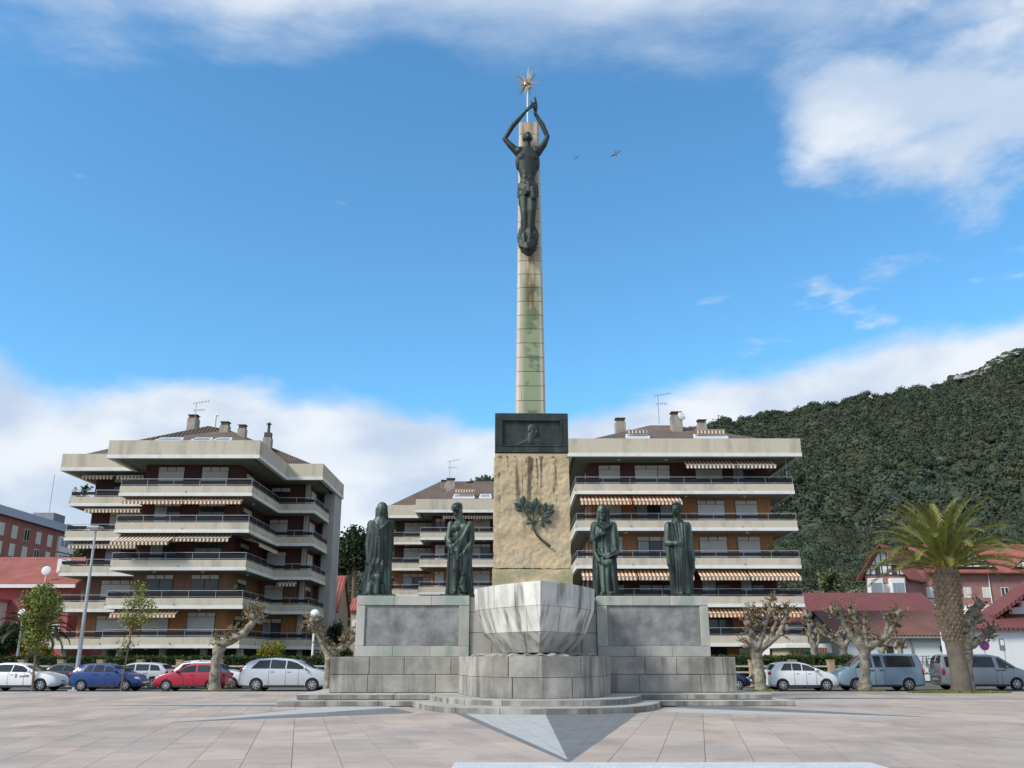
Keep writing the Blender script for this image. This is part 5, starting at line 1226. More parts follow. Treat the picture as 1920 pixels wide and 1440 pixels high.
# pink house under it
ph, pr = gable_house('pink_house', 'pink red house with red tiled roof left of the left block', 'house', -66, -39.9, 84, 95, 0, 8.1, 10.9, m_pink, m_red, 'x', .5)
MB().box(-66.6, -39.3, 83.3, 83.5, 7.75, 8.05).build('gutter', m_white, pr)
for u in (25, 65): a = at(u - 8, 1082, 86.5); b_ = at(u + 9, 1074, 88); MB().add([(a.x, 85.9, 9.02), (b_.x, 85.9, 9.02), (b_.x + .1, 87.1, 9.62), (a.x + .1, 87.1, 9.62)], [(0, 1, 2, 3)]).build('skylight', m_curt, pr)
c = at(87, 1070, 84.0); rot = Euler((R(80), 0, R(10))).to_matrix(); MB().ell(c, (.42, .42, .06), 16, 8, rot).bar(c, c - Vector((0, 0, 1.2)), .06).build('satellite_dish', m_white, pr, smooth=True)
MB().box(-42.5, -41.3, 86, 87.2, 8.5, 10.6).build('chimney', m_wht, pr)
pw = MB().box(-60, -45.5, 81.4, 84, 0, 6.5).build('porch', m_wht, ph); MB().box(-60.3, -45.2, 81.1, 84, 6.5, 6.75).build('porch_roof', m_pink, pw)
for k in range(6): MB().box(-59.4 + k * 2.35, -57.5 + k * 2.35, 81.34, 81.42, 3.6, 4.6).build('pane', m_pane, pw)
for z, x in ((3.0, -44), (3.0, -41.6)): swin(ph, (0, 84, 0), XR, YF, x, x + 1.1, z, z + 1.6)
# narrow houses right of the left block
nh, nr = gable_house('narrow_house', 'narrow beige house with steep red roof beside the left block', 'house', -24.5, -17.9, 95, 102, 0, 6.3, 9.9, m_beige, m_red, 'x', .25)
sh, sr = gable_house('small_house', 'little house with low red roof glimpsed left of the wing wall', 'house', -18.6, -13.5, 108, 114, 0, 7.0, 8.4, m_beige, m_red, 'x', .3); MB().box(-18.4, -13.7, 107.9, 108.02, 5.2, 5.9).build('band', m_wht, sh)
for x in (-17.6, -15.6): swin(sh, (0, 108, 0), XR, YF, x, x + 1.0, 2.4, 3.9)
# right: long white sheds
wa, wr_ = gable_house('white_warehouse', 'long white house with dark red roof and skylights behind the pollards', 'house', ux(1478, 95, 5), ux(1775, 95, 5), 95, 107, 0, 5.2, 8.3, m_wht, m_redd, 'x', .5)
for u in (1628, 1715, 1755): a = at(u - 6, 1152, 98); MB().add([(a.x, 97.4, 6.62), (a.x + .9, 97.4, 6.62), (a.x + .9, 98.4, 7.14), (a.x, 98.4, 7.14)], [(0, 1, 2, 3)]).build('skylight', m_white, wr_)
for x in (30, 33, 36.5): swin(wa, (0, 95, 0), XR, YF, x, x + .9, 2.2, 3.5)
wb, wr2 = gable_house('white_shed', 'low white building with brown roof beside the blue grey van', 'house', ux(1572, 74, 3), ux(1790, 74, 3), 74, 83, 0, 3.35, 5.3, m_wht, m_brn, 'x', .35)
MB().tube([(ux(1572, 73.6, 3), 73.55, 3.2), (ux(1790, 73.6, 3), 73.55, 3.2)], .09, 8).tube([(ux(1711, 73.9, 2), 73.9, 3.2), (ux(1711, 73.9, 2), 73.9, 0)], .06, 8).build('gutter', m_pipe, wb)
for x in (27.2, 29.3): MB().box(x, x + .55, 73.94, 74.02, .3, 2.6).build('door', m_tim, wb)
MB().box(ux(1763, 73.9, 2.5), ux(1763, 73.9, 2.5) + .18, 73.75, 73.98, 2.2, 2.6).build('wall_lamp', m_blk, wb)
wc = empty('white_barn', 'white gabled building with wide red eaves at the right edge', 'house', (42, 70, 0))
xl = ux(1847, 66, 4.6); xr_ = xl + 10.5; xm = (xl + xr_) / 2
MB().add([(xl + 1.0, 66, 0), (xr_ - 1, 66, 0), (xr_ - 1, 66, 4.9), (xm, 66, 7.6), (xl + 1.0, 66, 4.9), (xl + 1.0, 67.4, 0), (xr_ - 1, 67.4, 0), (xr_ - 1, 67.4, 4.9), (xm, 67.4, 7.6), (xl + 1.0, 67.4, 4.9)], [(0, 1, 2, 3, 4), (9, 8, 7, 6, 5), (0, 4, 9, 5), (1, 6, 7, 2), (2, 7, 8, 3), (3, 8, 9, 4)]).build('wall', m_wht, wc)
sl = (7.6 - 4.9) / (xm - xl - 1.0); z_e = 4.9 - sl * 1.0
A = [(x, y, z + dz) for y in (64.6, 67.6) for dz in (.03, .3) for x, z in ((xl, z_e), (xm, 7.6), (xr_, z_e))]
rr = MB().add(A, [(3, 4, 10, 9), (4, 5, 11, 10), (0, 6, 7, 1), (1, 7, 8, 2), (0, 3, 9, 6), (2, 8, 11, 5), (0, 1, 4, 3), (1, 2, 5, 4), (6, 9, 10, 7), (7, 10, 11, 8)]).build('roof', m_redd, wc)
for k in range(7):
    t = .06 + k * .14; x = xl + (xm - xl) * t; z = z_e + (7.6 - z_e) * t
    MB().box(x, x + .22, 64.7, 66, z - .30, z - .02).build('rafter_end', m_redd, rr)
x2 = ux(1800, 63, 3.5)
MB().box(x2, xr_ + 6, 63, 66, 0, 3.5).build('wall', m_wht, wc)
MB().add([(x2 - .3, 62.6, 3.45), (xr_ + 6, 62.6, 3.45), (xr_ + 6, 66, 4.5), (x2 - .3, 66, 4.5), (x2 - .3, 62.6, 3.62), (xr_ + 6, 62.6, 3.62), (xr_ + 6, 66, 4.67), (x2 - .3, 66, 4.67)], [(3, 2, 1, 0), (4, 5, 6, 7), (0, 1, 5, 4), (1, 2, 6, 5), (2, 3, 7, 6), (3, 0, 4, 7)]).build('lean_to_roof', m_redd, wc)
# shelter with a green door
sd = empty('garden_shed', 'small pale shed with green door behind the hedge', 'shed', (ux(1512, 66, 1), 67, 0))
xa, xb = ux(1478, 65, 2), ux(1548, 65, 2); MB().box(xa, xb, 65, 69, 0, 2.35).build('wall', m_beige, sd); MB().cbox(xa - .3, xb + .3, 64.6, 69.3, 2.35, 2.62, .02).build('roof', m_white, sd)
MB().box(ux(1509, 65, 1.5), ux(1522, 65, 1.5), 64.94, 65.02, 0, 2.1).build('door', m_green, sd)
for u in (1486, 1495, 1503): MB().box(ux(u, 65, 1.5), ux(u, 65, 1.5) + .1, 64.93, 65.02, .1, 2.2).build('board', m_woodd, sd)
# half-timbered brick flats up the slope
m_rose = M('rose_brick', (.33, .165, .145), .9, .15, .8, .22, 5, bump=.3)
hb = empty('half_timbered_building', 'red brick flats with half timbered gables on the slope behind the palm', 'building', (at(1790, 1130, 182).x, 184, 3))
HX0, HX1 = ux(1690, 184, 15), ux(2010, 184, 15); zE, zR_ = 18.6, 24.2
def hq(x, y, z): return (x, y, z)
MB().box(HX0, HX1, 184, 198, 3, zE).build('wall', m_rose, hb)
A = [(x, y, z + dz) for x in (HX0 + 5, HX1 + .8) for dz in (.03, .3) for y, z in ((182.8, zE - .8), (191, zR_), (199.2, zE - .8))]
hr = MB().add(A, [(3, 4, 10, 9), (4, 5, 11, 10), (0, 6, 7, 1), (1, 7, 8, 2), (0, 3, 9, 6), (2, 8, 11, 5), (0, 1, 4, 3), (1, 2, 5, 4), (6, 9, 10, 7), (7, 10, 11, 8)]).build('roof', m_red, hb)
gx0, gx1 = ux(1624, 178, 15), ux(1700, 178, 15); gm = (gx0 + gx1) / 2; gw = MB().add([(gx0, 178, 3), (gx1, 178, 3), (gx1, 178, 17.2), (gm, 178, 22.6), (gx0, 178, 17.2), (gx0 + 16, 196, 3), (gx1 + 16, 196, 3), (gx1 + 16, 196, 17.2), (gm + 16, 196, 22.6), (gx0 + 16, 196, 17.2)], [(0, 1, 2, 3, 4), (9, 8, 7, 6, 5), (0, 4, 9, 5), (1, 6, 7, 2), (2, 7, 8, 3), (3, 8, 9, 4)]).build('gable_wing', m_rose, hb)
A = [(x + sh_, y, z + dz) for y, sh_ in ((176.8, -1.), (197, 17.)) for dz in (.05, .35) for x, z in ((gx0 - 1.2, 16.0), (gm, 22.6), (gx1 + 1.2, 16.0))]
MB().add(A, [(3, 4, 10, 9), (4, 5, 11, 10), (0, 6, 7, 1), (1, 7, 8, 2), (0, 3, 9, 6), (2, 8, 11, 5), (0, 1, 4, 3), (1, 2, 5, 4), (6, 9, 10, 7), (7, 10, 11, 8)]).build('gable_roof', m_red, hb)
def timbered(par, x0, x1, xm_, z0, zt, y, n=7):
    """white gable field with dark timbers"""
    f = MB().add([(x0, y, z0), (x1, y, z0), (xm_, y, zt), (x0, y - .06, z0), (x1, y - .06, z0), (xm_, y - .06, zt)], [(0, 2, 1), (3, 4, 5), (0, 1, 4, 3), (1, 2, 5, 4), (2, 0, 3, 5)]).build('gable_field', m_wht, par)
    for k in range(1, n):
        x = x0 + (x1 - x0) * k / n; zz = z0 + (zt - z0) * (1 - abs(x - xm_) / ((x1 - x0) / 2)); MB().box(x - .09, x + .09, y - .12, y - .055, z0, zz).build('timber', m_tim, f)
    for q in (.0, .35): w = (x1 - x0) / 2 * (1 - q); MB().box(xm_ - w, xm_ + w, y - .125, y - .056, z0 + (zt - z0) * q, z0 + (zt - z0) * q + .2).build('timber', m_tim, f)
timbered(gw, gx0 + .05, gx1 - .05, gm, 17.0, 22.3, 177.97)
for x in (gm - 1.9, gm + 1.3): swin(gw, (0, 177.9, 0), XR, YF, x, x + 1.0, 17.2, 19.0, m_tim, m_pane, 1)
for bx in (gx0 + .2, gx0 + (gx1 - gx0) * .56):
    by = MB().box(bx, bx + 2.6, 176.7, 178.02, 4, 16.4).build('glazed_bay', m_wht, gw)
    for z in (7.2, 10.3, 13.4): MB().box(bx + .25, bx + 2.35, 176.62, 176.72, z, z + 2.1).build('pane', m_curt, by)
for z in (7.6, 10.6, 13.6): swin(gw, (0, 178, 0), XR, YF, gx0 + 3.2, gx0 + 4.4, z, z + 1.7, m_white, m_trans, 1)
for k in range(9):
    x = HX0 + 1.2 + k * 3.7
    for z in (6.6, 9.8, 13.2): swin(hb, (0, 184, 0), XR, YF, x, x + 1.5, z, z + 2.0, m_white, m_trans if (k + int(z)) % 3 else m_pane, 2)
for x in (HX0 + 14.5, HX0 + 27): timbered(hr, x - 4.2, x + 4.2, x, zE + .4, zE + 3.6, 183.4, 6); MB().add([(x - 4.9, 183.2, zE - .1), (x, 183.2, zE + 4.1), (x + 4.9, 183.2, zE - .1), (x, 191, zE + 4.1), (x - 4.9, 183.2, zE + .15), (x, 183.2, zE + 4.35), (x + 4.9, 183.2, zE + .15), (x, 191, zE + 4.35)], [(0, 1, 3), (1, 2, 3), (4, 7, 5), (5, 7, 6), (0, 4, 5, 1), (1, 5, 6, 2)]).build('dormer_roof', m_red, hr)
bxx = HX0 + 11.5; by = MB().box(bxx, bxx + 3.6, 182.6, 184, 4, 11.5).build('glazed_bay', m_wht, hb)
for k in range(2): MB().box(bxx + .3 + k * 1.6, bxx + 1.7 + k * 1.6, 182.5, 182.62, 8.6, 10.6).build('pane', m_pane, by)
for x in (HX0 + 1.5, HX0 + 19.5): o = MB().box(x, x + 4, 182.6, 184, 11.6, 11.8).build('balcony', m_wht, hb); MB().box(x, x + 4, 182.6, 182.65, 11.8, 12.8).build('railing', m_rail, o)
for x in (HX0 + .3, HX0 + 9.8, HX0 + 17.5): MB().tube([(x, 183.8, zE - .4), (x, 183.8, 4)], .09, 6).build('downpipe', m_white, hb)
# ================================================================== VEHICLES
def paint(name, c, rough=.32): return M(name, c, rough, .04, .8, coat=.6, spec=.5)
m_tyre = M('tyre_rubber', (.018, .018, .018), .85, .2, 8); m_alloy = M('wheel_alloy', (.50, .51, .52), .35, .1, 6, metal=.7)
m_cglass = M('car_glass', (.03, .036, .04), .05, .3, 1.3, rand=.3); m_lamp = M('headlamp_glass', (.72, .76, .80), .08, .1, 9, metal=.2)
m_tail = M('tail_lamp_red', (.42, .018, .025), .2, .1, 9); m_blk = M('black_plastic', (.022, .022, .024), .6, .2, 6); m_plate = M('number_plate', (.75, .75, .72), .4, .05, 9)
PROF = {
 'hatch': [(0, .42), (.012, .60), (.05, .70), (.16, .945), (.30, 1.0), (.46, .99), (.55, .945), (.735, .68), (.80, .645), (.92, .575), (.98, .48), (1, .36)],
 'round': [(0, .42), (.012, .58), (.04, .70), (.12, .93), (.26, .99), (.42, 1.0), (.55, .94), (.70, .78), (.80, .65), (.92, .57), (.98, .46), (1, .34)],
 'estate': [(0, .42), (.012, .62), (.045, .74), (.11, .93), (.25, .99), (.46, 1.0), (.56, .945), (.735, .69), (.81, .65), (.93, .58), (.985, .47), (1, .36)],
 'sedan': [(0, .42), (.01, .62), (.035, .665), (.14, .695), (.27, .93), (.38, 1.0), (.48, .99), (.56, .94), (.72, .69), (.80, .65), (.93, .57), (.985, .47), (1, .36)],
 'mpv': [(0, .40), (.008, .58), (.03, .70), (.085, .88), (.18, .965), (.36, 1.0), (.54, .965), (.64, .88), (.79, .67), (.86, .63), (.95, .54), (.99, .44), (1, .33)],
 'van': [(0, .38), (.006, .70), (.025, .91), (.06, .985), (.25, 1.0), (.58, .99), (.67, .945), (.85, .63), (.90, .585), (.97, .50), (.995, .40), (1, .30)]}
BELT = {'hatch': .655, 'round': .67, 'estate': .665, 'sedan': .67, 'mpv': .645, 'van': .60}
class Car:
    def __init__(s, kind, L_, W, H, wr=.31, wx=(.19, .81)):
        s.k, s.L, s.W, s.H, s.wr, s.wx = kind, L_, W, H, wr, wx; tt = np.linspace(0, 1, 241); a = np.array(PROF[kind]); z = np.interp(tt, a[:, 0], a[:, 1])
        ker = np.hanning(13); ker /= ker.sum(); zs = np.convolve(np.pad(z, 6, 'edge'), ker, 'valid'); s.tt, s.z = tt, np.where((tt < .02) | (tt > .985), z, zs)
    def top(s, t): return float(np.interp(t, s.tt, s.z)) * s.H
    def hw(s, t): a = abs(2 * t - 1); return s.W / 2 * (1 - .05 * a ** 3 - .13 * a ** 14)
    def belt(s, t): return min(s.H * (BELT[s.k] + .02 * (.5 - t)), s.top(t) - .025)
    def zb(s, t): return .20 + .09 * abs(2 * t - 1) ** 8
    def yr(s, t): return s.hw(t) * .96 - max(0, s.top(t) - s.belt(t)) * .40
    def sec(s, t):
        h, zt, zb_, b = s.hw(t), s.top(t), s.zb(t), s.belt(t); g = min(1, (zt - b) / .2); y = s.yr(t); mid = zb_ + (b - zb_) * .45
        return [(0, zb_), (h * .82, zb_), (h * .955, zb_ + .09), (h * 1.0, mid), (h * .992, mid + (b - mid) * .6), (h * .962, b), (y, zt - .065 * g), (y - .05 * g - .02, zt - .03 * g), (y * .72, zt - .006), (0, zt)]
    def x(s, t): return (t - .5) * s.L
    def side(s, t, f, out=.012, sg=1):
        h, b = s.hw(t) * .962, s.belt(t); zt = s.top(t) - .065; y = s.yr(t)
        return Vector((s.x(t), sg * (h + (y - h) * f + out), b + (zt - b) * f + out * .35))
    def roof(s, t, k, out=.012):
        y = s.yr(t) * k; zt = s.top(t); d = (s.top(min(1, t + .01)) - s.top(max(0, t - .01))) / (.02 * s.L); n = Vector((-d, 0, 1)).normalized()
        return Vector((s.x(t), y, zt - .012 * abs(k) ** 2)) + n * out
def strip_mesh(A, B):
    n = len(A); return MB().add(list(A) + list(B), [(i, i + 1, n + i + 1, n + i) for i in range(n - 1)])
def make_car(name, label, kind, L_, W, H, pm, u, Y, face, side_w, ws, rs, cat='car', wr=.31, wx=(.19, .81), group='vehicles parked along the far edge of the plaza', doors=(.42, .60), rim='spoke', rails=False, dark_rear=False, z=-.012):
    c = Car(kind, L_, W, H, wr, wx); root = empty(name, label, cat, (0, 0, 0), group); WL[root.name] = Vector((0, 0, 0))
    ts = np.concatenate([np.linspace(0, .06, 7), np.linspace(.08, .92, 36), np.linspace(.94, 1, 8)]); V = []; Fc = []; m = 18
    for t in ts:
        S = c.sec(t); ring = [(c.x(t), y, z_) for y, z_ in S] + [(c.x(t), -y, z_) for y, z_ in S[-2:0:-1]]; V += ring
    for i in range(len(ts) - 1):
        for k in range(m): Fc.append((i * m + k, (i + 1) * m + k, (i + 1) * m + (k + 1) % m, i * m + (k + 1) % m))
    Fc += [tuple(range(m)), tuple(range((len(ts) - 1) * m, len(ts) * m))[::-1]]
    me = MB().add(V, Fc).mesh('tmp'); tmp = bpy.data.objects.new('tmp', me); col.objects.link(tmp)
    cut = MB()
    for t in wx:
        for sg in (-1, 1):
            x0 = c.x(t); y0, y1 = sorted((sg * (W / 2 - .26), sg * (W / 2 + .2))); n = 24; R_ = wr * 1.13
            Vc = [(x0 + R_ * math.cos(2 * math.pi * k / n), y, wr + R_ * math.sin(2 * math.pi * k / n)) for y in (y0, y1) for k in range(n)]
            cut.add(Vc, [tuple(range(n)), tuple(range(n, 2 * n))[::-1]] + [(k, n + k, n + (k + 1) % n, (k + 1) % n) for k in range(n)])
    cm = cut.mesh('cut'); co = bpy.data.objects.new('cut', cm); col.objects.link(co)
    for q in (me, cm):
        bm = bmesh.new(); bm.from_mesh(q); bmesh.ops.recalc_face_normals(bm, faces=bm.faces); bm.to_mesh(q); bm.free()
    md = tmp.modifiers.new('b', 'BOOLEAN'); md.operation = 'DIFFERENCE'; md.object = co; md.solver = 'EXACT'
    dg = bpy.context.evaluated_depsgraph_get(); nm = bpy.data.meshes.new_from_object(tmp.evaluated_get(dg)); bpy.data.objects.remove(tmp); bpy.data.objects.remove(co)
    nm.materials.clear(); nm.materials.append(pm); nm.polygons.foreach_set('use_smooth', np.ones(len(nm.polygons), bool))
    try: nm.set_sharp_from_angle(angle=R(38))
    except Exception: pass
    body = bpy.data.objects.new('body', nm); col.objects.link(body); body.parent = root; WL[body.name] = Vector((0, 0, 0))
    for t0l, t0h, t1l, t1h in side_w:
        for sg in (-1, 1):
            A = [c.side(t0l + (t1l - t0l) * k / 8, .07, .012, sg) for k in range(9)]; B = [c.side(t0h + (t1h - t0h) * k / 8, .90, .012, sg) for k in range(9)]
            strip_mesh(A, B).build('side_window', m_cglass, body)
    for nm_, (t0, t1) in (('windscreen', ws), ('rear_window', rs)):
        b_ = MB(); n = 6; grid = [[c.roof(t0 + (t1 - t0) * i / n, k) for k in (-.90, -.5, 0, .5, .90)] for i in range(n + 1)]
        b_.add([p for r in grid for p in r], [(i * 5 + k, i * 5 + k + 1, i * 5 + 6 + k, i * 5 + 5 + k) for i in range(n) for k in range(4)]).build(nm_, m_cglass, body, smooth=True)
    for t in wx:
        for sg in (-1, 1):
            cx, cy = c.x(t), sg * (W / 2 - .115)
            def P_(r_, a, y): return (cx + r_ * math.cos(a), cy + sg * y, wr + r_ * math.sin(a))
            n = 24; pr = [(wr * .62, .085), (wr * .70, .105), (wr * .93, .105), (wr, .07), (wr, -.09), (wr * .6, -.1)]
            V = [P_(r_, 2 * math.pi * k / n, y) for r_, y in pr for k in range(n)]
            Fc = [(j * n + k, j * n + (k + 1) % n, (j + 1) * n + (k + 1) % n, (j + 1) * n + k) for j in range(len(pr) - 1) for k in range(n)] + [tuple(range((len(pr) - 1) * n, len(pr) * n))]
            wh = MB().add(V, Fc).build('wheel', m_tyre, body, smooth=True)
            r_ = MB(); V = [P_(wr * .66, 2 * math.pi * k / n, .088) for k in range(n)] + [P_(wr * .58, 2 * math.pi * k / n, .092) for k in range(n)]
            r_.add(V, [(k, (k + 1) % n, n + (k + 1) % n, n + k) for k in range(n)])
            V = [P_(wr * .16, 2 * math.pi * k / 12, .098) for k in range(12)]; r_.add(V, [tuple(range(12))])
            for k in range(7):
                a = 2 * math.pi * k / 7 + .3; r_.add([P_(wr * .14, a - .5, .094), P_(wr * .14, a + .5, .094), P_(wr * .60, a + .17, .09), P_(wr * .60, a - .17, .09)], [(0, 1, 2, 3)])
            r_.build('rim', m_alloy, wh)
    tf = .955
    for sg in (-1, 1):
        y = sg * c.hw(tf) * .80; rot = Euler((0, R(24), sg * R(-28))).to_matrix()
        MB().ell((c.x(tf) - .03, y * 1.03, c.top(tf) - .075 * H / 1.45), (.20, .13, .085), 14, 9, rot).build('headlamp', m_lamp, body, smooth=True)
        zt = c.belt(.03) - .06 if kind != 'van' else H * .5; MB().ell((c.x(.022), sg * c.hw(.03) * .93, zt), (.10, .075, .10 if kind != 'van' else .22), 12, 9).build('tail_lamp', m_tail, body, smooth=True)
        mx = .665 if kind not in ('van', 'mpv') else .72
        MB().ell((c.x(mx), sg * (c.hw(mx) + .09), c.belt(mx) + .07), (.075, .11, .075), 12, 8).bar((c.x(mx), sg * (c.hw(mx) - .05), c.belt(mx) + .02), (c.x(mx), sg * (c.hw(mx) + .08), c.belt(mx) + .04), .05).build('wing_mirror', pm, body, smooth=True)
        for t in doors:
            zc = c.belt(t) - .12; h = c.hw(t); MB().box(c.x(t) + .06, c.x(t) + .24, *sorted((sg * (h - .02), sg * (h + .022))), zc, zc + .035).build('door_handle', pm if kind != 'van' else m_blk, body)
        for t in list(doors) + [doors[-1] + .14 if kind != 'van' else .80]:
            zc0, zc1 = c.zb(t) + .14, c.belt(t) - .02; A = [c.sec(t)[q] for q in (3, 4, 5)]
            b_ = MB()
            for (ya, za), (yb, zb2) in (((A[0][0] * .985, zc0), A[0]), (A[0], A[1]), (A[1], A[2])): b_.bar((c.x(t), sg * (ya + .001), za), (c.x(t), sg * (yb + .001), zb2), .012, .008)
            b_.build('door_seam', m_blk, body)
        b_ = MB()
        for i in range(10):
            ta, tb = wx[0] + .09 + (wx[1] - wx[0] - .18) * i / 10, wx[0] + .09 + (wx[1] - wx[0] - .18) * (i + 1) / 10
            b_.bar((c.x(ta), sg * c.hw(ta) * .965, .27), (c.x(tb), sg * c.hw(tb) * .965, .27), .03, .10)
        b_.build('sill', m_blk, body)
    MB().ell((c.x(.988), 0, .50), (.07, c.hw(.99) * .55, .06), 16, 8).ell((c.x(.985), 0, .30), (.08, c.hw(.99) * .72, .07), 16, 8).build('grille', m_blk, body, smooth=True)
    MB().ell((c.x(.012), 0, .34), (.07, c.hw(.01) * .85, .08), 16, 8).build('rear_bumper', m_blk if dark_rear else pm, body, smooth=True)
    for t, sx_ in ((1.0, 1), (0.0, -1)): MB().box(*sorted((c.x(t) + sx_ * .005, c.x(t) + sx_ * .055)), -.26, .26, .40 if sx_ > 0 else .52, .50 if sx_ > 0 else .63).build('number_plate', m_plate, body)
    if rails:
        for sg in (-1, 1): MB().tube([c.roof(.14, .93 * sg, .05), c.roof(.3, .93 * sg, .07), c.roof(.5, .93 * sg, .06)], .018, 6).build('roof_rail', m_alloy, body)
    root.location = (ux(u, Y, .8), Y, z); root.rotation_euler = (0, 0, 0 if face > 0 else math.pi); return root, c, body
HW = [(.215, .27, .40, .405), (.42, .425, .655, .565)]
p_white = paint('white_car_paint', (.80, .81, .82)); p_blue = paint('blue_car_paint', (.007, .042, .19)); p_red = paint('red_car_paint', (.40, .010, .028)); p_silver = paint('silver_car_paint', (.50, .53, .57), .28)
p_dark = paint('charcoal_car_paint', (.022, .028, .038)); p_navy = paint('navy_car_paint', (.008, .014, .075)); p_vblue = paint('blue_grey_van_paint', (.22, .32, .40), .3); p_vgrey = paint('grey_van_paint', (.30, .32, .35), .3); p_teal = paint('teal_car_paint', (.05, .10, .14))
car1, c1_, body1 = make_car('parked_car', 'white hatchback with lettering on its door at the left edge', 'hatch', 4.25, 1.80, 1.46, p_white, 46, 51.4, 1, [(.20, .26, .42, .43), (.435, .445, .68, .575)], (.585, .725), (.055, .14), wr=.32, doors=(.40, .60))
make_car('parked_car', 'dark charcoal saloon behind the white and blue cars', 'sedan', 4.2, 1.72, 1.42, p_dark, 135, 55.8, 1, [(.24, .30, .44, .45), (.46, .465, .67, .57)], (.58, .71), (.16, .26))
make_car('parked_car', 'deep blue hatchback beside the tall lamp post', 'round', 3.78, 1.66, 1.44, p_blue, 207, 51.4, 1, [(.20, .25, .31, .33), (.335, .35, .475, .48), (.50, .505, .70, .60)], (.60, .745), (.045, .11), wr=.29, doors=(.34, .52))
make_car('parked_car', 'silver estate car behind the blue and red ones', 'estate', 4.35, 1.78, 1.46, p_silver, 254, 55.5, -1, [(.10, .145, .24, .25), (.26, .265, .43, .435), (.45, .455, .69, .575)], (.59, .725), (.05, .10), wr=.33, doors=(.27, .45))
make_car('parked_car', 'bright red three door hatchback behind the leaning pollard', 'hatch', 3.82, 1.66, 1.43, p_red, 364, 51.4, -1, [(.17, .22, .39, .40), (.42, .425, .69, .575)], (.585, .725), (.045, .135), wr=.29, doors=(.43,))
make_car('parked_car', 'white estate car with roof rails between the red car and the people carrier', 'estate', 4.4, 1.78, 1.52, p_white, 400, 55.5, 1, [(.10, .145, .24, .25), (.26, .265, .43, .435), (.45, .455, .69, .575)], (.59, .725), (.05, .10), rails=True)
make_car('parked_car', 'long silver people carrier next to the plinth', 'mpv', 4.95, 1.88, 1.72, p_silver, 541, 51.5, 1, [(.13, .21, .33, .33), (.34, .34, .50, .50), (.515, .515, .745, .62)], (.635, .785), (.03, .065), wr=.33, wx=(.20, .80), doors=(.33, .51), dark_rear=True)
make_car('parked_car', 'pale car mostly hidden by the left end of the plinth', 'hatch', 4.1, 1.72, 1.46, paint('pale_blue_car_paint', (.55, .62, .68)), 646, 55.8, -1, HW, (.585, .725), (.055, .14))
make_car('parked_car', 'dark navy car just emerging from behind the right end of the plinth', 'round', 3.9, 1.70, 1.42, p_navy, 1334, 51.8, 1, [(.20, .25, .47, .48), (.50, .505, .70, .60)], (.60, .745), (.045, .11))
make_car('parked_car', 'black car hidden behind the pollard right of the plinth', 'hatch', 4.1, 1.72, 1.42, p_dark, 1472, 56.0, -1, HW, (.585, .725), (.055, .14))
make_car('parked_car', 'small rounded white hatchback in front of the blue grey van', 'round', 3.75, 1.70, 1.52, p_white, 1499, 51.6, 1, [(.17, .24, .33, .34), (.345, .35, .47, .475), (.485, .49, .745, .60)], (.61, .765), (.045, .11), wr=.31, doors=(.36, .53))
make_car('parked_van', 'blue grey passenger van behind the many armed pollard', 'van', 4.7, 1.88, 1.94, p_vblue, 1642, 52.2, -1, [(.10, .11, .45, .45), (.485, .485, .57, .57), (.60, .60, .80, .70)], (.68, .845), (.01, .045), 'van', wr=.33, wx=(.20, .80), doors=(.47, .58))
van2, cv2, bv2 = make_car('parked_van', 'grey van with a bicycle rack on its back beside the palm', 'van', 4.85, 1.90, 1.92, p_vgrey, 1836, 53.0, 1, [(.05, .06, .22, .22), (.30, .30, .60, .60), (.645, .645, .83, .70)], (.68, .845), (.01, .045), 'van', wr=.33, wx=(.18, .82), doors=(.60, .66))
make_car('parked_car', 'teal car cut off by the right edge of the picture', 'hatch', 4.1, 1.74, 1.5, p_teal, 1983, 53.0, -1, HW, (.585, .725), (.055, .14))
rk = MB(); x0 = cv2.x(0) - .05
for y in (-.45, .45): rk.tube([(x0 - .02, y, .75), (x0 - .12, y, 1.5), (x0 + .05, y, 1.86)], .025, 6); rk.tube([(x0 - .05, y, .85), (x0 - .5, y, .82)], .025, 6)
for x in (x0 - .15, x0 - .32, x0 - .48): rk.bar((x, -.75, .86), (x, .75, .86), .05)
rk.build('bicycle_rack', m_alloy, bv2)
def bike_frame(x):
    b_ = MB()
    for y in (-.5, .5):
        b_.add([(x, y + .33 * math.cos(2 * math.pi * k / 20) * r_, 1.22 + .33 * math.sin(2 * math.pi * k / 20) * r_) for r_ in (1, .9) for k in range(20)], [(k, (k + 1) % 20, 20 + (k + 1) % 20, 20 + k) for k in range(20)])
    for p, q in (((-.5, 1.22), (-.12, 1.22)), ((-.12, 1.22), (-.2, 1.7)), ((-.2, 1.68), (.36, 1.66)), ((-.12, 1.22), (.38, 1.6)), ((.5, 1.22), (.34, 1.8)), ((-.5, 1.22), (-.2, 1.62))): b_.bar((x, p[0], p[1]), (x, q[0], q[1]), .035)
    return b_.bar((x - .2, .34, 1.8), (x + .2, .34, 1.82), .03)
for k, m in enumerate((m_blk, m_alloy)):
    o = bike_frame(-.0); o = o.build('bicycle', m, None, loc=(0, 0, 0)); tag(o, ['dark bicycle on the rack of the grey van, nearer its tailgate', 'pale bicycle on the rack of the grey van, outer one'][k], 'bicycle', 'bicycles carried on the van rack')
    o.location = (van2.location.x + x0 - .2 - .22 * k, van2.location.y, -.012 - .02)
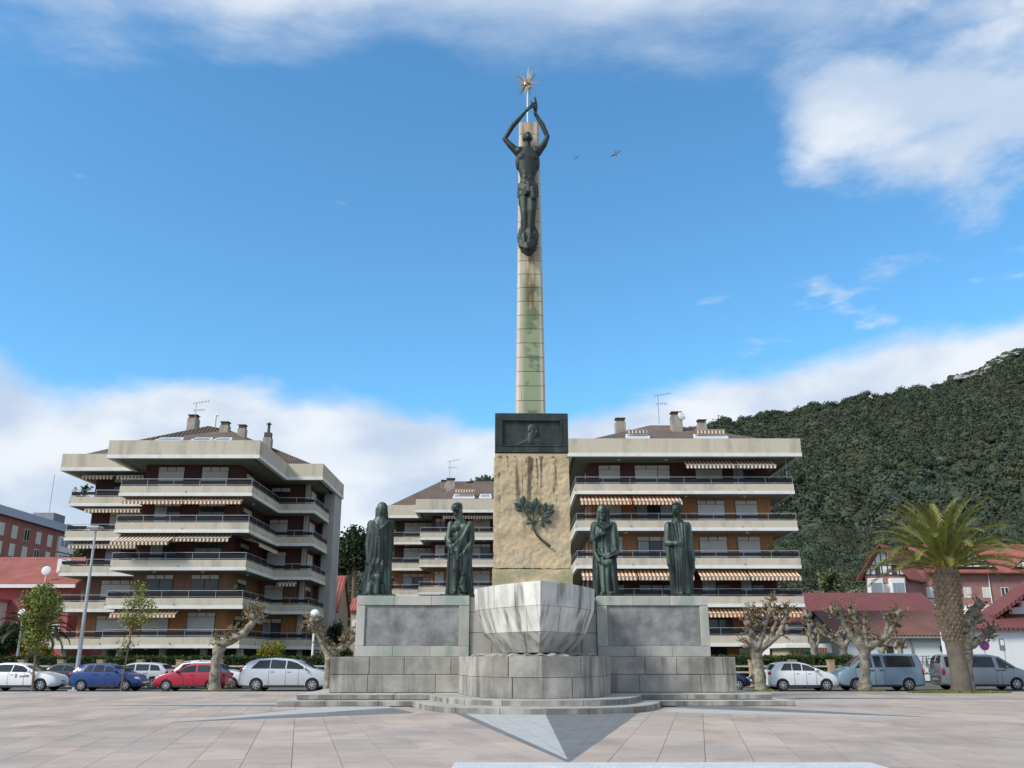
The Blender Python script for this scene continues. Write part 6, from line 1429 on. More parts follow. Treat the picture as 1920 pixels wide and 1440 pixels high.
# lettering on the white door
def text_mesh(txt, size, mat, name, parent, loc, rot, scale=(1, 1, 1)):
    cu = bpy.data.curves.new('t', 'FONT'); cu.body = txt; cu.size = size; cu.extrude = .002; cu.align_x = 'CENTER'
    o = bpy.data.objects.new('t', cu); col.objects.link(o); dg = bpy.context.evaluated_depsgraph_get(); me = bpy.data.meshes.new_from_object(o.evaluated_get(dg)); bpy.data.objects.remove(o)
    me.materials.clear(); me.materials.append(mat); t = bpy.data.objects.new(name, me); col.objects.link(t); t.parent = parent; t.location = loc; t.rotation_euler = rot; t.scale = scale; return t
m_ink = M('dark_lettering', (.04, .04, .045), .5, 0); m_mag = M('crimson_mark', (.30, .03, .07), .5, 0)
yd = -(c1_.hw(.58) + .004)
text_mesh('euskte', .20, m_ink, 'lettering', body1, (c1_.x(.605), yd, .72), (R(90), 0, 0))
MB().box(c1_.x(.49), c1_.x(.49) + .03, yd, yd + .004, .70, .90).box(c1_.x(.49) + .07, c1_.x(.49) + .10, yd, yd + .004, .70, .90).box(c1_.x(.49), c1_.x(.49) + .10, yd - .002, yd + .003, .70, .73).build('emblem', m_mag, body1)
# ================================================================== TREES, HEDGES, STREET FURNITURE
m_bark = M('plane_bark', (.16, .138, .108), .95, .3, 2.2, .35, 14, bump=1, bscale=10, patch=(.36, .33, .26), patch_amt=.85, pscale=3.6)
m_twig = M('twig_bark', (.16, .115, .075), .95, .25, 4, .3, 18, bump=.8, bscale=14)
m_youngleaf = M('young_leaf', (.20, .235, .055), .7, .2, 1.5, tone=True, spec=.3)
m_budleaf = M('bud_leaf', (.27, .22, .10), .8, .2, 2, tone=True, spec=.2)
m_hedge = M('hedge_leaf', (.055, .085, .022), .8, .3, 1.0, tone=True, spec=.3); m_yshrub = M('yellow_shrub_leaf', (.27, .26, .025), .75, .2, 1.5, tone=True, spec=.3)
m_ivy = M('dark_evergreen_leaf', (.035, .055, .022), .8, .3, 1.2, tone=True, spec=.3)
def lump(mb_, c, r, seed, sq=.9, jit=.22):
    V, Fq = crowns(np.array([list(c)]), np.array([r]), 2, seed, sq, jit); return mb_.add(V.tolist(), Fq.tolist())
def pollard(label, Y, limbs, knobs, twigs=10, leafy=0, seed=0, group='bare pollarded plane trees', tl=.45):
    """limbs: list of ([(u, v, dy)], [radii]); knobs: (u, v, r) swollen ends that carry a tuft of short twigs"""
    rr = random.Random(seed); b0 = at(limbs[0][0][0][0], limbs[0][0][0][1], Y); root = empty('pollarded_tree', label, 'tree', (b0.x, Y, 0), group)
    def P_(p): q = at(p[0], p[1], Y + (p[2] if len(p) > 2 else 0)); return q
    for k, (pts, rad) in enumerate(limbs):
        pp = [P_(p) for p in pts]
        if k == 0: pp[0].z = -.08
        D = []; Rd = []
        for (a, b_), (ra, rb) in zip(zip(pp, pp[1:]), zip(rad, rad[1:])):
            for q in range(5): t = q / 5; D.append(a.lerp(b_, t) + Vector((rr.uniform(-1, 1), rr.uniform(-1, 1), 0)) * ra * .10); Rd.append((ra + (rb - ra) * t) * rr.uniform(.82, 1.02))
        D.append(pp[-1]); Rd.append(rad[-1])
        if k == 0: Rd[0] *= 1.35; Rd[1] *= 1.12
        random.seed(seed * 31 + k); MB().tube(D, Rd, 12, jit=.07).build('trunk' if k == 0 else 'limb', m_bark, root, smooth=True, sharp=70)
    tips = []
    for i, (u, v, r) in enumerate(knobs):
        c = P_((u, v)); r *= .86; b_ = MB(); lump(b_, c, r, seed * 7 + i, .95, .16)
        for q in range(3): lump(b_, c + Vector((rr.uniform(-1, 1), rr.uniform(-1, 1), rr.uniform(-.6, 1))) * r * .8, r * rr.uniform(.45, .7), seed * 9 + i * 5 + q, .9, .2)
        b_.build('knob', m_bark, root, smooth=True, sharp=75)
        tw = MB()
        for q in range(twigs):
            d = Vector((rr.gauss(0, 1), rr.gauss(0, 1), rr.gauss(.45, .8))).normalized(); L_ = tl * rr.uniform(.5, 1.2); a = c + d * r * .7; e = a + d * L_ * .6 + Vector((0, 0, .04)); f = e + (d + Vector((rr.uniform(-.5, .5), rr.uniform(-.5, .5), rr.uniform(0, .6)))).normalized() * L_ * .45
            tw.tube([a, e, f], [.04, .028, .014], 5); lump(tw, e, .055, q + i, 1, .2); tips += [list(e), list(f)]
        tw.build('twigs', m_twig, root)
    if leafy and tips:
        g = np.random.default_rng(seed); t = np.array(tips); t = t[g.random(len(t)) < leafy]
        if len(t):
            V, Fq, tn = leaf_cloud(t, .055, 9, .16, seed=seed); np_mesh('leaf_buds', V - np.array(root.location), Fq, m_budleaf, root, tone=tn)['kind'] = 'stuff'
    random.seed(seed); return root
pollard('leaning pollarded plane tree in front of the red car', 50.2, [([(404, 1293), (403, 1262), (407, 1235), (411, 1216), (418, 1206)], [.36, .30, .30, .34, .30]), ([(414, 1210), (438, 1199), (458, 1186), (472, 1170), (482, 1154)], [.27, .22, .20, .20, .19]), ([(412, 1212), (409, 1203)], [.20, .12]), ([(440, 1198), (437, 1190)], [.1, .05])],
        [(484, 1150, .34), (474, 1158, .28), (478, 1145, .22), (486, 1163, .26), (468, 1152, .2), (440, 1190, .14), (432, 1196, .12), (412, 1206, .22)], 11, .55, 1)
pollard('two armed pollarded plane tree at the left end of the plinth', 46.5, [([(613, 1297), (615, 1262), (617, 1235), (620, 1222)], [.22, .20, .24, .28]), ([(617, 1228), (607, 1212), (600, 1196), (592, 1180), (588, 1168)], [.24, .17, .15, .14, .14]), ([(622, 1226), (640, 1216), (652, 1210), (664, 1196)], [.22, .15, .13, .12]), ([(632, 1220), (648, 1212), (650, 1204)], [.1, .09, .08])],
        [(586, 1166, .26), (592, 1178, .22), (582, 1174, .2), (604, 1204, .2), (618, 1222, .26), (650, 1204, .16), (664, 1194, .2), (668, 1184, .16)], 9, .6, 2)
pollard('pollarded plane tree with a dense knobbly crown right of the plinth', 50.3, [([(1428, 1289), (1424, 1260), (1419, 1235), (1415, 1216)], [.36, .32, .31, .34]), ([(1416, 1222), (1406, 1210)], [.28, .2]), ([(1418, 1220), (1414, 1198), (1408, 1178), (1404, 1160)], [.24, .16, .14, .12]), ([(1420, 1222), (1442, 1206), (1458, 1192), (1468, 1172), (1474, 1152)], [.24, .17, .15, .13, .11]), ([(1422, 1212), (1430, 1188), (1436, 1166), (1446, 1146)], [.18, .13, .12, .1]), ([(1442, 1205), (1448, 1182), (1458, 1160)], [.12, .1, .08])],
        [(1404, 1208, .3), (1402, 1170, .2), (1405, 1156, .2), (1412, 1178, .2), (1420, 1166, .2), (1432, 1172, .2), (1437, 1158, .2), (1448, 1142, .18), (1456, 1160, .18), (1468, 1168, .2), (1474, 1148, .2), (1462, 1188, .2), (1424, 1190, .16), (1416, 1150, .16), (1446, 1126, .08)], 10, .6, 3, tl=.5)
pollard('many armed pollarded plane tree before the blue grey van', 50.2, [([(1622, 1288), (1621, 1258), (1620, 1232), (1621, 1212)], [.36, .30, .30, .33]), ([(1618, 1218), (1604, 1202), (1590, 1180), (1577, 1160), (1570, 1140)], [.24, .19, .17, .16, .15]), ([(1619, 1214), (1606, 1192), (1603, 1170), (1598, 1146)], [.2, .15, .14, .13]), ([(1623, 1214), (1622, 1190), (1620, 1168)], [.2, .15, .12]), ([(1624, 1216), (1646, 1204), (1664, 1192), (1674, 1174), (1682, 1156)], [.25, .19, .17, .16, .15]), ([(1660, 1194), (1664, 1174), (1664, 1158)], [.14, .12, .1])],
        [(1568, 1142, .28), (1576, 1158, .2), (1590, 1178, .18), (1598, 1146, .24), (1604, 1166, .18), (1619, 1166, .22), (1622, 1186, .16), (1664, 1158, .2), (1675, 1174, .2), (1684, 1152, .3), (1562, 1148, .18), (1647, 1202, .16)], 8, .5, 4)
pollard('stout pollarded tree half hidden behind the palm trunk', 51.2, [([(1812, 1286), (1812, 1258), (1811, 1228), (1810, 1212)], [.40, .36, .36, .4]), ([(1808, 1216), (1792, 1200), (1778, 1184), (1768, 1168)], [.26, .2, .18, .16]), ([(1812, 1214), (1818, 1188), (1824, 1160), (1830, 1140)], [.3, .26, .26, .22]), ([(1816, 1214), (1836, 1200), (1850, 1190), (1860, 1180)], [.25, .2, .17, .15])],
        [(1766, 1166, .26), (1780, 1184, .26), (1826, 1152, .42), (1834, 1136, .34), (1816, 1166, .36), (1836, 1160, .3), (1854, 1190, .24), (1862, 1178, .2), (1838, 1200, .2), (1806, 1180, .3)], 8, .5, 5, tl=.35)
pollard('slender twin stemmed pollard in front of the small shed', 62, [([(1527, 1262), (1527, 1232), (1526, 1214)], [.26, .22, .24]), ([(1526, 1216), (1518, 1192), (1518, 1172), (1514, 1156)], [.2, .16, .15, .14]), ([(1528, 1216), (1534, 1202), (1536, 1192)], [.14, .11, .1])], [(1515, 1154, .3), (1519, 1174, .22), (1522, 1196, .2), (1537, 1190, .18)], 7, .4, 6)
pollard('pollard with spreading arms behind the white hatchback', 64, [([(1582, 1262), (1582, 1228), (1581, 1210)], [.26, .25, .3]), ([(1580, 1214), (1562, 1198), (1544, 1190), (1534, 1184)], [.2, .16, .15, .13]), ([(1583, 1212), (1592, 1196), (1604, 1190)], [.22, .2, .16]), ([(1580, 1210), (1574, 1194), (1576, 1184)], [.2, .2, .16])], [(1532, 1184, .24), (1546, 1188, .2), (1576, 1190, .34), (1590, 1196, .3), (1604, 1190, .26), (1562, 1200, .2)], 6, .4, 7)
pollard('pollard stub with short branches behind the roof of the blue grey van', 66, [([(1653, 1262), (1653, 1228), (1654, 1212)], [.26, .25, .28]), ([(1654, 1214), (1644, 1202), (1640, 1196)], [.2, .15, .13]), ([(1654, 1214), (1664, 1202), (1670, 1198)], [.2, .15, .13])], [(1652, 1206, .28), (1640, 1196, .22), (1670, 1197, .2)], 6, .3, 8)
pollard('short knobbly pollard against the white shed wall', 68, [([(1690, 1262), (1689, 1230), (1687, 1210)], [.2, .18, .2]), ([(1688, 1218), (1680, 1208)], [.14, .1]), ([(1688, 1218), (1696, 1210)], [.14, .1])], [(1687, 1206, .24), (1680, 1210, .18), (1696, 1212, .18)], 6, .2, 9)

def leafy_tree(label, Y, base, trunk, crown, n, size, mat, seed, r_tr=.06, group=None, clump=.42, per=38, name='young_tree'):
    """trunk: [(u, v)]; crown: [(u, v, ru, rv)] ellipses in which leaf clumps hang"""
    g = np.random.default_rng(seed); rr = random.Random(seed); b0 = at(*base, Y); root = empty(name, label, 'tree', (b0.x, Y, 0), group)
    pp = [at(u, v, Y) for u, v in trunk]; pp[0].z = -.05; MB().tube(pp, list(np.linspace(r_tr, r_tr * .45, len(pp))), 8, jit=.06).build('trunk', m_twig, root, smooth=True)
    cs = []; bm_ = MB()
    for u, v, ru, rv in crown:
        c = at(u, v, Y); a = abs(at(u + ru, v, Y).x - c.x); h = abs(at(u, v - rv, Y).z - c.z)
        for _ in range(int(n * ru * rv / 400)):
            d = g.normal(size=3); d /= np.linalg.norm(d); d *= g.random() ** .4; p = np.array(c) + d * np.array([a, a * .9, h]); cs.append(p)
            if rr.random() < .3:
                s = min(pp, key=lambda q: abs(q.z - (p[2] - .5)) + .3 * abs(q.x - p[0])); bm_.tube([s, s.lerp(Vector(p), .6) + Vector((0, 0, .1)), p], [.022, .014, .008], 4)
    if bm_.v: bm_.build('branches', m_twig, root)
    V, Fq, t = leaf_cloud(cs, size, per, clump, seed=seed); t = t * np.repeat(g.uniform(.6, 1.3, len(cs)), per)
    np_mesh('crown', V - np.array(root.location), Fq, mat, root, tone=t); return root
leafy_tree('young leafy tree before the white hatchback and the pink house', 50.4, (61, 1293), [(61, 1293), (63, 1260), (67, 1225), (73, 1180), (80, 1130), (85, 1095)], [(78, 1140, 34, 34), (82, 1108, 16, 16), (66, 1165, 20, 24), (62, 1205, 18, 16), (98, 1150, 18, 16), (72, 1190, 18, 14), (55, 1125, 12, 14)], 26, .075, m_youngleaf, 11, .07)
leafy_tree('thin young tree with a small sparse crown before the blue car', 50.4, (227, 1293), [(227, 1293), (232, 1262), (239, 1225), (246, 1185), (250, 1140), (258, 1100)], [(256, 1130, 22, 14), (262, 1105, 10, 10), (275, 1135, 16, 9), (250, 1155, 24, 10), (268, 1168, 12, 10), (285, 1150, 12, 6), (240, 1165, 12, 10), (238, 1208, 14, 6)], 26, .07, m_youngleaf, 12, .06, clump=.4, per=20)
leafy_tree('tall dark eucalyptus behind the left block, nearest its gable', 175, (640, 1160), [(640, 1160), (641, 1090), (645, 1020)], [(640, 1045, 24, 30), (634, 1030, 14, 14)], 30, .42, m_ivy, 13, .5, 'tall trees between the left and middle blocks', 1.6, 40, 'eucalyptus_tree')
leafy_tree('tall open crowned eucalyptus just left of the cloaked statue', 170, (664, 1160), [(664, 1160), (664, 1080), (662, 1005)], [(662, 1008, 18, 16), (654, 1030, 16, 14), (674, 1025, 16, 16), (662, 1050, 22, 14)], 26, .40, m_ivy, 14, .5, 'tall trees between the left and middle blocks', 1.5, 34, 'eucalyptus_tree')
leafy_tree('eucalyptus partly hidden by the cloaked statue', 172, (690, 1160), [(690, 1160), (690, 1080), (690, 1010)], [(692, 1020, 18, 20), (684, 1048, 16, 16), (700, 1050, 16, 20)], 26, .40, m_ivy, 15, .5, 'tall trees between the left and middle blocks', 1.5, 34, 'eucalyptus_tree')
leafy_tree('rounded green tree glimpsed between the brick block and the left flats', 120, (150, 1180), [(150, 1180), (150, 1100), (152, 1050)], [(152, 1052, 22, 24), (140, 1065, 14, 14)], 30, .30, m_hedge, 16, .4, None, 1.0, 40, 'garden_tree')
leafy_tree('dark ivy covered tree beside the grey gable wall', 84, (628, 1235), [(628, 1235), (628, 1200), (628, 1170)], [(628, 1185, 12, 26), (634, 1212, 12, 16)], 40, .14, m_ivy, 17, .2, None, .5, 40, 'ivy_tree')
leafy_tree('dark garden tree at the left edge before the pink house', 62, (10, 1250), [(10, 1250), (10, 1210), (12, 1185)], [(8, 1205, 32, 30), (-30, 1200, 26, 36)], 30, .12, m_ivy, 18, .15, None, .5, 40, 'garden_tree')
leafy_tree('pale grey green scrub tree on the slope left of the timbered flats', 150, (1560, 1140), [(1560, 1150), (1560, 1110), (1558, 1080)], [(1556, 1092, 22, 24)], 30, .32, M('pale_olive_leaf', (.11, .13, .06), .8, .25, 1, tone=True, spec=.3), 19, .35, None, 1.0, 44, 'garden_tree')
leafy_tree('greyish bare scrub below the wooded slope right of the flats', 118, (1565, 1150), [(1565, 1160), (1565, 1140), (1560, 1125)], [(1540, 1125, 40, 14), (1590, 1122, 34, 12)], 30, .20, M('grey_scrub_leaf', (.17, .17, .11), .9, .25, 1, tone=True, spec=.2), 20, .25, None, .7, 44, 'scrub_tree')
def shrub(name, label, x0, x1, y0, y1, z0, z1, mat, seed, n, size=.07, box=True):
    g = np.random.default_rng(seed); root = empty(name, label, 'hedge' if box else 'shrub', ((x0 + x1) / 2, (y0 + y1) / 2, 0)); c = np.array(root.location)
    if box:
        MB().box(x0 + .12, x1 - .12, y0 + .14, y1 - .14, z0, z1 - .14).build('core', MATS['hill_undergrowth'], root)
        p = g.random((n, 3)) * [x1 - x0, y1 - y0, z1 - z0] + [x0, y0, z0]; f = g.integers(0, 3, n); p[f == 0, 1] = y0 + .08; p[f == 1, 2] = z1 - .06 + g.normal(0, .03, (f == 1).sum()); p[f == 2, 1] = y0 + .1
    else:
        d = g.normal(size=(n, 3)); d /= np.linalg.norm(d, axis=1)[:, None]; d *= g.random((n, 1)) ** .35; p = d * [(x1 - x0) / 2, (y1 - y0) / 2, (z1 - z0) / 2] + [(x0 + x1) / 2, (y0 + y1) / 2, (z0 + z1) / 2]; p[:, 2] = np.maximum(p[:, 2], z0)
    V, Fq, t = leaf_cloud(p, size, 14, .16, seed=seed); t = t * np.repeat(g.uniform(.55, 1.25, n), 14); np_mesh('foliage', V - c, Fq, mat, root, tone=t); return root
HY = 58.6
shrub('hedge', 'long clipped green hedge behind the cars left of the monument', ux(-60, HY, 1), ux(660, HY, 1), HY, HY + 1.1, .1, 1.72, m_hedge, 31, 2600)
shrub('hedge', 'clipped green hedge behind the white hatchback right of the monument', ux(1330, HY, 1), ux(1606, HY, 1), HY, HY + 1.1, .1, 1.78, m_hedge, 32, 1100)
shrub('shrub', 'bright yellow green shrub above the hedge near the left lamp', ux(35, 60.5, 2), ux(98, 60.5, 2), 60, 61.6, 1.2, 2.55, m_yshrub, 33, 220, .08, False)
shrub('shrub', 'yellow flowering bush above the silver people carrier', ux(481, 60.5, 2), ux(533, 60.5, 2), 60, 61.6, 1.2, 2.75, m_yshrub, 34, 220, .07, False)
shrub('shrub', 'dark green bush at the left end of the wing wall', ux(626, 62, 2), ux(662, 62, 2), 61, 63, .4, 2.5, m_hedge, 35, 160, .09, False)
# garden wall pillars and rails in front of the hedges
m_sand = M('sandstone', (.42, .31, .20), .9, .15, 2, .12, 15, bump=.4); m_railw = M('pale_rail', (.45, .42, .37), .85, .15, 2)
for lab, u0, u1, pil in (('low garden fence with sandstone pillars behind the left cars', -40, 640, [-36, 38, 112, 186, 261, 335, 410, 484, 558, 632]), ('low garden fence with sandstone pillars behind the right cars', 1335, 1605, [1340, 1412, 1488, 1560])):
    gf = empty('garden_fence', lab, 'fence', (ux((u0 + u1) / 2, HY - .5, .5), HY - .5, 0)); x0, x1 = ux(u0, HY - .5, 1), ux(u1, HY - .5, 1)
    MB().box(x0, x1, HY - .42, HY - .18, 0, .55).build('base_wall', m_sand, gf)
    for z in (.8, 1.15): MB().box(x0, x1, HY - .36, HY - .26, z, z + .10).build('rail', m_railw, gf)
    for u in pil: x = ux(u, HY - .5, 1); MB().cbox(x - .19, x + .19, HY - .56, HY - .14, 0, 1.52, .015).cbox(x - .22, x + .22, HY - .59, HY - .11, 1.52, 1.58, .01).build('pillar', m_sand, gf)
# ---------------------------------------------------------------- palms
m_frond = M('palm_leaflet', (.125, .15, .035), .55, .2, 1.0, tone=True, spec=.4); m_rach = M('palm_rachis', (.28, .22, .06), .7, .15, 2); m_dfrond = M('dark_palm_leaflet', (.045, .065, .025), .6, .2, 1, tone=True, spec=.4)
m_pbark = M('palm_trunk_bark', (.15, .125, .098), .95, .25, 3, .25, 16, bump=.9, bscale=12); m_scar = M('palm_leaf_base', (.22, .16, .105), .9, .5, 4, .2, 14, bump=.6, rand=.2)
def frond(root, o, az, el0, L_, droop, mat, seed, yellow=0.):
    """one arching frond: rachis and two ranks of leaflets"""
    rr = random.Random(seed); pts = []; el = el0; p = Vector(o); n = 16; h = Vector((math.cos(az), math.sin(az), 0))
    for i in range(n + 1):
        pts.append(p.copy()); d = h * math.cos(el) + Vector((0, 0, math.sin(el))); p = p + d * (L_ / n); el -= droop / n * (0.35 + 1.3 * i / n)
    b_ = MB().tube([q for q in pts], list(np.linspace(.035, .006, n + 1)), 5); nf = len(b_.f); tn = [(2.0, 1.5, 1.0)] * nf
    for i in range(3 * n):
        t = (i + 1) / (3 * n + 1); k = t * n; j = min(int(k), n - 1); q = pts[j].lerp(pts[j + 1], k - j); d = (pts[j + 1] - pts[j]).normalized(); s = d.cross(Vector((0, 0, 1))).normalized(); up = s.cross(d)
        ln = .62 * (math.sin(math.pi * min(1, t * .82 + .16)) ** .6) * L_ / 4.2
        if t < .10: continue
        for sg in (-1, 1):
            dr = (s * sg * .62 + d * .62 + up * (.32 + rr.uniform(-.14, .1))).normalized(); e = q + dr * ln + Vector((0, 0, -.10 * ln)); m_ = q + dr * ln * .5 + Vector((0, 0, .02)); w = d * .024
            b_.add([q - w, q + w, m_ + w * 1.1, m_ - w * 1.1], [(0, 1, 2, 3)]); b_.add([m_ - w * 1.1, m_ + w * 1.1, e], [(0, 1, 2)])
            f = rr.uniform(.75, 1.3); yl = yellow * t; c_ = (f * (1 + yl * 1.3), f * (1 + yl * .7), f); tn += [c_, c_]
    o_ = MB(); o_.v, o_.f = b_.v, b_.f; return o_.build('frond', mat, root, tone=np.array(tn))
PY = 48.6; pb = at(1801, 1286, PY); palm = empty('palm_tree', 'tall date palm with thick scaly trunk on a grassy patch', 'tree', (pb.x, PY, 0))
tr = [(1803, 1286, .60), (1800, 1262, .51), (1794, 1230, .47), (1787, 1196, .49), (1784, 1182, .56), (1781, 1150, .66), (1777, 1115, .70), (1775, 1085, .68), (1774, 1066, .52)]
tp = [at(u, v, PY) for u, v, _ in tr]; tp[0].z = -.1; MB().tube([tp[0]] + tp[1:], [r * .93 for *_, r in tr], 20, jit=.03).build('trunk', m_pbark, palm, smooth=True)
sc_ = MB(); zc = [p.z for p in tp]
def trunk_at(z): return Vector((np.interp(z, zc, [p.x for p in tp]), PY, z)), float(np.interp(z, zc, [r * .93 for *_, r in tr]))
row = 0; z = trunk_at(0)[0].z + tp[3].z - .1
while z < tp[-1].z:
    c, r = trunk_at(z); n = 15
    for k in range(n):
        a = 2 * math.pi * (k + .5 * (row % 2)) / n; d = Vector((math.cos(a), math.sin(a), 0)); t = Vector((-d.y, d.x, 0)); w = math.pi * r / n * random.uniform(.75, 1.0); h = random.uniform(.11, .17); o_ = c + d * (r * .97) + Vector((0, 0, random.uniform(-.03, .03)))
        pr_ = random.uniform(.03, .13)
        sc_.add([o_ - Vector((0, 0, h)), o_ + t * w, o_ + Vector((0, 0, h)), o_ - t * w, o_ + d * pr_ + Vector((0, 0, h * .45)) + t * w * .45, o_ + d * pr_ + Vector((0, 0, h * .45)) - t * w * .45, o_ + d * pr_ * .9 - Vector((0, 0, h * .2))], [(0, 1, 4, 6), (1, 2, 4), (2, 5, 4), (2, 3, 5), (3, 0, 6, 5), (4, 5, 6)])
    z += .20; row += 1
o = sc_.build('leaf_bases', m_scar, palm); o['kind'] = 'stuff'
top = tp[-1] + Vector((0, 0, .05)); rr = random.Random(5)
for k in range(30):                                        # orange leaf stalks round the crown base
    a = rr.uniform(0, 6.28); d = Vector((math.cos(a), math.sin(a), 0)); MB().tube([top + d * .42 - Vector((0, 0, .25)), top + d * .55 + Vector((0, 0, .35)), top + d * .62 + Vector((0, 0, .9))], [.06, .045, .03], 5).build('leaf_stalk', m_rach, palm)
nfr = 62
for k in range(nfr):
    f = k / (nfr - 1); az = k * 2.39996 + .4; el = R(88 - 80 * f ** .95); L_ = 4.25 - .5 * abs(f - .5) + rr.uniform(-.3, .3); d = Vector((math.cos(az), math.sin(az), 0))
    frond(palm, top + d * (.12 + .38 * f), az, el, L_, R(44 + 40 * math.sin(math.pi * min(1, f * 1.0)) + rr.uniform(-12, 18)), m_frond, k, rr.choice((.9, 1.3)) if rr.random() < .2 else rr.uniform(.05, .3))
p2b = at(60, 1255, 60.5); p2 = empty('palm_tree', 'low dark palm with drooping fronds behind the left young tree', 'tree', (p2b.x, 60.5, 0)); t2 = at(62, 1190, 60.5); t2z = t2.z
MB().tube([(p2b.x, 60.5, -.1), (p2b.x, 60.5, 1.6), (t2.x, 60.5, t2z)], [.42, .36, .34], 12, jit=.06).build('trunk', m_pbark, p2, smooth=True)
for k in range(36):
    f = k / 35; az = k * 2.39996; frond(p2, t2 + Vector((math.cos(az), math.sin(az), 0)) * .15, az, R(78 - 70 * f), 2.5, R(95 + 20 * f), m_dfrond, 100 + k)
# grass round the trunks
def tuft_patch(label, c, rx, ry, n, seed):
    g = np.random.default_rng(seed); a = g.random(n) * 6.283; q = g.random(n) ** .5; P_ = np.stack([np.cos(a) * rx * q, np.sin(a) * ry * q, np.zeros(n)], 1); h = g.uniform(.06, .20, n) * (1.1 - q * .6); l = g.normal(0, .05, (n, 3)); l[:, 2] = h; w = g.normal(size=(n, 3)) * .012; w[:, 2] = 0
    V = np.stack([P_ - w, P_ + w, P_ + l], 1).reshape(-1, 3); o = np_mesh('grass_patch', V, np.arange(3 * n).reshape(n, 3), M('tuft_grass', (.16, .19, .04), .9, .3, 3, tone=True), loc=tuple(c), tone=g.uniform(.6, 1.4, n)); tag(o, label, 'grass', kind='stuff')
tuft_patch('ragged grass round the foot of the palm', (pb.x - .2, PY - .2, .0), 2.6, 1.0, 5200, 1); p = at(1624, 1288, 50.2); tuft_patch('grass round the foot of the many armed pollard', (p.x, 50.0, 0), .9, .5, 1300, 2); p = at(1425, 1289, 50.3); tuft_patch('grass round the foot of the knobbly pollard', (p.x, 50.1, 0), .9, .5, 1100, 3); p = at(404, 1293, 50.2); tuft_patch('grass round the foot of the leaning pollard', (p.x, 50.0, 0), .7, .4, 600, 4)
# ---------------------------------------------------------------- lamps and signs
m_galv = M('galvanised_steel', (.42, .45, .48), .5, .12, 2, metal=.5); m_globe = M('opal_globe', (.82, .84, .86), .25, .03, 4)
lp = at(140, 1292, 50.9); lt = at(176, 992, 50.9); lamp = empty('street_lamp', 'tall galvanised street lamp post beside the blue car', 'street lamp', (lp.x, 50.9, 0))
MB().tube([(lp.x, 50.9, -.05), (lp.x, 50.9, .5), (lp.x, 50.9, lt.z)], [.15, .125, .055], 14).build('post', m_galv, lamp, smooth=True); MB().cbox(lp.x - .25, lp.x + .25, 50.65, 51.15, -.02, .06, .01).build('base_plate', m_galv, lamp)
MB().cbox(lp.x - .35, lp.x + .35, 50.45, 51.2, lt.z - .02, lt.z + .14, .05).build('lantern', m_galv, lamp); MB().box(lp.x - .25, lp.x + .25, 50.55, 51.1, lt.z - .05, lt.z - .02).build('diffuser', m_globe, lamp)
for u, lab in ((38, 'white globe lamp post among the shrubs at far left'), (588, 'white globe lamp post by the yellow bush near the left end of the plinth')):
    Yg = 60; zt = at(u, 1158, Yg).z; x = ux(u, Yg, 3); g_ = empty('globe_lamp', lab, 'street lamp', (x, Yg, 0), 'white globe lamp posts'); MB().tube([(x, Yg, 0), (x, Yg, zt)], [.09, .07], 10).build('post', m_white, g_, smooth=True); MB().ell((x, Yg, zt + .22), .30 if u > 100 else .34, 18, 12).build('globe', m_globe, g_, smooth=True); MB().lathe([(.07, -.1), (.16, 0), (.16, .05)], 12, (x, Yg, zt)).build('collar', m_pipe, g_)
c = at(1845, 1210, 56.5); sg_ = empty('road_sign', 'round blue and red no parking sign against the white wall', 'sign', (c.x, 56.5, 0)); MB().tube([(c.x, 56.5, 0), (c.x, 56.5, c.z + .25)], .03, 8).build('post', m_galv, sg_)
m_sblue = M('sign_blue', (.025, .05, .32), .4, 0); m_sred = M('sign_red', (.50, .02, .04), .4, 0)
def disc(r, y, y2): n = 32; return MB().add([(c.x + r * math.cos(2 * math.pi * k / n), yy, c.z + r * math.sin(2 * math.pi * k / n)) for yy in (y, y2) for k in range(n)], [tuple(range(n)), tuple(range(n, 2 * n))[::-1]] + [(k, n + k, n + (k + 1) % n, (k + 1) % n) for k in range(n)])
pl_ = disc(.30, 56.44, 56.465).build('plate', m_sred, sg_); disc(.225, 56.43, 56.445).build('blue_field', m_sblue, pl_); MB().bar((c.x - .17, 56.425, c.z + .17), (c.x + .17, 56.425, c.z - .17), .012, .055).build('slash', m_sred, pl_)
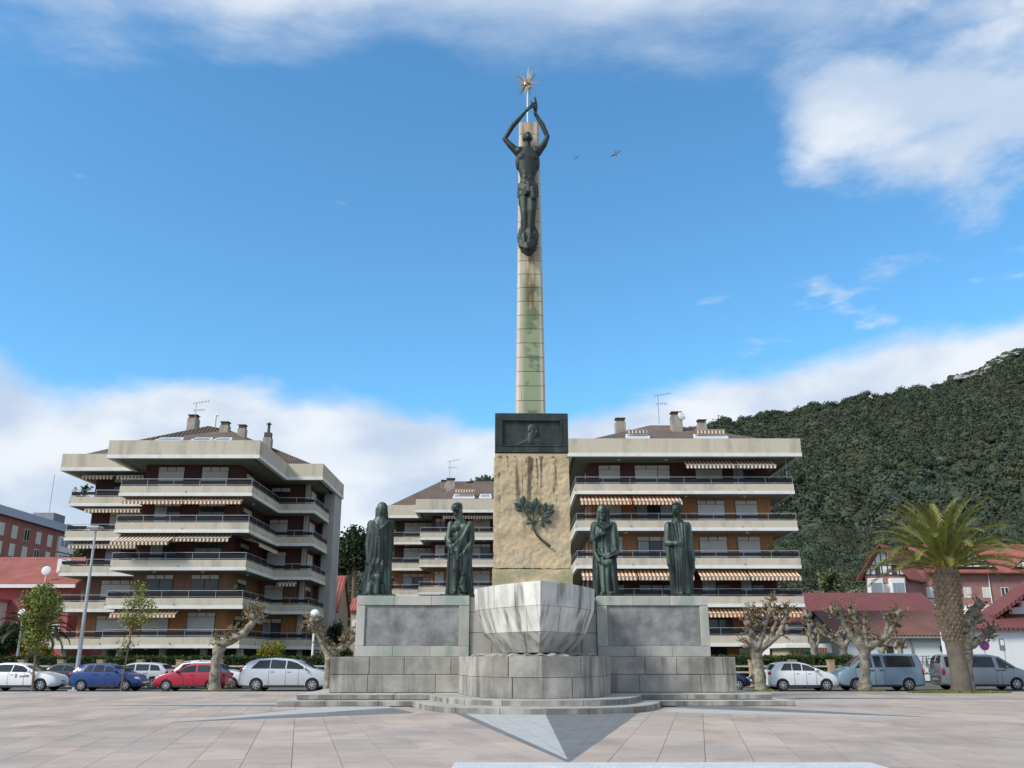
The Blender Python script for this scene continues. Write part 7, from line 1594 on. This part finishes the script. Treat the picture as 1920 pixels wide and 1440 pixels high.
c = at(1878, 1210, 58.0); s2 = empty('road_sign', 'narrow grey and white sign on a post at the far right', 'sign', (c.x, 58, 0)); MB().tube([(c.x + .12, 58, 0), (c.x + .12, 58, c.z + .35)], .03, 8).build('post', m_galv, s2)
MB().cbox(c.x - .18, c.x + .18, 57.93, 57.96, c.z - .32, c.z + .42, .01).build('plate', m_slate, s2); MB().box(c.x - .08, c.x + .12, 57.92, 57.932, c.z, c.z + .32).build('pictogram', m_white, s2)
c = at(1547, 1219, 61.5); s3 = empty('sign_board', 'brown and grey direction board on a post behind the hedge', 'sign', (c.x, 61.5, 0)); MB().tube([(c.x - .3, 61.5, 0), (c.x - .3, 61.5, c.z + .1)], .035, 8).build('post', m_galv, s3); MB().box(c.x - .5, c.x + .1, 61.42, 61.46, c.z - .16, c.z + .16).build('board', m_woodd, s3); MB().box(c.x + .11, c.x + .42, 61.42, 61.46, c.z - .16, c.z + .16).build('end_panel', m_slate, s3)
# gulls
m_gull = M('gull_feathers', (.55, .56, .58), .8, .15, 6)
for u, v, Yb, s, lab in ((1155, 289, 75, 1.0, 'gull with spread wings, the clearer of the two in the sky'), (1081, 296, 120, .8, 'tiny distant gull nearer the obelisk')):
    p = at(u, v, Yb); b_ = MB(); b_.ell((0, 0, 0), (.22, .075, .07), 10, 7); b_.ell((.22, 0, .01), (.06, .045, .045), 8, 6); b_.caps((.27, 0, .01), (.33, 0, 0), .015, .006, 6); b_.add([(-.18, -.05, 0), (-.36, -.09, .0), (-.36, .09, 0), (-.18, .05, 0)], [(0, 1, 2, 3)])
    for sg in (-1, 1): b_.add([(.10, sg * .05, .03), (-.10, sg * .05, .03), (.12, sg * .36, .12), (-.06, sg * .34, .12), (-.02, sg * .70, .04)], [(0, 2, 3, 1), (2, 4, 3)])
    o = b_.build('gull', m_gull, None, loc=(0, 0, 0)); tag(o, lab, 'bird', 'gulls in flight'); o.location = p; o.rotation_euler = (R(-35), R(20), R(70)); o.scale = (s, s, s)
bpy.context.view_layer.update()
